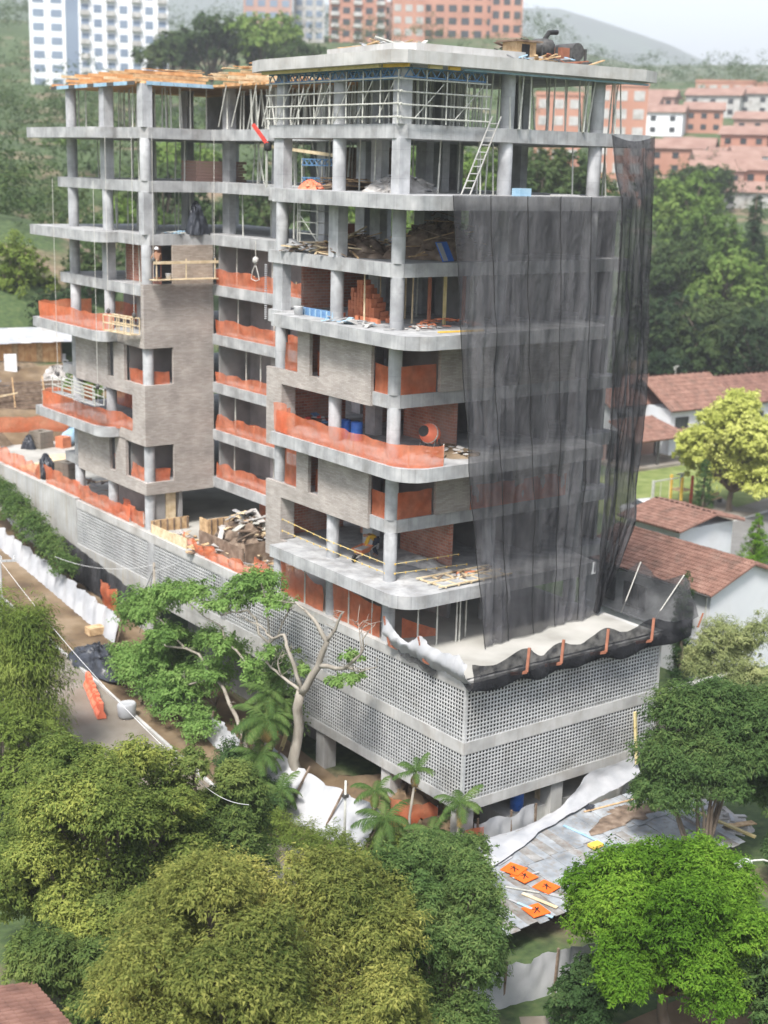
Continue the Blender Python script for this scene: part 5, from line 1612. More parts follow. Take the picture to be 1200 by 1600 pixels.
for lab, a, b in (('rust red net pole at the far podium corner by the house wall', (16.0, 1.5, 8.3), (16.25, 1.45, 9.0)), ('thin net pole beside the cypress at the podium end', (14.6, 3.2, 8.3), (16.0, 2.6, 10.7)), ('thin net pole behind the podium end', (14.5, 5.2, 8.3), (15.35, 4.9, 10.9))):
    tag(MB().tube([a, b], .05 if 'rust' in lab else .03, 6).build('net_pole', 'rust' if 'rust' in lab else 'rope'), lab, 'pole')
# white tarpaulin on the left podium edge
LYs = [7.1, 6.5, 5.9, 5.2, 4.55, 3.8, 3.0, 2.3, 1.75, 1.25]
LZs = [9.95, 9.55, 9.25, 9.2, 9.72, 9.5, 9.45, 9.5, 9.6, 9.3]
strip('tarpaulin', 'white tarpaulin sagging along the podium edge left of its corner', [[(1.05, y, z) for y, z in zip(LYs, LZs)], [(.95, y, 9.05 - .02 * k + .12 * (k == 0)) for k, y in enumerate(LYs)], [(1.36, y, 8.42 + .35 * (k == 0) - .06 * (k % 3)) for k, y in enumerate(LYs)]], 'tarp', 'tarpaulin', 6, .05)
for i, (y, z) in enumerate(((7.1, 9.95), (4.55, 9.72))):
    br = thing('net_bracket', ('dark rust bracket at the far end of the white podium tarpaulin', 'rust red bracket under the middle of the white podium tarpaulin')[i], 'bracket', (1.44, y - .3, 8.37), 0, 'tarpaulin brackets')
    pstick('foot', 'rust', br, (.05, -.5, .05), (-.38, -.1, .25), .09, .09)
    pstick('arm', 'rust', br, (-.38, -.1, .25), (-.42, .3, z - 8.4), .09, .09)
strip('net_scrap', 'grey scrap of net dangling below the white podium tarpaulin', [[(1.3, 6.4, 8.9), (1.3, 5.6, 8.6), (1.3, 4.9, 8.5), (1.32, 4.2, 8.4), (1.3, 3.6, 8.3)], [(1.2, 6.3, 8.5), (1.2, 5.7, 8.2), (1.2, 5.0, 8.25), (1.25, 4.3, 8.05), (1.25, 3.8, 7.9)]], 'net_thin', 'net', 8, .06)

# ---- orange safety mesh
def barrier(label, pts, h, seed, **kw):
    o = drape(pts, h, seed, **kw).build('safety_mesh', 'orange', None, True)
    hm = min(h) if hasattr(h, '__len__') else h
    for k, p in enumerate(resample(pts, 2.1)):
        if k % 2 or k == 0: continue
        pstick('stake', 'wood' if seed % 3 else 'steel', o, (p.x + .06, p.y + .06, p.z - .02), (p.x + .05, p.y + .08, p.z + hm * .98), .04, .04)
    return tag(o, label, 'safety mesh')
bz = {k: v for k, v in ZT.items()}
# left wing balconies
barrier('orange safety mesh round the upper left wing balcony', [(4.4, 44.2, bz[4]), (1.0, 44.2, bz[4]), (.62, 43.8, bz[4]), (.60, 36.2, bz[4]), (1.0, 35.2, bz[4]), (1.5, 35.0, bz[4])], 1.05, 1)
barrier('orange safety mesh at the back of the upper left wing balcony', [(5.0, 42.0, bz[4]), (5.0, 35.2, bz[4])], 1.1, 2)
barrier('orange safety mesh round the lower left wing balcony', [(4.4, 44.2, bz[2]), (1.0, 44.2, bz[2]), (.62, 43.8, bz[2]), (.60, 36.2, bz[2]), (1.0, 35.2, bz[2]), (1.62, 34.6, bz[2] - .1), (1.62, 33.1, bz[2] - .35)], 1.1, 3)
barrier('orange safety mesh behind the hanging platform of the left wing', [(5.2, 43.8, bz[2]), (5.2, 37.0, bz[2])], 1.0, 4)
for s, lab in ((1, 'lower'), (3, 'upper')):
    barrier('crumpled orange mesh in the %s corner opening of the left wing' % lab, [(1.95, 33.9, bz[s]), (1.95, 32.3, bz[s]), (2.3, 31.75, bz[s]), (3.4, 31.75, bz[s])], (.9, .8), 5 + s, amp=.12)
barrier('narrow orange mesh in the slot window of the lower left wing storey', [(1.95, 36.2, bz[1]), (1.95, 35.4, bz[1])], 1.0, 9)
# recessed middle
MIDL = {1: 'lowest', 2: 'second lowest', 3: 'middle', 4: 'second highest', 5: 'highest'}
for s in range(1, 6):
    h0 = 1.0 if s != 5 else .95
    barrier('orange mesh strip on the %s floor of the recess between the wings' % MIDL[s], [(6.22, 31.2, bz[s] - (.35 if s == 3 else 0)), (6.22, 18.3, bz[s])], (h0, h0 * (.9 if s != 4 else .75)), 20 + s, amp=.07, sag=.25)
barrier('orange mesh under the first floor in the recess behind the rubble', [(8.8, 30.4, bz[0]), (8.8, 24.0, bz[0])], 1.6, 27)
# main block
barrier('long orange mesh along the third floor balcony of the right block', [(1.7, 16.1, bz[3]), (.78, 16.0, bz[3]), (.74, 15.0, bz[3]), (.74, 6.6, bz[3]), (1.1, 5.75, bz[3]), (1.9, 5.36, bz[3]), (2.75, 5.36, bz[3])], (1.15, 1.0), 30, amp=.06)
tag(drape([(.70, 16.05, bz[3] + .1), (.70, 14.9, bz[3] + .05)], 1.45, 35).build('safety_mesh', 'orange', None, True), 'taller orange mesh panel at the stone pier end of the balcony', 'safety mesh')
for s, lab in ((2, 'lower'), (4, 'upper')):
    barrier('orange mesh across the %s corner opening of the right block' % lab, [(1.72, 9.2, bz[s]), (1.66, 8.2, bz[s]), (2.1, 7.7, bz[s]), (4.1, 7.75, bz[s])], 1.25 if s == 2 else 1.3, 32 + s, amp=.03, sag=.05)
    barrier('short orange mesh behind the column beside the %s stone wall' % lab, [(1.7, 16.6, bz[s] + .06), (1.7, 15.3, bz[s] + .06)], 1.4 if s == 4 else 2.0, 40 + s)
    barrier('orange mesh seen through the slot window of the %s stone wall' % lab, [(2.1, 14.4, bz[s]), (2.1, 13.0, bz[s])], 1.2, 42 + s)
barrier('orange mesh between podium deck and first floor, left of the middle column', [(1.75, 16.9, bz[0]), (1.75, 13.1, bz[0])], (2.0, 1.3), 50, amp=.06)
barrier('orange mesh between podium deck and first floor, by the corner column', [(1.75, 12.2, bz[0]), (1.75, 8.4, bz[0])], (1.9, 1.5), 51, amp=.06)
barrier('orange mesh scrap on the podium deck behind the white tarpaulin', [(2.6, 7.8, bz[0]), (4.2, 7.2, bz[0])], (1.0, .4), 52)
barrier('fallen orange mesh trailing along the deck edge below the rubble heap', [(2.2, 28.2, bz[0]), (1.75, 25.2, bz[0]), (1.7, 21.4, bz[0]), (1.9, 18.6, bz[0])], (.75, .8), 53, amp=.18, sag=.6)
barrier('orange mesh hanging by the middle column on the podium deck', [(2.4, 20.6, bz[0]), (2.0, 18.0, bz[0])], 1.0, 54)
barrier('orange mesh along the retaining wall top at the left edge', [(1.7, 60.5, 8.55), (1.7, 47.2, 8.5)], (1.35, 1.1), 55, amp=.1, sag=.3)
barrier('orange mesh along the wall top above the long breeze block screen', [(1.7, 46.2, 8.5), (1.7, 38.2, 8.42), (1.75, 34.0, 8.4)], (1.3, .9), 56, amp=.09, sag=.25)
barrier('loose orange mesh beside the left wing corner column', [(2.6, 36.4, bz[0]), (2.0, 34.0, bz[0]), (1.9, 32.4, bz[0])], (1.1, .95), 57, amp=.16)
barrier('orange mesh fence at the back of the yard, left edge', [(2.5, 62.6, tz(2.5, 62.6)), (6, 62.2, tz(6, 62.2)), (10, 61.8, tz(10, 61.8)), (14, 61.4, tz(14, 61.4))], 1.3, 58, amp=.06)
barrier('orange mesh under the net on the second floor right face', [(6.2, 7.5, bz[2]), (12.4, 7.5, bz[2])], 1.2, 59)
barrier('orange mesh crumpled under the podium by the dug earth', [(.4, 5.6, .3), (1.6, 4.6, .3), (2.2, 4.2, .3)], (1.5, 1.1), 60, amp=.25, sag=.4)
barrier('small orange mesh at the foot of the podium corner column', [(1.35, 1.35, .8), (2.2, .95, .8)], .9, 61, amp=.1)
barrier('orange mesh heap inside the dark opening of the retaining wall', [(1.2, 36.8, 2.6), (.9, 35.4, 2.5), (1.1, 34.6, 2.5)], 1.6, 62, amp=.3)
barrier('orange mesh behind the bare trees at podium ground level', [(1.2, 17.4, .6), (1.2, 16.2, .5)], 2.2, 63)

# ---- white street fence sheets
def fence(label, base, h, lean, seed, name='tarpaulin_fence'):
    f = thing(name, label, 'fence', (0, 0, 0))
    P = [(x, y, tz(x, y)) for x, y in base]
    drape(P, h, seed, sag=.18, amp=.13, rows=10, lean=lean, step=.22).build('sheet', 'tarp', f, True)
    for (x, y, z) in P:
        hh = h if not hasattr(h, '__len__') else h[0]
        pstick('post', 'wood_dark', f, (x + .1, y, z - .1), (x + .1 + lean[0], y, z + hh + .15), .08, .08)
    return f
fence('white sheet fence along the retaining wall, upper left', [(-1.0, 50), (-1.0, 46), (-1.0, 42), (-1.05, 38), (-1.1, 34), (-1.1, 30.5)], (1.25, 1.7), (.45, 0, 0), 1)
fence('white sheet fence half hidden by the sparse tree', [(-2.0, 24.5), (-2.0, 21.5), (-2.1, 18.0), (-2.2, 15.0)], 1.3, (.4, 0, 0), 2)
fence('large white leaning sheet at the foot of the bare tree', [(-3.0, 11.8), (-2.9, 9.5), (-2.5, 7.0), (-2.0, 4.4)], (2.1, 1.7), (1.5, .5, 0), 3)
fence('white sheet wall in front of the shed at the bottom', [(-6.6, -7.4), (-4.6, -8.0), (-2.4, -8.4), (-.4, -8.6)], 1.7, (.1, .1, 0), 4)
fence('white sheet hanging behind the shed below the podium corner', [(2.2, 1.5), (4.0, 1.3), (5.4, 1.2)], (1.7, 1.9), (0, 0, 0), 5)
tb = tag(MB().lathe((0, 0, 0), [(.32, 0), (.42, .15), (.46, .75), (.40, .85), (.36, .84)], 14).build('white_bag', 'tarp', None, True, (-4.6, 21.9, tz(-4.6, 21.9) + .02)), 'white sack standing on the street below the sparse tree', 'sack')
tb.scale = (1.15, .9, 1.0)

# black plastic heap on the street
def mound(name, label, cat, c, r, h, mat, seed, n=40, m=16, rough=.18, parent=None):
    g = random.Random(seed)
    P = []
    ph = [g.uniform(0, 6.28) for _ in range(6)]
    for i in range(m + 1):
        t = i / m
        row = []
        for j in range(n + 1):
            a = 2 * math.pi * (j % n) / n
            k = 1 + rough * (math.sin(3 * a + ph[0]) + .6 * math.sin(5 * a + ph[1] + 4 * t) + .4 * math.sin(9 * a + ph[2] - 6 * t)) * (1 - .3 * t)
            rr = (1 - t) * k
            z = h * (1 - (1 - t) ** 2.0) * (1 + .12 * math.sin(7 * a + ph[3] + 8 * t)) - .04 * (i == 0)
            jt = .09 * min(r[0], h, r[1]) * (0 if j % n == 0 or i == m else 1)
            row.append((c[0] + r[0] * rr * math.cos(a) + g.uniform(-jt, jt), c[1] + r[1] * rr * math.sin(a) + g.uniform(-jt, jt), c[2] + max(-.04, z + g.uniform(-jt, jt))))
        P.append(row)
    o = MB().grid(P).build(name, mat, parent, True)
    if label:
        tag(o, label, cat)
    return o
mound('plastic_heap', 'crumpled black plastic sheet covering a heap on the street', 'plastic sheet', (-2.9, 28.6, tz(-2.9, 28.6)), (1.6, 2.6), 1.0, 'blacktarp', 1)
tag(MB().box(-.5, .5, -.35, .35, 0, .45).build('cardboard_box', 'wood', None, False, (-1.4, 32.4, tz(-1.4, 32.4) + .05)), 'brown box at the edge of the black plastic sheet', 'box')
# orange plastic road barriers
for i in range(4):
    x, y = -4.9 - .28 * i, 25.8 - 1.02 * i
    rb = thing('road_barrier', ('first', 'second', 'third', 'fourth')[i] + ' orange plastic road barrier of the street row, counted from the top', 'barrier', (x, y, tz(x, y) + .03), R(76), 'orange road barriers')
    b = MB()
    prof = [(-.24, 0), (.24, 0), (.22, .18), (.1, .4), (.09, .85), (-.09, .85), (-.1, .4), (-.22, .18)]
    n = len(prof)
    b.v += [(-.5, p[0], p[1]) for p in prof] + [(.5, p[0], p[1]) for p in prof]
    b.f += [tuple(range(n))[::-1], tuple(range(n, 2 * n))] + [(k, (k + 1) % n, n + (k + 1) % n, n + k) for k in range(n)]
    b.build('body', 'orange_plastic', rb)
    for xx in (-.28, 0, .28):
        pbox('rib', 'orange_plastic', rb, xx - .05, xx + .05, -.14, .14, .42, .80)
    pbox('cap', 'orange_plastic', rb, -.18, .18, -.06, .06, .85, .93)

# ---- yard shed roof in front of the podium
SHL, SHS = Vector((4.81, -2.15, -1.79)), 1.06
def SH(x, y, z):
    return tuple(SHL + (Vector((x, y, z)) - Vector((2.5, -4.4, 0))) * SHS)
MT['ironsheet_old'] = surf('stained_sheet_roof', [(0.13, 0.12, 0.11), (0.22, 0.215, 0.205), (0.34, 0.34, 0.335)], 1.4, rough=0.8, streak=((0.16, 0.11, 0.08), 0.7), detail=9)
sh = thing('site_shed', 'low site shed with patched grey sheet roof below the podium corner', 'shed', SHL)
sh.scale = (SHS,) * 3
rg = random.Random(12)
for i in range(30):
    x0 = -6.7 + i * .45
    for (ya, yb, za, zb) in ((-3.3, .1, 2.72, 2.98), (-.1, 2.1, 2.99, 3.16)):
        o = pstick('roof_sheet', rg.choice(['ironsheet', 'ironsheet', 'ironsheet', 'ironsheet', 'ironsheet_old']), sh, (x0 + rg.uniform(-.03, .03), ya + rg.uniform(-.12, .05), za + rg.uniform(-.015, .02)), (x0 + rg.uniform(-.05, .05), yb, zb + rg.uniform(-.01, .02)), .47, .018)
for i in range(7):
    pstick('batten', 'wood_dark', sh, (-6.8, -3.1 + .85 * i, 2.66 + .065 * i), (6.6, -3.1 + .85 * i, 2.66 + .065 * i), .08, .08)
for x in (-6.5, -2.2, 2.2, 6.4):
    for y in (-3.1, 0, 2.9):
        pbox('post', 'wood_dark', sh, x - .06, x + .06, y * .66 - .06, y * .66 + .06, 0, 2.62 + .08 * (y * .66 + 3.1))
for k, (x, y, dx, dy, m, w) in enumerate(((-5.2, -1.4, .5, -1.6, 'tarp', .09), (-5.0, -2.0, .5, -1.4, 'blue_pale', .12), (-4.4, -1.6, .5, -1.4, 'wood_pale', .16), (-4.0, -.6, 1.2, -.2, 'tarp', .10), (.6, 1.4, .5, -2.2, 'blue_pale', .14), (-3.9, .4, .9, .2, 'tarp', .1), (2.2, 1.8, 3.0, -.3, 'wood', .10), (-4.7, -.9, .9, -1.0, 'steel', .07), (-3.6, -2.0, .8, -1.2, 'conc', .2))):
    z0, z1 = 2.98 + .078 * (y + .1) + .05, 2.98 + .078 * (y + dy + .1) + .05
    pstick('loose_board', m, sh, (x, y, z0), (x + dx, y + dy, z1), w, .03)
for i, (x, y, r_) in enumerate(((-3.55, -.15, .3), (-3.55, -.75, .1), (-3.30, -1.75, .2), (-4.75, -2.75, -.1))):
    lab = ('top most', 'second', 'third', 'lowest')[i]
    w = thing('warning_panel', lab + ' bright orange square warning panel lying on the shed roof', 'panel', SH(2.5 + x, -4.4 + y, 2.98 + .078 * (y + .1) + .05), r_, 'orange panels on the shed roof')
    MB().box(-.42, .42, -.42, .42, 0, .03).build('panel', 'hatch', w)
    pstick('mark', 'black', w, (-.20, -.16, .036), (.22, .14, .036), .05, .006)
    pstick('mark', 'black', w, (.02, -.22, .037), (.10, .20, .037), .05, .006)
    pstick('mark', 'black', w, (-.12, .10, .038), (.16, .02, .038), .04, .006)
mound('leaf_litter', 'brown leaf litter spread on the right half of the shed roof', 'litter', SH(6.2, -3.4, 3.08), (1.9, 1.1), .06, 'wood_dark', 9, rough=.35)
mound('plastic_heap', 'small black plastic rag on the shed roof', 'plastic sheet', SH(5.2, -2.3, 3.12), (.35, .5), .16, 'blacktarp', 7)
tag(MB().box(-.3, .3, -.2, .2, 0, .12).build('yellow_tray', 'yellow', None, False, SH(3.1, -4.9, 3.0)), 'yellow tray on the shed roof beside the bright green tree', 'tray')
# white curtain draped from the podium foot over the shed's back edge
strip('tarpaulin', 'long white sheet draped over the back edge of the shed roof', [[SH(p[0], p[1], p[2] + .13) for p in row] for row in (
    [(-1.0, -2.3, 3.2), (.9, -2.1, 2.95), (2.6, -2.1, 3.05), (4.4, -1.9, 3.4), (6.0, -1.4, 4.0), (7.8, -1.1, 3.9), (9.6, -.9, 3.85)],
    [(-1.3, -2.7, 3.2), (.7, -2.5, 3.1), (2.7, -2.3, 3.16), (4.5, -2.0, 3.3), (6.2, -1.5, 3.6), (7.8, -1.2, 3.5), (9.5, -1.1, 3.45)],
    [(-1.6, -3.3, 3.12), (.4, -2.9, 3.14), (2.4, -2.6, 3.17), (4.4, -2.3, 3.2), (6.2, -1.9, 3.24), (7.8, -1.6, 3.26), (9.4, -1.4, 3.28)],
    [(-2.1, -4.2, 3.04), (-.2, -3.7, 3.06), (1.9, -3.0, 3.12), (3.9, -2.6, 3.16), (5.8, -2.2, 3.2), (7.6, -1.9, 3.22), (9.3, -1.6, 3.25)])], 'tarp', 'tarpaulin', 11, .05)
# stacked pipes and yellow beam right of the shed
for i, (lab, a, b, m, w) in enumerate((('long pale yellow beam lying across the scrap right of the shed', (8.9, -1.3, 2.9), (10.3, -7.3, 2.4), 'yellow_pale', .16), ('white gutter length right of the shed roof', (8.6, -2.2, 3.2), (8.4, -5.6, 2.9), 'tarp', .22), ('second white gutter length under the yellow beam', (9.2, -2.4, 2.7), (9.0, -6.6, 2.5), 'tarp', .25), ('brown plank under the feathery tree', (9.6, -3.0, 2.5), (9.3, -6.2, 2.4), 'wood', .15),
     ('upright yellow plank against the right breeze block screen', (12.0, 1.2, 2.2), (11.9, 1.45, 4.8), 'yellow_pale', .18), ('orange brown plank leaning at the left podium foot', (.7, 15.2, .4), (1.2, 15.0, 2.2), 'yellow_pale', .25))):
    if i < 4: a, b = SH(*a), SH(*b)
    tag(pstick('beam', m, None, a, b, w, w * .6), lab, 'beam')
# things stored under the podium
def barrel(label, loc, h=.9, r=.29, mat='blue_plastic'):
    t = thing('barrel', label, 'barrel', loc)
    MB().lathe((0, 0, 0), [(r * .93, 0), (r, .04), (r, h * .3), (r * 1.04, h * .33), (r, h * .36), (r, h * .64), (r * 1.04, h * .67), (r, h * .7), (r, h - .05), (r * .92, h)], 18).build('drum', mat, t, True)
    MB().lathe((r * .45, 0, h), [(.05, 0), (.05, .03)], 8).build('cap', 'black', t)
    return t
barrel('blue plastic barrel under the podium beside the white sheet', (5.6, 2.6, 1.0), 1.0, .32)
pbox('plinth', 'conc_pale', BLD, 4.6, 12.4, 2.2, 4.0, -.2, 1.0)
tag(MB().box(-.5, .5, -.3, .3, 0, .8).build('crate', 'wood_pale', None, False, (7.6, 2.7, 1.01)), 'pale wooden crate under the podium beside the ladder', 'crate')
mound('earth_heap', 'tan earth heap dug out under the podium', 'earth', (2.6, 7.0, 0), (2.3, 4.2), 1.3, 'earth', 21, rough=.2)
mound('earth_heap', 'second tan earth heap under the podium nearer the corner', 'earth', (2.2, 3.6, 0), (1.9, 1.7), 1.0, 'earth', 22, rough=.2)

# ================================================================== WORK ON THE FLOORS
# ---- steel props
_prop = MB()
_prop.tube([(0, 0, 0), (0, 0, .55)], .042, 6).tube([(0, 0, .55), (0, 0, 1.0)], .032, 6).box(-.08, .08, -.08, .08, 0, .004).box(-.08, .08, -.08, .08, .996, 1.0)
_prop.tube([(0, 0, .54), (0, 0, .57)], .05, 6)
PROPM = {m: _prop.mesh('shoring_prop', m) for m in ('steel', 'wood_pale', 'steel_dark')}
def prop(x, y, s, label, group, mat='steel', lean=(0, 0), z0=None, z1=None):
    z0 = ZT[s] if z0 is None else z0
    z1 = ZB[s + 1] if z1 is None else z1
    o = obj('shoring_prop', PROPM[mat], None, (x, y, z0), (lean[0], lean[1], 0), (1, 1, (z1 - z0) / max(.5, math.cos(lean[0]) * math.cos(lean[1]))))
    tag(o, label, 'prop', group)
pr = random.Random(77)
def props(xs, ys, s, label, group, n, lean=.03, mats=('steel',), z1=None):
    for k in range(n):
        prop(pr.uniform(*xs), pr.uniform(*ys), s, label, group, pr.choice(mats), (pr.gauss(0, lean), pr.gauss(0, lean)), None, z1)
props((2.6, 8.0), (8.6, 17.5), 8, 'thin steel prop under the main roof slab, inside the white scaffold', 'props under the main roof', 60, .02)
props((7.0, 16.0), (7.4, 9.5), 8, 'slim prop under the right half of the main roof', 'props under the right roof half', 32, .05)
props((6.4, 10.0), (18.6, 31.0), 8, 'slanting prop carrying the roof formwork between the wings', 'slanting props between the wings', 78, .12, z1=33.7)
props((2.4, 7.0), (32.0, 42.5), 8, 'prop under the left wing roof formwork', 'props under the left wing formwork', 30, .02, z1=33.8)
props((1.9, 8.0), (8.5, 17.6), 7, 'prop on the floor with the gravel heap', 'props on the gravel floor', 12, .02)
props((6.6, 11.0), (19.0, 30.0), 7, 'slanting prop beside the blue trestle between the wings', 'slanting props below the hoist', 30, .10)
props((2.6, 7.5), (32.5, 42.0), 7, 'prop on the upper open floor of the left wing', 'props on the upper left wing floor', 18, .02)
props((5.0, 16.0), (7.9, 9.4), 7, 'prop above the top edge of the black net', 'props above the net', 7, .03)
props((2.4, 8.0), (32.5, 42.0), 6, 'prop on the left wing floor with the black bag', 'props on the bag floor', 18, .02)
props((6.6, 9.0), (19.0, 30.0), 6, 'prop between the wings above the timber deck', 'props above the timber deck', 9, .02)
props((2.4, 7.0), (9.0, 17.0), 5, 'prop on the floor with the clay blocks', 'props on the clay block floor', 10, .01, ('steel', 'wood_pale'))
props((2.2, 5.0), (33.5, 42.0), 5, 'prop on the left wing floor with the brick wall', 'props beside the left wing brick wall', 7, .01)
for s in range(1, 6):
    for k in range(4):
        prop(6.45 + pr.uniform(0, .5), 20.0 + k * 3.1 + pr.uniform(-.8, .8), s, 'slender prop behind the %s orange strip between the wings' % MIDL[s], 'props behind the %s recess strip' % MIDL[s])
for k in range(4):
    prop(1.75, 9.0 + 1.9 * k, 0, 'prop standing before the orange mesh on the podium deck', 'props on the podium deck')
for (x, y) in ((2.6, 6.6), (3.4, 6.2), (4.4, 6.0), (4.6, 6.0), (5.3, 6.4)):
    prop(x, y, 0, 'thin pole between the podium deck and the curved first floor slab', 'poles under the curved slab')
for k, (x, y, m) in enumerate(((4.4, 8.8, 'rust'), (5.3, 8.8, 'yellow_pale'), (6.1, 8.4, 'rust'), (6.4, 8.2, 'steel'))):
    tag(pstick('timber_strut', m, None, (x, y, ZT[5]), (x, y, ZB[6]), .12, .12), ('left red strut', 'pale yellow strut', 'right red strut', 'thin grey strut')[k] + ' standing right of the corner column on the clay block floor', 'strut')

# ---- white scaffold with blue trusses round the top floor corner
sc = thing('scaffold', 'white tubular scaffold with blue lattice beams under the roof edge', 'scaffold', (1.6, 7.6, ZT[8]))
zz = (.28, .82, 1.34, 1.86)
for k in range(9):
    y = .1 + k * 1.27
    MB().tube([(-.12, y, .02), (-.12, y, 2.2)], .032, 6).build('standard', 'steel', sc)
for k in range(1, 5):
    x = .1 + k * 1.12
    MB().tube([(x, -.12, .02), (x, -.12, 2.2)], .032, 6).build('standard', 'steel', sc)
for z in zz:
    MB().tube([(-.17, -.25, z), (-.17, 10.5, z)], .035, 6).build('rail', 'steel', sc)
    MB().tube([(-.25, -.17, z - .04), (4.75, -.17, z - .04)], .035, 6).build('rail', 'steel', sc)
for k in range(6):
    y = .4 + 1.6 * k
    MB().tube([(-.08, y + 1.3, .1), (-.08, y, 1.8)], .024, 6).build('brace', 'steel', sc)
for k in range(2):
    MB().tube([(.6 + 2.2 * k, -.08, .2), (2.2 + 2.2 * k, -.08, 1.7)], .024, 6).build('brace', 'steel', sc)
def truss(parent, a, b, h, mat, n):
    a, b = Vector(a), Vector(b)
    t = MB()
    up = Vector((0, 0, h))
    t.bar(a, b, .06).bar(a + up, b + up, .06)
    for k in range(n):
        p, q, m = a.lerp(b, k / n), a.lerp(b, (k + 1) / n), a.lerp(b, (k + .5) / n) + up
        t.bar(p, m, .04).bar(m, q, .04)
    o = t.build('lattice_beam', mat, parent)
    return o
truss(sc, (-.05, .1, 1.92), (-.05, 5.2, 1.92), .36, 'blue_steel', 9)
truss(sc, (-.05, 5.3, 1.92), (-.05, 10.4, 1.92), .36, 'blue_steel', 9)
truss(sc, (.1, -.05, 1.92), (4.6, -.05, 1.92), .36, 'blue_steel', 8)
truss(sc, (.9, .8, 1.92), (.9, 10.4, 1.92), .36, 'blue_steel', 15)
for k, (a, b, m) in enumerate((((-.42, 5.6, 2.36), (-.42, 10.4, 2.36), 'yellow_pale'), ((-.42, 1.0, 2.36), (-.42, 5.4, 2.36), 'yellow_pale'), ((-.35, .85, 2.36), (-.1, -.55, 2.36), 'yellow'), ((1.0, -.5, 2.36), (1.7, -.5, 2.36), 'yellow_pale'), ((2.1, -.5, 2.36), (2.7, -.5, 2.36), 'yellow'), ((3.0, -.4, 2.34), (14.4, -.4, 2.30), 'blue_pale'))):
    pstick('edge_beam', m, sc, a, b, .14, .16 if k < 5 else .08)

# ---- left wing and recess roof: timber formwork
fw = thing('roof_formwork', 'orange brown timber formwork on the left wing roof with blue edge panels', 'formwork', (6, 31, 33.9))
MB().prism([(8.5, 12.4), (-4.4, 12.4), (-4.4, 1.0), (-4.0, .5), (.2, .5), (.2, -12.2), (8.5, -12.2)], 0, .12).build('deck', 'ply_orange', fw)
fg = random.Random(4)
for k in range(13):
    pstick('edge_panel', 'blue_pale' if k % 3 else 'steel_dark', fw, (-4.45, 1.0 + k * .86, .02), (-4.45, 1.0 + (k + .96) * .86, .02), .05, .20)
for k in range(5):
    pstick('edge_panel', 'blue_pale', fw, (-4.0 + k * .86, .45, .02), (-4.0 + (k + .96) * .86, .45, .02), .05, .20)
for k in range(40):
    y = -12.0 + k * .61
    x0 = .0 if y < .5 else -4.2
    z = .16 + .26 * (k % 3)
    pstick('joist', fg.choice(['ply_orange', 'wood', 'wood_pale', 'ply_orange']), fw, (x0 + fg.uniform(-.35, .1), y, z), (x0 + 4.5 + fg.uniform(-.4, .6), y + fg.uniform(-.15, .15), z + fg.uniform(-.02, .08)), .12, .16)
for k in range(54):
    x, y = fg.uniform(-3.9, 1.5), fg.uniform(.8, 8.0)
    if k > 27: x, y = fg.uniform(.3, 3.0), fg.uniform(-11.5, 0)
    a = fg.uniform(-.5, .5)
    pstick('board', fg.choice(['ply_orange', 'wood', 'wood_pale']), fw, (x, y, .7 + .010 * k), (x + 1.9 * math.cos(a), y + 1.9 * math.sin(a), .72 + .010 * k + fg.uniform(-.03, .1)), .24, .04)
for k in range(7):
    MB().tube([(.12, -1.2 - k * 1.6, .05), (-.1 - .1 * (k % 2), -1.2 - k * 1.6 + .5, -2.2)], .028, 6).build('raker', 'steel', fw)

# ---- roof of the main block: hut, machine, stores
t = thing('roof_hut', 'small timber hut with rebar on the main roof', 'hut', (10.4, 10.2, ZB[9] + .53))
MB().box(-.6, .6, -.5, .5, 0, 1.05).build('wall', 'wood', t)
MB().box(-.85, .85, -.7, .7, 1.05, 1.12).build('roof', 'wood_dark', t)
MB().quad((-.3, -.51, .05), (.2, -.51, .05), (.2, -.51, .95), (-.3, -.51, .95)).build('door', 'black', t)
t = thing('concrete_bucket', 'dark machine and tank clutter at the right end of the main roof', 'machine', (13.3, 10.6, ZB[9] + .53))
MB().lathe((-1.1, 0, .5), [(.3, 0), (.6, .2), (.62, .6), (.5, .8), (.3, .85)], 14).build('hopper', 'steel_dark', t, True)
MB().tube([(.7, -.6, .85), (.7, .8, .85)], .42, 16).build('tank', 'steel_dark', t)
MB().tube([(-.9, .2, 1.2), (-.5, .2, 1.7), (.1, .3, 1.75)], .12, 8).build('chute', 'black', t)
pbox('skid', 'steel_dark', t, -1.9, 1.5, -.8, .9, 0, .42)
for k in range(4):
    pbox('leg', 'steel_dark', t, -1.8 + .95 * k, -1.7 + .95 * k, -.75, -.65, .42, 1.0)
pbox('motor', 'rust', t, -.3, .3, -.5, .1, .42, 1.0)
# ---- heaps of timber and rubble
def heap(name, label, cat, c, r, h, n, mats, seed, ln=(.6, 1.6), w=(.06, .16), core=None, flat=.35):
    """a heap of boards: each board its own part, lying over a low mound"""
    g = random.Random(seed)
    t = thing(name, label, cat, c)
    if core:
        mound('mound', None, None, (0, 0, 0), (r[0] * .9, r[1] * .9), h * .85, core, seed, parent=t)
    for k in range(n):
        a, q = g.uniform(0, 6.28), math.sqrt(g.random())
        x, y = r[0] * q * math.cos(a), r[1] * q * math.sin(a)
        z = h * (1 - q * q) * g.uniform(.75, 1.08) + .05
        b = g.uniform(0, 6.28)
        L = g.uniform(*ln)
        el = g.uniform(-flat, flat)
        d = Vector((math.cos(b) * math.cos(el), math.sin(b) * math.cos(el), math.sin(el))) * L * .5
        p = Vector((x, y, max(z, abs(d.z) + .03)))
        pstick('board', g.choice(mats), t, p - d, p + d, g.uniform(*w), g.uniform(.025, .06))
    return t
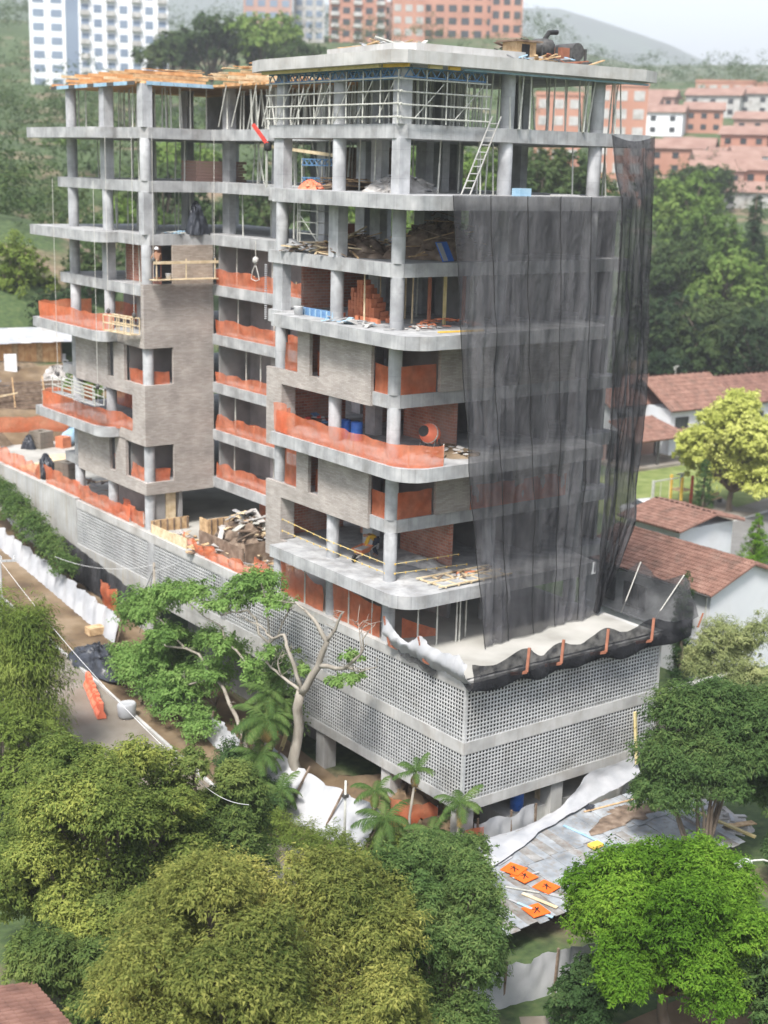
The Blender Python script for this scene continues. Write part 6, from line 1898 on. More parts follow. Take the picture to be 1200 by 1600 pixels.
heap('roof_clutter', 'dark pile of sacks and boards beside the roof machine', 'debris', (12.6, 12.4, ZB[9] + .53), (2.4, 1.6), 1.5, 40, ['wood_dark', 'steel_dark', 'rust', 'black'], 63, (.5, 1.3), (.1, .5), 'black', .5)
heap('scrap_heap', 'heap of white and grey scrap boards under the feathery tree', 'scrap heap', (13.2, -2.0, 0), (2.0, 2.6), .9, 60, ['tarp', 'conc_pale', 'wood', 'tarp', 'rubble'], 64, (.6, 2.0), (.1, .4), 'rubble', .3)
heap('roof_clutter', 'scattered boards and bars on the right half of the main roof', 'debris', (11.0, 8.2, ZB[9] + .53), (2.6, 1.0), .3, 22, ['wood', 'conc', 'rust', 'blue_pale'], 61, (.5, 1.4), (.05, .2))
heap('roof_clutter', 'low clutter of boards and pipes on the left half of the main roof', 'debris', (4.6, 12.6, ZB[9] + .99), (1.8, 2.4), .25, 22, ['wood', 'conc', 'steel', 'conc_pale'], 62, (.5, 1.6), (.05, .25))
heap('timber_heap', 'loose heap of broken formwork boards behind the middle column', 'timber heap', (3.6, 13.2, ZT[6]), (1.9, 2.4), 1.0, 60, ['wood_dark', 'wood', 'wood_dark', 'wood_pale'], 1, core='wood_dark')
heap('timber_heap', 'tall dark heap of timber scrap right of the corner column', 'timber heap', (6.0, 10.2, ZT[6]), (2.6, 1.9), 1.9, 60, ['wood_dark', 'wood_dark', 'wood_dark', 'wood'], 2, core='wood_dark')
heap('timber_heap', 'low heap of weathered boards by the square column', 'timber heap', (2.0, 15.2, ZT[6]), (.7, 1.5), .45, 22, ['wood_dark', 'wood_pale', 'conc'], 3, w=(.1, .35))
tag(MB().box(-.4, .4, -.03, .03, 0, .95).build('blue_sheet', 'blue_plastic', None, False, (4.95, 8.2, ZT[6] + .02)), 'blue and white sheet leaning against the dark timber heap', 'sheet').rotation_euler = (-.5, 0, .25)
MB().box(-.40, -.05, -.036, -.031, .02, .9).build('white_half', 'tarp', bpy.data.objects['blue_sheet'])
heap('rubble_heap', 'grey gravel and rubble heap behind the corner column', 'rubble', (4.2, 10.8, ZT[7]), (1.9, 1.6), .85, 26, ['rubble', 'conc'], 4, (.15, .4), (.1, .3), 'rubble')
heap('timber_heap', 'stacked dark planks on the open floor behind the second column', 'timber heap', (3.9, 14.8, ZT[7]), (1.6, 1.2), .6, 18, ['wood_dark', 'wood'], 5, (1.2, 2.4), (.15, .3), 'wood_dark', .06)
tag(mound('red_cover', None, None, (2.1, 15.2, ZT[7]), (.45, .8), .4, 'orange_plastic', 5), 'orange cover lying on the open floor by the square column', 'cover')
tag(MB().box(-.35, .35, -.25, .25, 0, .35).build('blue_crate', 'blue_pale', None, False, (7.0, 5.8, ZT[7])), 'pale blue crate above the top edge of the black net', 'crate')
tag(MB().box(-.6, .6, -.35, .35, 0, .09).build('cement_board', 'conc_pale', None, False, (10.2, 6.4, ZT[7])), 'white panel lying above the top edge of the black net', 'panel')
# ladder from the gravel floor up to the roof storey
la = thing('ladder', 'pale ladder leaning from the gravel floor to the slab above', 'ladder', (4.75, 6.95, ZT[7]))
v0, v1 = Vector((0, 0, 0)), Vector((1.75, .15, 3.4))
for s in (-.2, .2):
    pstick('rail', 'conc_pale', la, v0 + Vector((s, -s * .3, 0)), v1 + Vector((s, -s * .3, 0)), .045, .045)
for k in range(1, 11):
    p = v0.lerp(v1, k / 11)
    pstick('rung', 'conc_pale', la, p + Vector((-.2, .06, 0)), p + Vector((.2, -.06, 0)), .04, .04)
# clay blocks
cb = thing('clay_block_stack', 'stepped stack of orange hollow clay blocks behind the middle columns', 'brick stack', (3.5, 12.4, ZT[5]))
g = random.Random(8)
_cbm = MB().box(-.16, .16, -.1, .1, 0, .19).mesh('clay_block', 'clay')
n = 0
for ix in range(3):
    for iy in range(9):
        top = [[3, 5, 5, 8, 9, 9, 6, 7, 4], [2, 4, 6, 6, 8, 9, 7, 5, 5], [1, 2, 4, 5, 5, 7, 6, 3, 2]][ix][iy]
        for iz in range(max(1, top)):
            if iz < top - 3 and 0 < iy < 8 and ix == 1: continue
            obj('clay_block', _cbm, cb, (-.2 + ix * .35 + g.uniform(-.02, .02), -1.0 + iy * .24, iz * .2), (0, 0, g.uniform(-.06, .06)))
for k in range(16):
    obj('clay_block', _cbm, cb, (g.uniform(-1.0, .2), g.uniform(-2.2, 1.6), 0), (0, 0, g.uniform(0, 3)))
heap('clay_block_heap', 'low spread of orange clay blocks right of the corner column', 'brick heap', (4.9, 8.3, ZT[5]), (1.9, 1.0), .28, 34, ['clay'], 9, (.25, .4), (.12, .22))
heap('rubble_heap', 'pale rubble at the foot of the corner column on the clay block floor', 'rubble', (3.2, 7.6, ZT[5]), (.9, .6), .15, 14, ['rubble', 'conc_pale'], 10, (.15, .4), (.1, .25))
bp_ = thing('blue_formwork_panel', 'long blue formwork panel lying left of the clay block stack', 'panel', (1.9, 14.0, ZT[5]))
pbox('skin', 'blue_steel', bp_, -.2, .1, -1.5, 1.5, .0, .32)
for k in range(7):
    pbox('rib', 'blue_pale', bp_, -.24, -.2, -1.45 + k * .47, -1.38 + k * .47, 0, .34)
tag(MB().lathe((0, 0, 0), [(.2, 0), (.24, .4), (.25, .42)], 14).build('bucket', 'white_plastic', None, True, (1.35, 14.95, ZT[5])), 'white bucket at the left end of the blue panel', 'bucket')
tag(pstick('plank', 'yellow', None, (2.9, 6.2, ZT[5] + .04), (5.2, 5.9, ZT[5] + .04), .18, .06), 'yellow plank at the balcony edge beside the net', 'plank')
heap('debris', 'bluish debris scattered along the slab edge before the clay blocks', 'debris', (1.6, 10.4, ZT[5]), (.7, 2.6), .1, 26, ['blue_pale', 'conc_pale', 'conc'], 11, (.2, .7), (.08, .25))
# third floor: barrels, mixer, heap
barrel('left blue plastic barrel behind the orange balcony mesh', (2.75, 12.9, ZT[3]))
barrel('right blue plastic barrel behind the orange balcony mesh', (2.9, 12.15, ZT[3]))
mx = thing('concrete_mixer', 'orange drum concrete mixer with dark mouth by the brick wall', 'mixer', (3.8, 7.7, ZT[3]), R(-70))
MB().lathe((0, 0, 0), [(.16, -.5), (.42, -.28), (.46, .05), (.44, .2), (.28, .52), (.27, .56)], 18).build('drum', 'orange_plastic', mx, True, (0, 0, .98)).rotation_euler = (R(70), 0, 0)
MB().lathe((0, 0, 0), [(.262, 0), (.262, .01)], 18).build('mouth', 'black', mx, False, (0, -.535, 1.175)).rotation_euler = (R(70), 0, 0)
MB().lathe((0, 0, 0), [(.46, 0), (.475, .05), (.46, .1)], 18).build('ring', 'steel', mx, True, (0, 0, .98)).rotation_euler = (R(70), 0, 0)
for s in (-.4, .4):
    pstick('leg', 'steel_dark', mx, (s, -.45, 0), (s * .9, .05, .95), .06, .06)
    pstick('leg', 'steel_dark', mx, (s, .55, 0), (s * .9, .05, .95), .06, .06)
heap('rubble_heap', 'dirt and broken block heap beside the concrete mixer', 'rubble', (4.9, 7.3, ZT[3]), (1.1, 1.4), .32, 24, ['rubble', 'conc_pale', 'earth'], 12, (.2, .5), (.12, .3), 'earth')
heap('debris', 'dark stores along the brick wall behind the orange mesh', 'stores', (3.4, 16.4, ZT[3]), (1.0, .8), .5, 16, ['blue_steel', 'conc', 'wood_dark', 'red'], 13, (.3, .9), (.15, .35))
# first floor: sand, wheelbarrow, tapes, formwork, worker
mound('sand_heap', 'dark sand heap before the brick wall on the first floor', 'sand', (5.0, 9.2, ZT[1]), (.75, 1.9), .28, 'rubble', 31)
wb = thing('wheelbarrow', 'pink red wheelbarrow on the first floor behind the yellow tapes', 'wheelbarrow', (2.9, 11.5, ZT[1]), R(200))
b = MB()
b.v += [(-.35, -.2, .35), (.3, -.2, .35), (.3, .2, .35), (-.35, .2, .35), (-.5, -.32, .68), (.5, -.32, .62), (.5, .32, .62), (-.5, .32, .68)]
b.f += [(0, 3, 2, 1), (0, 1, 5, 4), (1, 2, 6, 5), (2, 3, 7, 6), (3, 0, 4, 7)]
b.build('tray', 'clay', wb)
MB().box(-.38, .38, -.22, .22, .5, .6).build('load', 'conc_pale', wb)
MB().tube([(.62, -.05, .2), (.62, .05, .2)], .2, 14).build('wheel', 'black', wb)
for s in (-.25, .25):
    pstick('handle', 'steel', wb, (.6, s * .3, .22), (-1.0, s * 1.1, .62), .04, .04)
    pstick('leg', 'steel', wb, (-.3, s, .35), (-.35, s, 0), .035, .035)
def tape(label, pts):
    o = MB().tube([Vector(p) for p in resample(pts, .4)], .017, 5).build('barrier_tape', 'yellow_pale')
    tag(o, label, 'tape')
    for i, p in enumerate(resample(pts, .55)):
        MB().box(p.x - .02, p.x + .02, p.y - .02, p.y + .02, p.z - .06, p.z + .03).build('flag', 'yellow', o)
tape('upper yellow barrier tape round the first floor columns', [(1.6, 16.6, 12.35), (1.62, 12.65, 12.15), (1.66, 8.0, 12.1), (2.0, 7.66, 12.1), (5.7, 7.6, 12.05)])
tape('lower yellow barrier tape round the first floor columns', [(1.6, 16.6, 11.75), (1.62, 12.65, 11.7), (1.66, 8.0, 11.65), (2.0, 7.66, 11.65), (6.2, 7.55, 11.5)])
ff = thing('formwork_bed', 'pale timber formwork frame on the balcony beside the net', 'formwork', (4.2, 6.3, ZT[1] + .02))
for k in range(6):
    pstick('cross_piece', 'wood_pale', ff, (-1.1 + .75 * k, .95, .05), (-.9 + .75 * k, -.8, .05), .07, .07)
for y in (-.75, .05, .9):
    pstick('rail', 'wood_pale' if y else 'wood', ff, (-1.3, y, .11), (3.1, y, .11), .08, .06)
for k in range(14):
    a = g.uniform(0, 6.28)
    p = Vector((g.uniform(-.9, 2.8), g.uniform(.1, .8), .12))
    d = Vector((math.cos(a), math.sin(a), .1)) * g.uniform(.2, .5)
    pstick('scrap', g.choice(['wood', 'clay', 'conc', 'wood_dark']), ff, p - d, p + d, .12, .04)
pbox('planter_bed', 'conc', ff, -1.0, 3.2, -.68, -.02, .0, .06)

# ---- people
def person(label, loc, rz, joints, cols, helmet=None):
    """one skinned body; clothing shells are its children"""
    rad = dict(pel=.13, chest=.15, neck=.055, head=.095, crown=.08, ls=.06, rs=.06, le=.045, re=.045, lw=.034, rw=.034, lh=.038, rh=.038, lp=.09, rp=.09, lk=.06, rk=.06, la=.042, ra=.042, lf=.04, rf=.04)
    E = [('pel', 'chest'), ('chest', 'neck'), ('neck', 'head'), ('head', 'crown'), ('chest', 'ls'), ('ls', 'le'), ('le', 'lw'), ('lw', 'lh'), ('chest', 'rs'), ('rs', 're'), ('re', 'rw'), ('rw', 'rh'), ('pel', 'lp'), ('lp', 'lk'), ('lk', 'la'), ('la', 'lf'), ('pel', 'rp'), ('rp', 'rk'), ('rk', 'ra'), ('ra', 'rf')]
    p = thing('person', label, 'person', loc, rz)
    def skin(name, keys, grow, mat, par):
        ks = [k for k in joints if k in keys]
        me = bpy.data.meshes.new(name)
        me.from_pydata([joints[k] for k in ks], [(ks.index(a), ks.index(c)) for a, c in E if a in ks and c in ks], [])
        o = obj(name, me, par)
        bpy.context.view_layer.update()
        m = o.modifiers.new('skin', 'SKIN')
        sv = me.skin_vertices
        if not sv:
            bm = bmesh.new()
            bm.from_mesh(me)
            bm.verts.layers.skin.verify()
            bm.to_mesh(me)
            bm.free()
            sv = me.skin_vertices
        for i, k in enumerate(ks):
            sv[0].data[i].radius = (rad[k] + grow, rad[k] + grow)
            sv[0].data[i].use_root = (k == ks[0])
        o.modifiers.new('sub', 'SUBSURF').levels = 1
        o.modifiers['sub'].render_levels = 2
        me.materials.append(MT[mat])
        return o
    body = skin('body', set(joints), 0, 'skin', p)
    skin('jacket', {'chest', 'neck', 'ls', 'le', 'lw', 'rs', 're', 'rw', 'pel'} - {'neck'}, .02, cols[0], p)
    skin('trousers', {'pel', 'lp', 'lk', 'la', 'rp', 'rk', 'ra'}, .02, cols[1], p)
    if helmet:
        c = Vector(joints['crown'])
        MB().lathe(tuple(c + Vector((0, 0, -.03))), [(.16, 0), (.13, .02), (.115, .09), (.07, .14), (.01, .155)], 14).build('helmet', helmet, p, True)
    return p
STAND = dict(pel=(0, 0, .95), chest=(.03, 0, 1.32), neck=(.04, 0, 1.5), head=(.06, 0, 1.62), crown=(.06, 0, 1.70), ls=(.03, .19, 1.40), le=(.16, .26, 1.16), lw=(.36, .2, 1.20), lh=(.46, .18, 1.22), rs=(.03, -.19, 1.40), re=(.12, -.27, 1.14), rw=(.32, -.2, 1.08), rh=(.42, -.18, 1.08),
             lp=(0, .1, .9), lk=(.05, .12, .48), la=(0, .13, .08), lf=(.14, .13, .04), rp=(0, -.1, .9), rk=(.06, -.12, .48), ra=(0, -.13, .08), rf=(.14, -.13, .04))
BEND = dict(pel=(0, 0, .86), chest=(.34, 0, 1.02), neck=(.50, 0, 1.06), head=(.60, 0, 1.04), crown=(.67, 0, 1.02), ls=(.36, .19, 1.03), le=(.45, .24, .76), lw=(.56, .2, .52), lh=(.58, .18, .43), rs=(.36, -.19, 1.03), re=(.42, -.26, .78), rw=(.55, -.2, .55), rh=(.58, -.18, .46),
            lp=(0, .1, .82), lk=(.10, .13, .46), la=(-.06, .14, .08), lf=(.08, .14, .04), rp=(0, -.1, .82), rk=(.14, -.12, .46), ra=(.02, -.14, .08), rf=(.16, -.14, .04))
person('worker in yellow jacket and dark trousers bending over on the first floor', (3.9, 11.7, ZT[1]), R(150), BEND, ('shirt_y', 'cloth_dark'))
person('worker in white helmet standing on the hanging plank of the left wing', (2.25, 30.95, 23.22), R(80), STAND, ('skin', 'cloth_dark'), 'white_plastic')

# ---- hanging work platforms
def cradle(label, a, b, h, mats=('wood_pale', 'yellow_pale'), ropes=None, rail=True):
    a, b = Vector(a), Vector(b)
    t = thing('hanging_platform', label, 'platform', a)
    d = b - a
    s = Vector((d.y, -d.x, 0)).normalized() * .3
    pstick('deck', mats[0], t, Vector((0, 0, .03)), d + Vector((0, 0, .03)), .55, .05)
    if rail:
        for q in (s, -s):
            for z in (.5, .95):
                pstick('rail', mats[1], t, q + Vector((0, 0, z)), d + q + Vector((0, 0, z)), .05, .07)
            for k in range(5):
                p = d * (k / 4) + q
                pstick('upright', mats[1], t, p, p + Vector((0, 0, .97)), .05, .05)
    for f in (0.03, .97):
        MB().tube([d * f + Vector((0, 0, .05)), d * f + Vector((0, 0, h))], .014, 5).build('rope', 'rope', t)
        MB().lathe(tuple(d * f + Vector((0, 0, 1.0))), [(.07, 0), (.13, .08), (.13, .2), (.05, .3)], 8).build('winch', 'steel_dark', t)
    return t
cradle('long grey hanging platform before the lower left wing balcony', (.25, 40.6, 15.55), (.25, 34.6, 15.55), 13.0, ('conc', 'steel'))
cradle('short timber hanging platform at the corner of the upper left wing balcony', (.9, 34.6, 20.0), (1.2, 31.7, 20.0), 11.0, ('wood_pale', 'wood_pale'))
cradle('timber plank stage on the unfinished stone wall of the left wing', (1.9, 30.95, 23.15), (6.1, 30.95, 23.15), 8.0, ('wood_pale', 'wood_pale'), rail=False)
sp = bpy.data.objects.get('hanging_platform.002')
pstick('guard_plank', 'wood_pale', sp, (0, -.25, 1.0), (4.2, -.25, 1.0), .05, .16)
for k in range(3):
    pstick('upright', 'wood_pale', sp, (.2 + 1.9 * k, -.22, 0), (.2 + 1.9 * k, -.22, 1.2), .05, .05)
tag(MB().lathe((0, 0, 0), [(.14, 0), (.17, .3), (.18, .32)], 12).build('bucket', 'white_plastic', None, True, (3.0, 31.0, 23.21)), 'white bucket on the plank stage beside the worker', 'bucket')
hk = thing('hoist_hook', 'white rope hoist with hook hanging in the recess by the top orange strip', 'hoist', (5.8, 26.1, 25.6))
MB().tube([(0, 0, 0), (0, 0, -.9)], .02, 6).build('rope', 'rope', hk)
MB().lathe((0, 0, -1.25), [(.1, 0), (.17, .1), (.17, .28), (.08, .38)], 10).build('motor', 'conc_pale', hk, True)
MB().tube([(0, .0, -1.25), (-.08, .2, -1.7), (-.08, .32, -2.1), (.03, .0, -2.2), (.06, -.3, -2.1), (.03, -.18, -1.7), (0, 0, -1.3)], .025, 6).build('sling', 'rope', hk)
# red boom hoist on the slab edge
ho = thing('boom_hoist', 'red boom hoist with black motor at the slab edge between the blocks', 'hoist', (1.7, 18.45, ZT[7]))
pstick('mast', 'steel', ho, (0, 0, 0), (0, 0, 2.2), .08, .08)
pstick('boom', 'red', ho, (0, -.1, 2.0), (-.25, .85, 2.95), .13, .15)
MB().lathe((0, -.1, 1.72), [(.14, 0), (.19, .06), (.19, .3), (.09, .38)], 12).build('motor', 'black', ho, True)
# black bag hung at the left wing
bg_ = mound('rubbish_bag', 'big black rubbish bag standing at the slab edge of the left wing', 'bag', (5.3, 31.9, ZT[6]), (.62, .62), 1.7, 'blacktarp', 44, rough=.2)
heap('debris', 'pale plastic scraps around the black rubbish bag', 'debris', (4.4, 31.9, ZT[6]), (1.6, .4), .12, 18, ['blue_pale', 'conc_pale', 'steel'], 41, (.2, .6), (.1, .25))
# timber deck and scaffold tower in the recess, level with the bag
td = thing('timber_deck', 'pale timber landing deck sticking out of the recess beside the round column', 'deck', (5.6, 20.6, ZT[6]))
for k in range(5):
    pstick('board', 'wood_pale', td, (-1.2, -2.3 + .3 * k * 1.2, .22), (1.6, -2.3 + .3 * k * 1.2, .22), .32, .06)
for k in range(3):
    pstick('bearer', 'wood', td, (-1.0 + .9 * k, -2.6, .1), (-1.0 + .9 * k, -.6, .1), .12, .16)
tw = thing('scaffold_tower', 'white scaffold tower in the recess above the timber deck', 'scaffold', (6.8, 21.5, ZT[6]))
for (x, y) in ((0, 0), (0, 1.9), (1.2, 0), (1.2, 1.9)):
    MB().tube([(x, y, 0), (x, y, 2.25)], .03, 6).build('standard', 'steel', tw)
for z in (.5, 1.1, 1.7):
    MB().tube([(0, 0, z), (0, 1.9, z)], .025, 6).build('ledger', 'steel', tw)
    MB().tube([(0, 0, z), (1.2, 0, z)], .025, 6).build('ledger', 'steel', tw)
MB().tube([(0, 0, .1), (0, 1.9, 1.6)], .022, 6).build('brace', 'steel', tw)
tag(MB().box(-.6, .6, -1.0, 1.0, 0, 1.0).build('red_bin', 'rust', None, False, (9.4, 23.6, ZT[6])), 'rust red bin behind the scaffold tower in the recess', 'bin')
tr = thing('trestle', 'white and blue lattice trestle on the open floor of the recess', 'trestle', (6.5, 20.0, ZT[7]))
truss(tr, (0, -1.2, 1.1), (0, 2.6, 1.1), .3, 'blue_steel', 8)
truss(tr, (0, -1.2, .15), (0, 2.6, .15), .3, 'blue_steel', 8)
for y in (-1.2, .7, 2.6):
    pstick('post', 'steel', tr, (0, y, 0), (0, y, 1.45), .06, .06)
pstick('timber', 'wood_pale', tr, (-.1, -1.4, 1.55), (-.1, 6.5, 2.1), .14, .16)
pk = thing('board_stack', 'faded pink stack of boards on the upper left wing floor', 'stack', (8.0, 33.6, ZT[7]))
for k in range(7):
    pbox('board', 'brickpink', pk, -2.2 + .03 * (k % 2), 1.2 - .12 * (k % 3), -.9, .9 - .05 * (k % 2), .17 * k, .17 * k + .15)
# guide of white pegs on the stone edge
for k in range(26):
    z = ZB[5] + .1 + k * .105
    tag(pbox('peg', 'tarp', None, 1.42, 1.50, 18.02, 18.14, z, z + .05), 'small white peg in the toothed row at the recess edge of the right block', 'peg', 'toothed row of white pegs')

# ---- podium deck: debris corner
wb2 = thing('debris_bay', 'timber walled bay filled with broken boards on the podium deck', 'debris bay', (4.0, 24.6, ZT[0]))
pbox('side_panel', 'wood_dark', wb2, -1.1, 2.4, -2.3, -2.2, 0, 1.15)
pbox('front_panel', 'wood_dark', wb2, -1.25, -1.15, -2.2, 2.6, 0, .9)
pbox('back_panel', 'wood_dark', wb2, 2.4, 2.5, -2.2, 2.6, 0, 1.3)
heap('debris_heap', 'high heap of splintered boards and sheets filling the timber bay', 'debris', (4.6, 24.9, ZT[0]), (1.9, 2.6), 2.1, 120, ['wood_dark', 'conc', 'wood_pale', 'conc_pale', 'steel', 'wood', 'rubble'], 51, (.5, 1.5), (.08, .45), 'wood_dark', .5)
bay = thing('plywood_bay', 'low bay of plywood panels with rubble beside the left wing column', 'bay', (2.6, 29.4, ZT[0]))
pbox('panel', 'wood_pale', bay, -.9, -.82, -1.0, 1.6, 0, .55)
pbox('panel', 'wood_pale', bay, -.9, -.83, -2.6, -1.05, 0, .62)
pbox('panel', 'wood', bay, -.9, 1.6, 1.6, 1.68, 0, .75)
for k in range(6):
    pbox('batten', 'wood_dark', bay, -.8 + .45 * k, -.72 + .45 * k, 1.54, 1.6, 0, .75)
pbox('panel', 'wood', bay, 1.0, 3.2, -1.9, -1.8, 0, 1.35)
for k in range(6):
    pbox('batten', 'wood_dark', bay, 1.1 + .4 * k, 1.16 + .4 * k, -1.96, -1.9, 0, 1.35)
pbox('panel', 'wood', bay, .92, 1.0, -1.9, -.9, 0, 1.3)
heap('rubble_heap', 'rubble lying inside the low plywood bay', 'rubble', (2.7, 29.2, ZT[0]), (.8, 1.5), .35, 26, ['rubble', 'wood', 'conc_pale'], 52, (.2, .6), (.08, .25), 'rubble')
heap('debris', 'twisted wire and scraps on the deck before the timber bay', 'debris', (3.6, 20.8, ZT[0]), (1.5, 1.4), .3, 34, ['conc', 'wood_dark', 'steel', 'wood'], 53, (.3, 1.0), (.03, .12))
heap('debris', 'broken box at the deck edge below the debris bay', 'debris', (2.0, 25.8, ZT[0]), (.6, .9), .4, 18, ['wood', 'wood_dark'], 54, (.3, .8), (.2, .4))
tag(mound('stained_sheet', None, None, (5.6, 22.6, ZT[0] + 1.4), (.35, .6), 1.5, 'wood', 55), 'upright brown folded mattress on top of the debris heap', 'mattress')

# ---- yard behind the retaining wall
yard = [('plywood_sheet', 'wood_pale', (3.6, 51.0), (2.4, 3.2, .08), .3, 'pale plywood sheets spread on the yard by the wall', 'plywood'),
        ('plywood_sheet', 'wood_pale', (6.6, 53.6), (3.0, 2.2, .10), -.2, 'pale plywood sheets on the yard near the left wing column', 'plywood'),
        ('plywood_sheet', 'wood', (8.6, 52.2), (1.8, 1.8, .4), .4, 'brown stack of boards beside the left wing column', 'boards')]
for nm, m, (x, y), (sx, sy, sz), a, lab, cat in yard:
    tag(MB().box(-sx / 2, sx / 2, -sy / 2, sy / 2, 0, sz).build(nm, m, None, False, (x, y, 8.37)), lab, cat).rotation_euler = (0, 0, a)
for nm, m, x, y, s, lab, cat in (('block_pallet', 'pave', 6.6, 58.2, 1.3, 'grey block pallet standing in the yard', 'pallet'), ('brick_pallet', 'clay', 8.0, 57.4, .85, 'small red brick pallet beside the grey block', 'pallet'), ('block_pallet', 'pave', 3.5, 46.4, 1.4, 'grey block pallet behind the orange mesh on the wall', 'pallet'), ('brick_pallet', 'clay', 10.4, 57.6, .9, 'second red brick pallet behind the left wing column', 'pallet')):
    t = thing(nm, lab, cat, (x, y, 8.37), .3)
    for i in range(3):
        for j in range(3):
            for k in range(3):
                if i == 1 and j == 1: continue
                pbox('block', m, t, (-.5 + i / 3) * s, (-.5 + (i + .95) / 3) * s, (-.5 + j / 3) * s, (-.5 + (j + .95) / 3) * s, k * s / 3, (k + .95) * s / 3)
tk = thing('water_tank', 'blue horizontal water tank with black cover in the yard', 'tank', (9.2, 58.6, 8.4), .9)
MB().tube([(-1.2, 0, .55), (-1.1, 0, .55), (1.1, 0, .55), (1.2, 0, .55)], [.4, .55, .55, .4], 16).build('drum', 'blue_pale', tk, True)
mound('cover', None, None, (.9, 0, .3), (.5, .7), 1.0, 'blacktarp', 61, parent=tk)
mound('black_sheet', 'black sheet bundle left of the grey block pallet', 'plastic sheet', (5.6, 58.2, 8.37), (.5, .6), 1.0, 'blacktarp', 62)
mound('black_sheet', 'black sheet thrown over the wall mesh beside the lower grey pallet', 'plastic sheet', (2.6, 48.2, 8.5), (.7, .9), 1.4, 'blacktarp', 63)
rbm = thing('rebar_stack', 'rusty rebar frames stacked at the left edge of the yard', 'rebar', (3.6, 59.4, 8.37), .5)
for k in range(9):
    pstick('bar', 'wood_dark', rbm, (-1.2, -.5 + .13 * k, .1 + .1 * k), (1.2, -.5 + .13 * k, .15 + .1 * k), .06, .06)
heap('debris', 'dark scrap on the deck behind the left wing column', 'debris', (4.6, 43.4, ZT[0]), (1.4, 2.0), .4, 24, ['wood_dark', 'conc', 'wood_pale'], 64)
# site shed on the slope
zs = tz(11.5, 71.2)
ss = thing('site_shed', 'timber site shed with white corrugated roof on the left slope', 'shed', (11.0, 72.0, zs - .2), R(-8))
for k in range(16):
    pbox('board', 'ply_orange' if k % 4 else 'wood', ss, -5.0 + k * .52, -4.50 + k * .52, -.04, .04 + .01 * (k % 3), 0, 2.1)
for k in range(4):
    pbox('board', 'wood', ss, 4.6 + k * .5, 5.08 + k * .5, -.04, .04, 0, 2.1)
for i in range(13):
    pstick('roof_sheet', 'tarp' if i % 3 else 'conc_pale', ss, (-5.4 + i * .92, -1.0, 2.2 + .03 * (i % 2)), (-5.4 + i * .92, 3.4, 3.0), .96, .03)
pbox('back_wall', 'wood_dark', ss, -5, 6.6, 3.0, 3.1, 0, 2.8)
pbox('post', 'wood_dark', ss, 3.3, 3.42, -.05, .07, 0, 2.2)
tag(MB().box(-.5, .5, -.03, .03, 0, 1.5).build('white_board', 'white_plastic', None, False, (9.4, 70.6, tz(9.4, 70.6))), 'white board leaning outside the site shed', 'board').rotation_euler = (-.25, 0, -.3)
ch = thing('chair', 'white plastic chair in the doorway of the site shed', 'chair', (14.6, 71.6, zs - .15))
pbox('seat', 'white_plastic', ch, -.25, .25, -.25, .25, .42, .46)
pbox('backrest', 'white_plastic', ch, -.25, .25, .22, .26, .46, .95)
for sx in (-.22, .22):
    for sy in (-.22, .22):
        pbox('leg', 'white_plastic', ch, sx - .025, sx + .025, sy - .025, sy + .025, 0, .42)
tag(MB().box(-1.0, 1.0, -.04, .04, 0, 1.9).build('banner', 'tarp', None, False, (15.6, 66.6, tz(15.6, 66.6) + .3)), 'white and blue banner sheet beside the left wing column', 'banner')
MB().box(-1.01, 1.01, -.05, .05, 1.6, 1.91).build('blue_hem', 'blue_plastic', bpy.data.objects['banner'])
# earth slope and timber shoring
es = thing('timber_shoring', 'dark timber planks shoring the dug earth bank at the left', 'shoring', (6.6, 65.2, tz(6.6, 65.2) + .1), R(-12))
for k in range(7):
    pstick('plank', 'wood_dark', es, (-4.5, .14 * k, .3 * k), (6.5, .14 * k, .3 * k), .05, .26)
for k in range(5):
    pstick('stake', 'wood', es, (-4.0 + 2.4 * k, -.05, 0), (-4.0 + 2.4 * k, .9, 2.3), .1, .1)
pstick('rail', 'wood_pale', es, (-4.6, -.15, .2), (1.0, -.15, 1.2), .1, .1)
struct(mound('earth_bank', None, None, (8.0, 68.4, 9.2), (8, 2.6), 2.0, 'earth', 71, rough=.1))
mound('gravel_heap', 'grey gravel heap sliding down the earth bank below the shed', 'gravel', (12.6, 68.4, tz(12.6, 68.4) - .3), (1.7, 1.8), 1.7, 'rubble', 72)
# dark mesh hanging in the retaining wall opening
strip('dark_mesh', 'dark mesh curtain hanging over the foot of the retaining wall', [[(1.3, 43 - 2 * k, 5.6 - .22 * k) for k in range(6)], [(1.2, 43 - 2 * k, 4.6 - .26 * k) for k in range(6)], [(1.15, 43 - 2 * k, 3.2 - .1 * k) for k in range(6)]], 'net_dense', 'net', 14, .08)

heap('timber_heap', 'loose planks strewn on the dug slope below the site shed', 'timber heap', (9.4, 66.8, tz(9.4, 66.8)), (3.2, 1.2), .5, 30, ['wood_dark', 'wood', 'wood_dark'], 91, (.8, 2.4), (.1, .25))
heap('debris', 'mixed clutter of bags and boards in front of the site shed', 'debris', (6.0, 68.6, tz(6.0, 68.6)), (2.4, 1.2), .6, 26, ['wood', 'conc', 'tarp', 'blue_steel', 'rust'], 92, (.4, 1.2), (.15, .5))
heap('debris', 'planks and wire offcuts scattered on the street dirt strip', 'debris', (-2.6, 24.6, tz(-2.6, 24.6) + .05), (.9, 4.0), .12, 34, ['wood_dark', 'wood', 'conc', 'rubble'], 93, (.2, .8), (.05, .2))

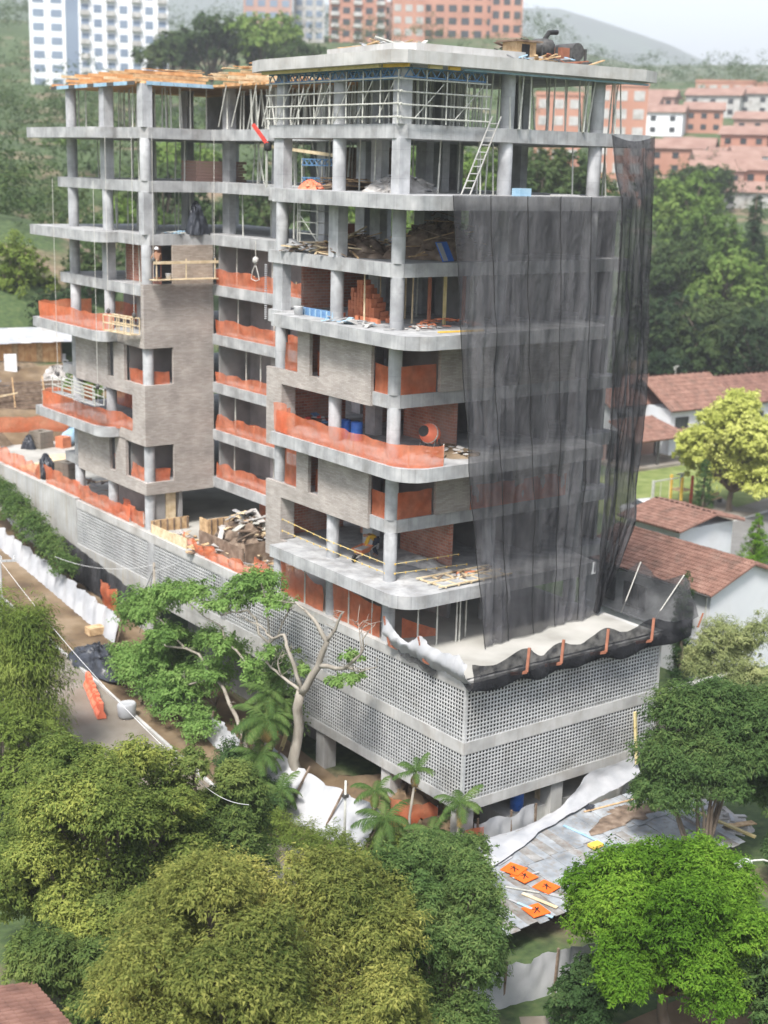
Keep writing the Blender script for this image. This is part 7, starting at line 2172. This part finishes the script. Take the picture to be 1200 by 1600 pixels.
# ================================================================== CITY ON THE SLOPES BEHIND
def tower(name, label, c, w, d, z0, h, rz, mat, floors, bays, wmat='glass', band=None, balc=False, wf=.62, hf=.55):
    """apartment block: wall mass, each window a part; front = local -Y and -X faces"""
    t = thing(name, label, 'building', (c[0], c[1], z0), rz)
    MB().box(-w / 2, w / 2, -d / 2, d / 2, 0, h).build('wall', mat, t)
    fh = h / floors
    for k in range(floors):
        zb = k * fh + fh * (1 - hf) * .5
        for i in range(bays):
            x = -w / 2 + w * (i + .5) / bays
            hw = w / bays * wf * .5
            if balc and i % 2 == 0:
                pbox('balcony', 'conc_pale' if balc == 1 else mat, t, x - hw * 1.2, x + hw * 1.2, -d / 2 - .9, -d / 2 + .02, k * fh + .05, k * fh + fh * .36)
            pbox('window', wmat, t, x - hw, x + hw, -d / 2 - .06, -d / 2 + .1, zb, zb + fh * hf)
        nb = max(1, int(bays * d / w))
        for i in range(nb):
            y = -d / 2 + d * (i + .5) / nb
            hw = d / nb * wf * .5
            pbox('window', wmat, t, -w / 2 - .06, -w / 2 + .1, y - hw, y + hw, zb, zb + fh * hf)
        if band:
            pbox('band', band, t, -w / 2 - .12, w / 2 + .12, -d / 2 - .12, d / 2 + .12, k * fh - .12, k * fh + .2)
    pbox('parapet', band or mat, t, -w / 2 - .15, w / 2 + .15, -d / 2 - .15, d / 2 + .15, h, h + .7)
    return t
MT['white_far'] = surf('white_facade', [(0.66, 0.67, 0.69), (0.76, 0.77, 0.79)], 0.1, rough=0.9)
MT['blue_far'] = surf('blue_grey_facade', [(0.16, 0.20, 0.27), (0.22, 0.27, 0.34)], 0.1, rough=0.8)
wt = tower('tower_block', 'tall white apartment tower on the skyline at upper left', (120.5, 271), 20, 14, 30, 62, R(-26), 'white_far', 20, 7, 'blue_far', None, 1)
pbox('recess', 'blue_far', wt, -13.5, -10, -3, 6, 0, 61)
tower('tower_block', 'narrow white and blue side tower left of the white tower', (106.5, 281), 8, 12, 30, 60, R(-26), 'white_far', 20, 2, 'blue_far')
tower('tower_block', 'pale pink tower between skyline trees and brick towers', (199, 334), 14, 12, 50, 40, R(-32), 'brickpink', 12, 4, 'blue_far')
tower('tower_block', 'grey white tower left of the middle brick tower', (213, 333), 9, 12, 50, 37, R(-33), 'conc_pale', 12, 3, 'blue_far')
tower('tower_block', 'brick tower with stacked balconies in the middle of the skyline', (226, 326), 17, 12, 50, 36, R(-35), 'brickface', 11, 5, 'glass', None, 1)
tower('tower_block', 'plain brick tower end right of the balcony tower', (239, 318), 10, 12, 50, 31, R(-35), 'brickface', 9, 3, 'curtain')
tower('tower_block', 'low pink brick block on the skyline behind the roof', (250, 336), 12, 12, 50, 29, R(-38), 'brickpink', 8, 4, 'glass')
tower('tower_block', 'wide brick apartment block on the skyline with window columns', (265.5, 326), 24, 12, 50, 34, R(-39), 'brickface', 9, 6, 'glass')
tower('tower_block', 'highest brick block behind the roof machine', (276.5, 316), 10, 12, 50, 41, R(-39), 'brickface', 10, 3, 'glass')
tower('tower_block', 'orange brick apartment block on the right hillside crest', (305, 249), 17, 12, 38, 18, R(-49), 'brickface', 5, 5, 'curtain')
tower('tower_block', 'second orange brick block cut by the right edge', (331, 254), 15, 12, 38, 19, R(-51), 'brickface', 5, 5, 'curtain')
tower('tower_block', 'brick block with white windows seen behind the top floor props', (176, 165), 10, 10, 22, 24, R(-45), 'brickface', 7, 3, 'conc_pale')
tower('tower_block', 'brick block partly hidden by the top floor columns', (166, 172), 9, 10, 22, 22, R(-45), 'brickface', 7, 3, 'conc_pale')
tower('tower_block', 'small orange building on the far left hillside', (128, 352), 9, 9, 44, 9, R(-24), 'brickface', 3, 3, 'glass')

def hill_house(x, y, w, d, hgt, rz, k, label):
    z = tz(x, y) - .8
    t = thing('hillside_house', label, 'house', (x, y, z), rz, 'red roofed houses on the right hillside')
    MB().box(-w / 2, w / 2, -d / 2, d / 2, 0, hgt).build('wall', ('brickpink', 'white_far', 'conc_pale', 'brickface')[k % 4], t)
    r = MB()
    e, o = d / 2 + .6, w / 2 + .6
    r.v += [(-o, -e, hgt - .1), (o, -e, hgt - .1), (o, 0, hgt + 2.0), (-o, 0, hgt + 2.0), (-o, e, hgt - .1), (o, e, hgt - .1)]
    r.f += [(0, 1, 2, 3), (3, 2, 5, 4), (0, 3, 4), (1, 5, 2)]
    r.build('roof', 'tile_far', t)
    for i in range(3):
        xx = -w / 2 + w * (i + .5) / 3
        for zz_ in ((.9, 2.2), (3.6, 4.9)):
            if zz_[1] < hgt - .2:
                pbox('window', 'glass', t, xx - .7, xx + .7, -d / 2 - .05, -d / 2 + .1, zz_[0], zz_[1])
    return t
hg = random.Random(31)
HP = [(258, 231), (246, 226), (270, 222), (251, 209), (262, 200), (240, 215), (224, 189), (233, 180), (213, 196), (223, 172), (237, 178), (209, 180), (196, 156), (206, 163), (194, 145), (203, 150), (186, 160), (216, 160), (280, 215), (246, 170)]
for i, (x, y) in enumerate(HP):
    hill_house(x, y, hg.uniform(9, 16), hg.uniform(7, 9), hg.choice([3.2, 5.8, 5.8]), R(-48 + hg.uniform(-14, 14)), i, 'red roofed house among trees on the right hillside')

# woods on the far slopes: one mass nobody could count
def woods():
    g = np.random.default_rng(91)
    lob = []
    while len(lob) < 1150:
        a = R(53 + g.uniform(-26, 26))
        d = 175 + 620 * g.random() ** 1.3
        x, y = -36 + d * math.cos(a), -42 + d * math.sin(a)
        dd = min((x - p[0]) ** 2 + (y - p[1]) ** 2 for p in HP)
        if dd < 60: continue
        deg = math.degrees(a)
        if deg < 47 and 300 < d < 420 and g.random() < .2: continue
        r = g.uniform(2.6, 4.8) * (1 + d / 900)
        lob.append((x, y, tz(x, y) + r * .55, r, r, r * g.uniform(.7, 1.0)))
    for k in range(150):       # the wooded left slope
        a = R(g.uniform(60, 72))
        d = g.uniform(150, 330)
        x, y = -36 + d * math.cos(a), -42 + d * math.sin(a)
        r = g.uniform(2.6, 5.2)
        lob.append((x, y, tz(x, y) + r * .6, r, r, r))
    for k in range(240):       # thicket right behind the building and the right-hand houses
        a = R(g.uniform(36, 82))
        d = g.uniform(135, 215)
        x, y = -36 + d * math.cos(a), -42 + d * math.sin(a)
        if d < 182 and math.degrees(a) < 50: continue
        r = g.uniform(2.0, 4.2)
        lob.append((x, y, tz(x, y) + r * .5, r, r, r))
    V, F = foliage(lob, 180000, (.62, .36), 92, clump=.34, per=14, inner=.05)
    stuff(obj('woodland', np_mesh('woodland', V, F, 'leaf_far')))
woods()

# ================================================================== BACKGROUND: mountains, haze
def ridge(name, D, hgt, seed, a0, a1, base=-20, width=900, col=(0.05, 0.075, 0.045)):
    """a mountain range standing on the far ground"""
    g = np.random.default_rng(seed)
    na, nr = 140, 14
    A = np.linspace(R(a0), R(a1), na)
    prof = np.zeros(na)
    x = np.linspace(0, 1, na)
    for k in range(1, 12):
        prof += g.normal() / k ** 1.1 * np.sin(2 * np.pi * k * x * 1.6 + g.uniform(0, 6.28))
    prof = hgt(x) * (1 + .10 * prof)
    V = []
    for i in range(nr):
        t = i / (nr - 1)
        s = np.sin(math.pi / 2 * t)
        rr = D + width * t
        n = sum(g.normal() * np.sin(2 * np.pi * k * x + g.uniform(0, 6.28)) / k for k in range(3, 20))
        z = base + (prof - base) * s + 9 * n * t * (1 - t) * 4
        V.append(np.stack([-36 + rr * np.cos(A), -42 + rr * np.sin(A), z], -1))
    for i in range(4):
        t = (i + 1) / 4
        V.append(np.stack([-36 + (D + width * (1 + t)) * np.cos(A), -42 + (D + width * (1 + t)) * np.sin(A), prof * (1 - t) + base * t], -1))
    V = np.array(V)
    n, m, _ = V.shape
    I = np.arange(n * m).reshape(n, m)
    F = np.stack([I[:-1, :-1], I[:-1, 1:], I[1:, 1:], I[1:, :-1]], -1).reshape(-1, 4)[:, ::-1]
    mt = surf(name + '_cover', [tuple(c * .7 for c in col), col, tuple(c * 1.5 for c in col)], .012, rough=1.0)
    return struct(obj(name, np_mesh(name, V.reshape(-1, 3), F, mt, True)))
# heading 53 deg is the picture's middle; smaller angles lie to the right
def _prof(x, deg0, deg1, keys):
    d = deg0 + (deg1 - deg0) * x
    return np.interp(d, [k[0] for k in keys], [k[1] for k in keys])
ridge('mountain_range', 2500, lambda x: _prof(x, -20, 130, [(-20, 160), (20, 150), (33, 175), (37.8, 236), (42.8, 350), (47, 395), (56, 360), (66, 400), (80, 330), (130, 220)]), 3, -20, 130)
ridge('hills', 1250, lambda x: _prof(x, -10, 120, [(-10, 90), (34, 88), (44, 84), (52, 95), (60, 120), (66, 170), (72, 215), (90, 170), (120, 100)]), 8, -10, 120, width=400, col=(0.06, 0.095, 0.04))
hz, t_, N_, L_ = nmat('haze')
pv = N_.new('ShaderNodeVolumePrincipled')
pv.inputs['Color'].default_value = (0.93, 0.96, 1.0, 1)
pv.inputs['Density'].default_value = 0.00038
pv.inputs['Anisotropy'].default_value = 0.15
ov = N_.new('ShaderNodeOutputMaterial')
L_.new(pv.outputs[0], ov.inputs['Volume'])
hb = MB().box(-4700, 4700, -4700, 4700, -60, 480).build('haze', hz)
stuff(hb)
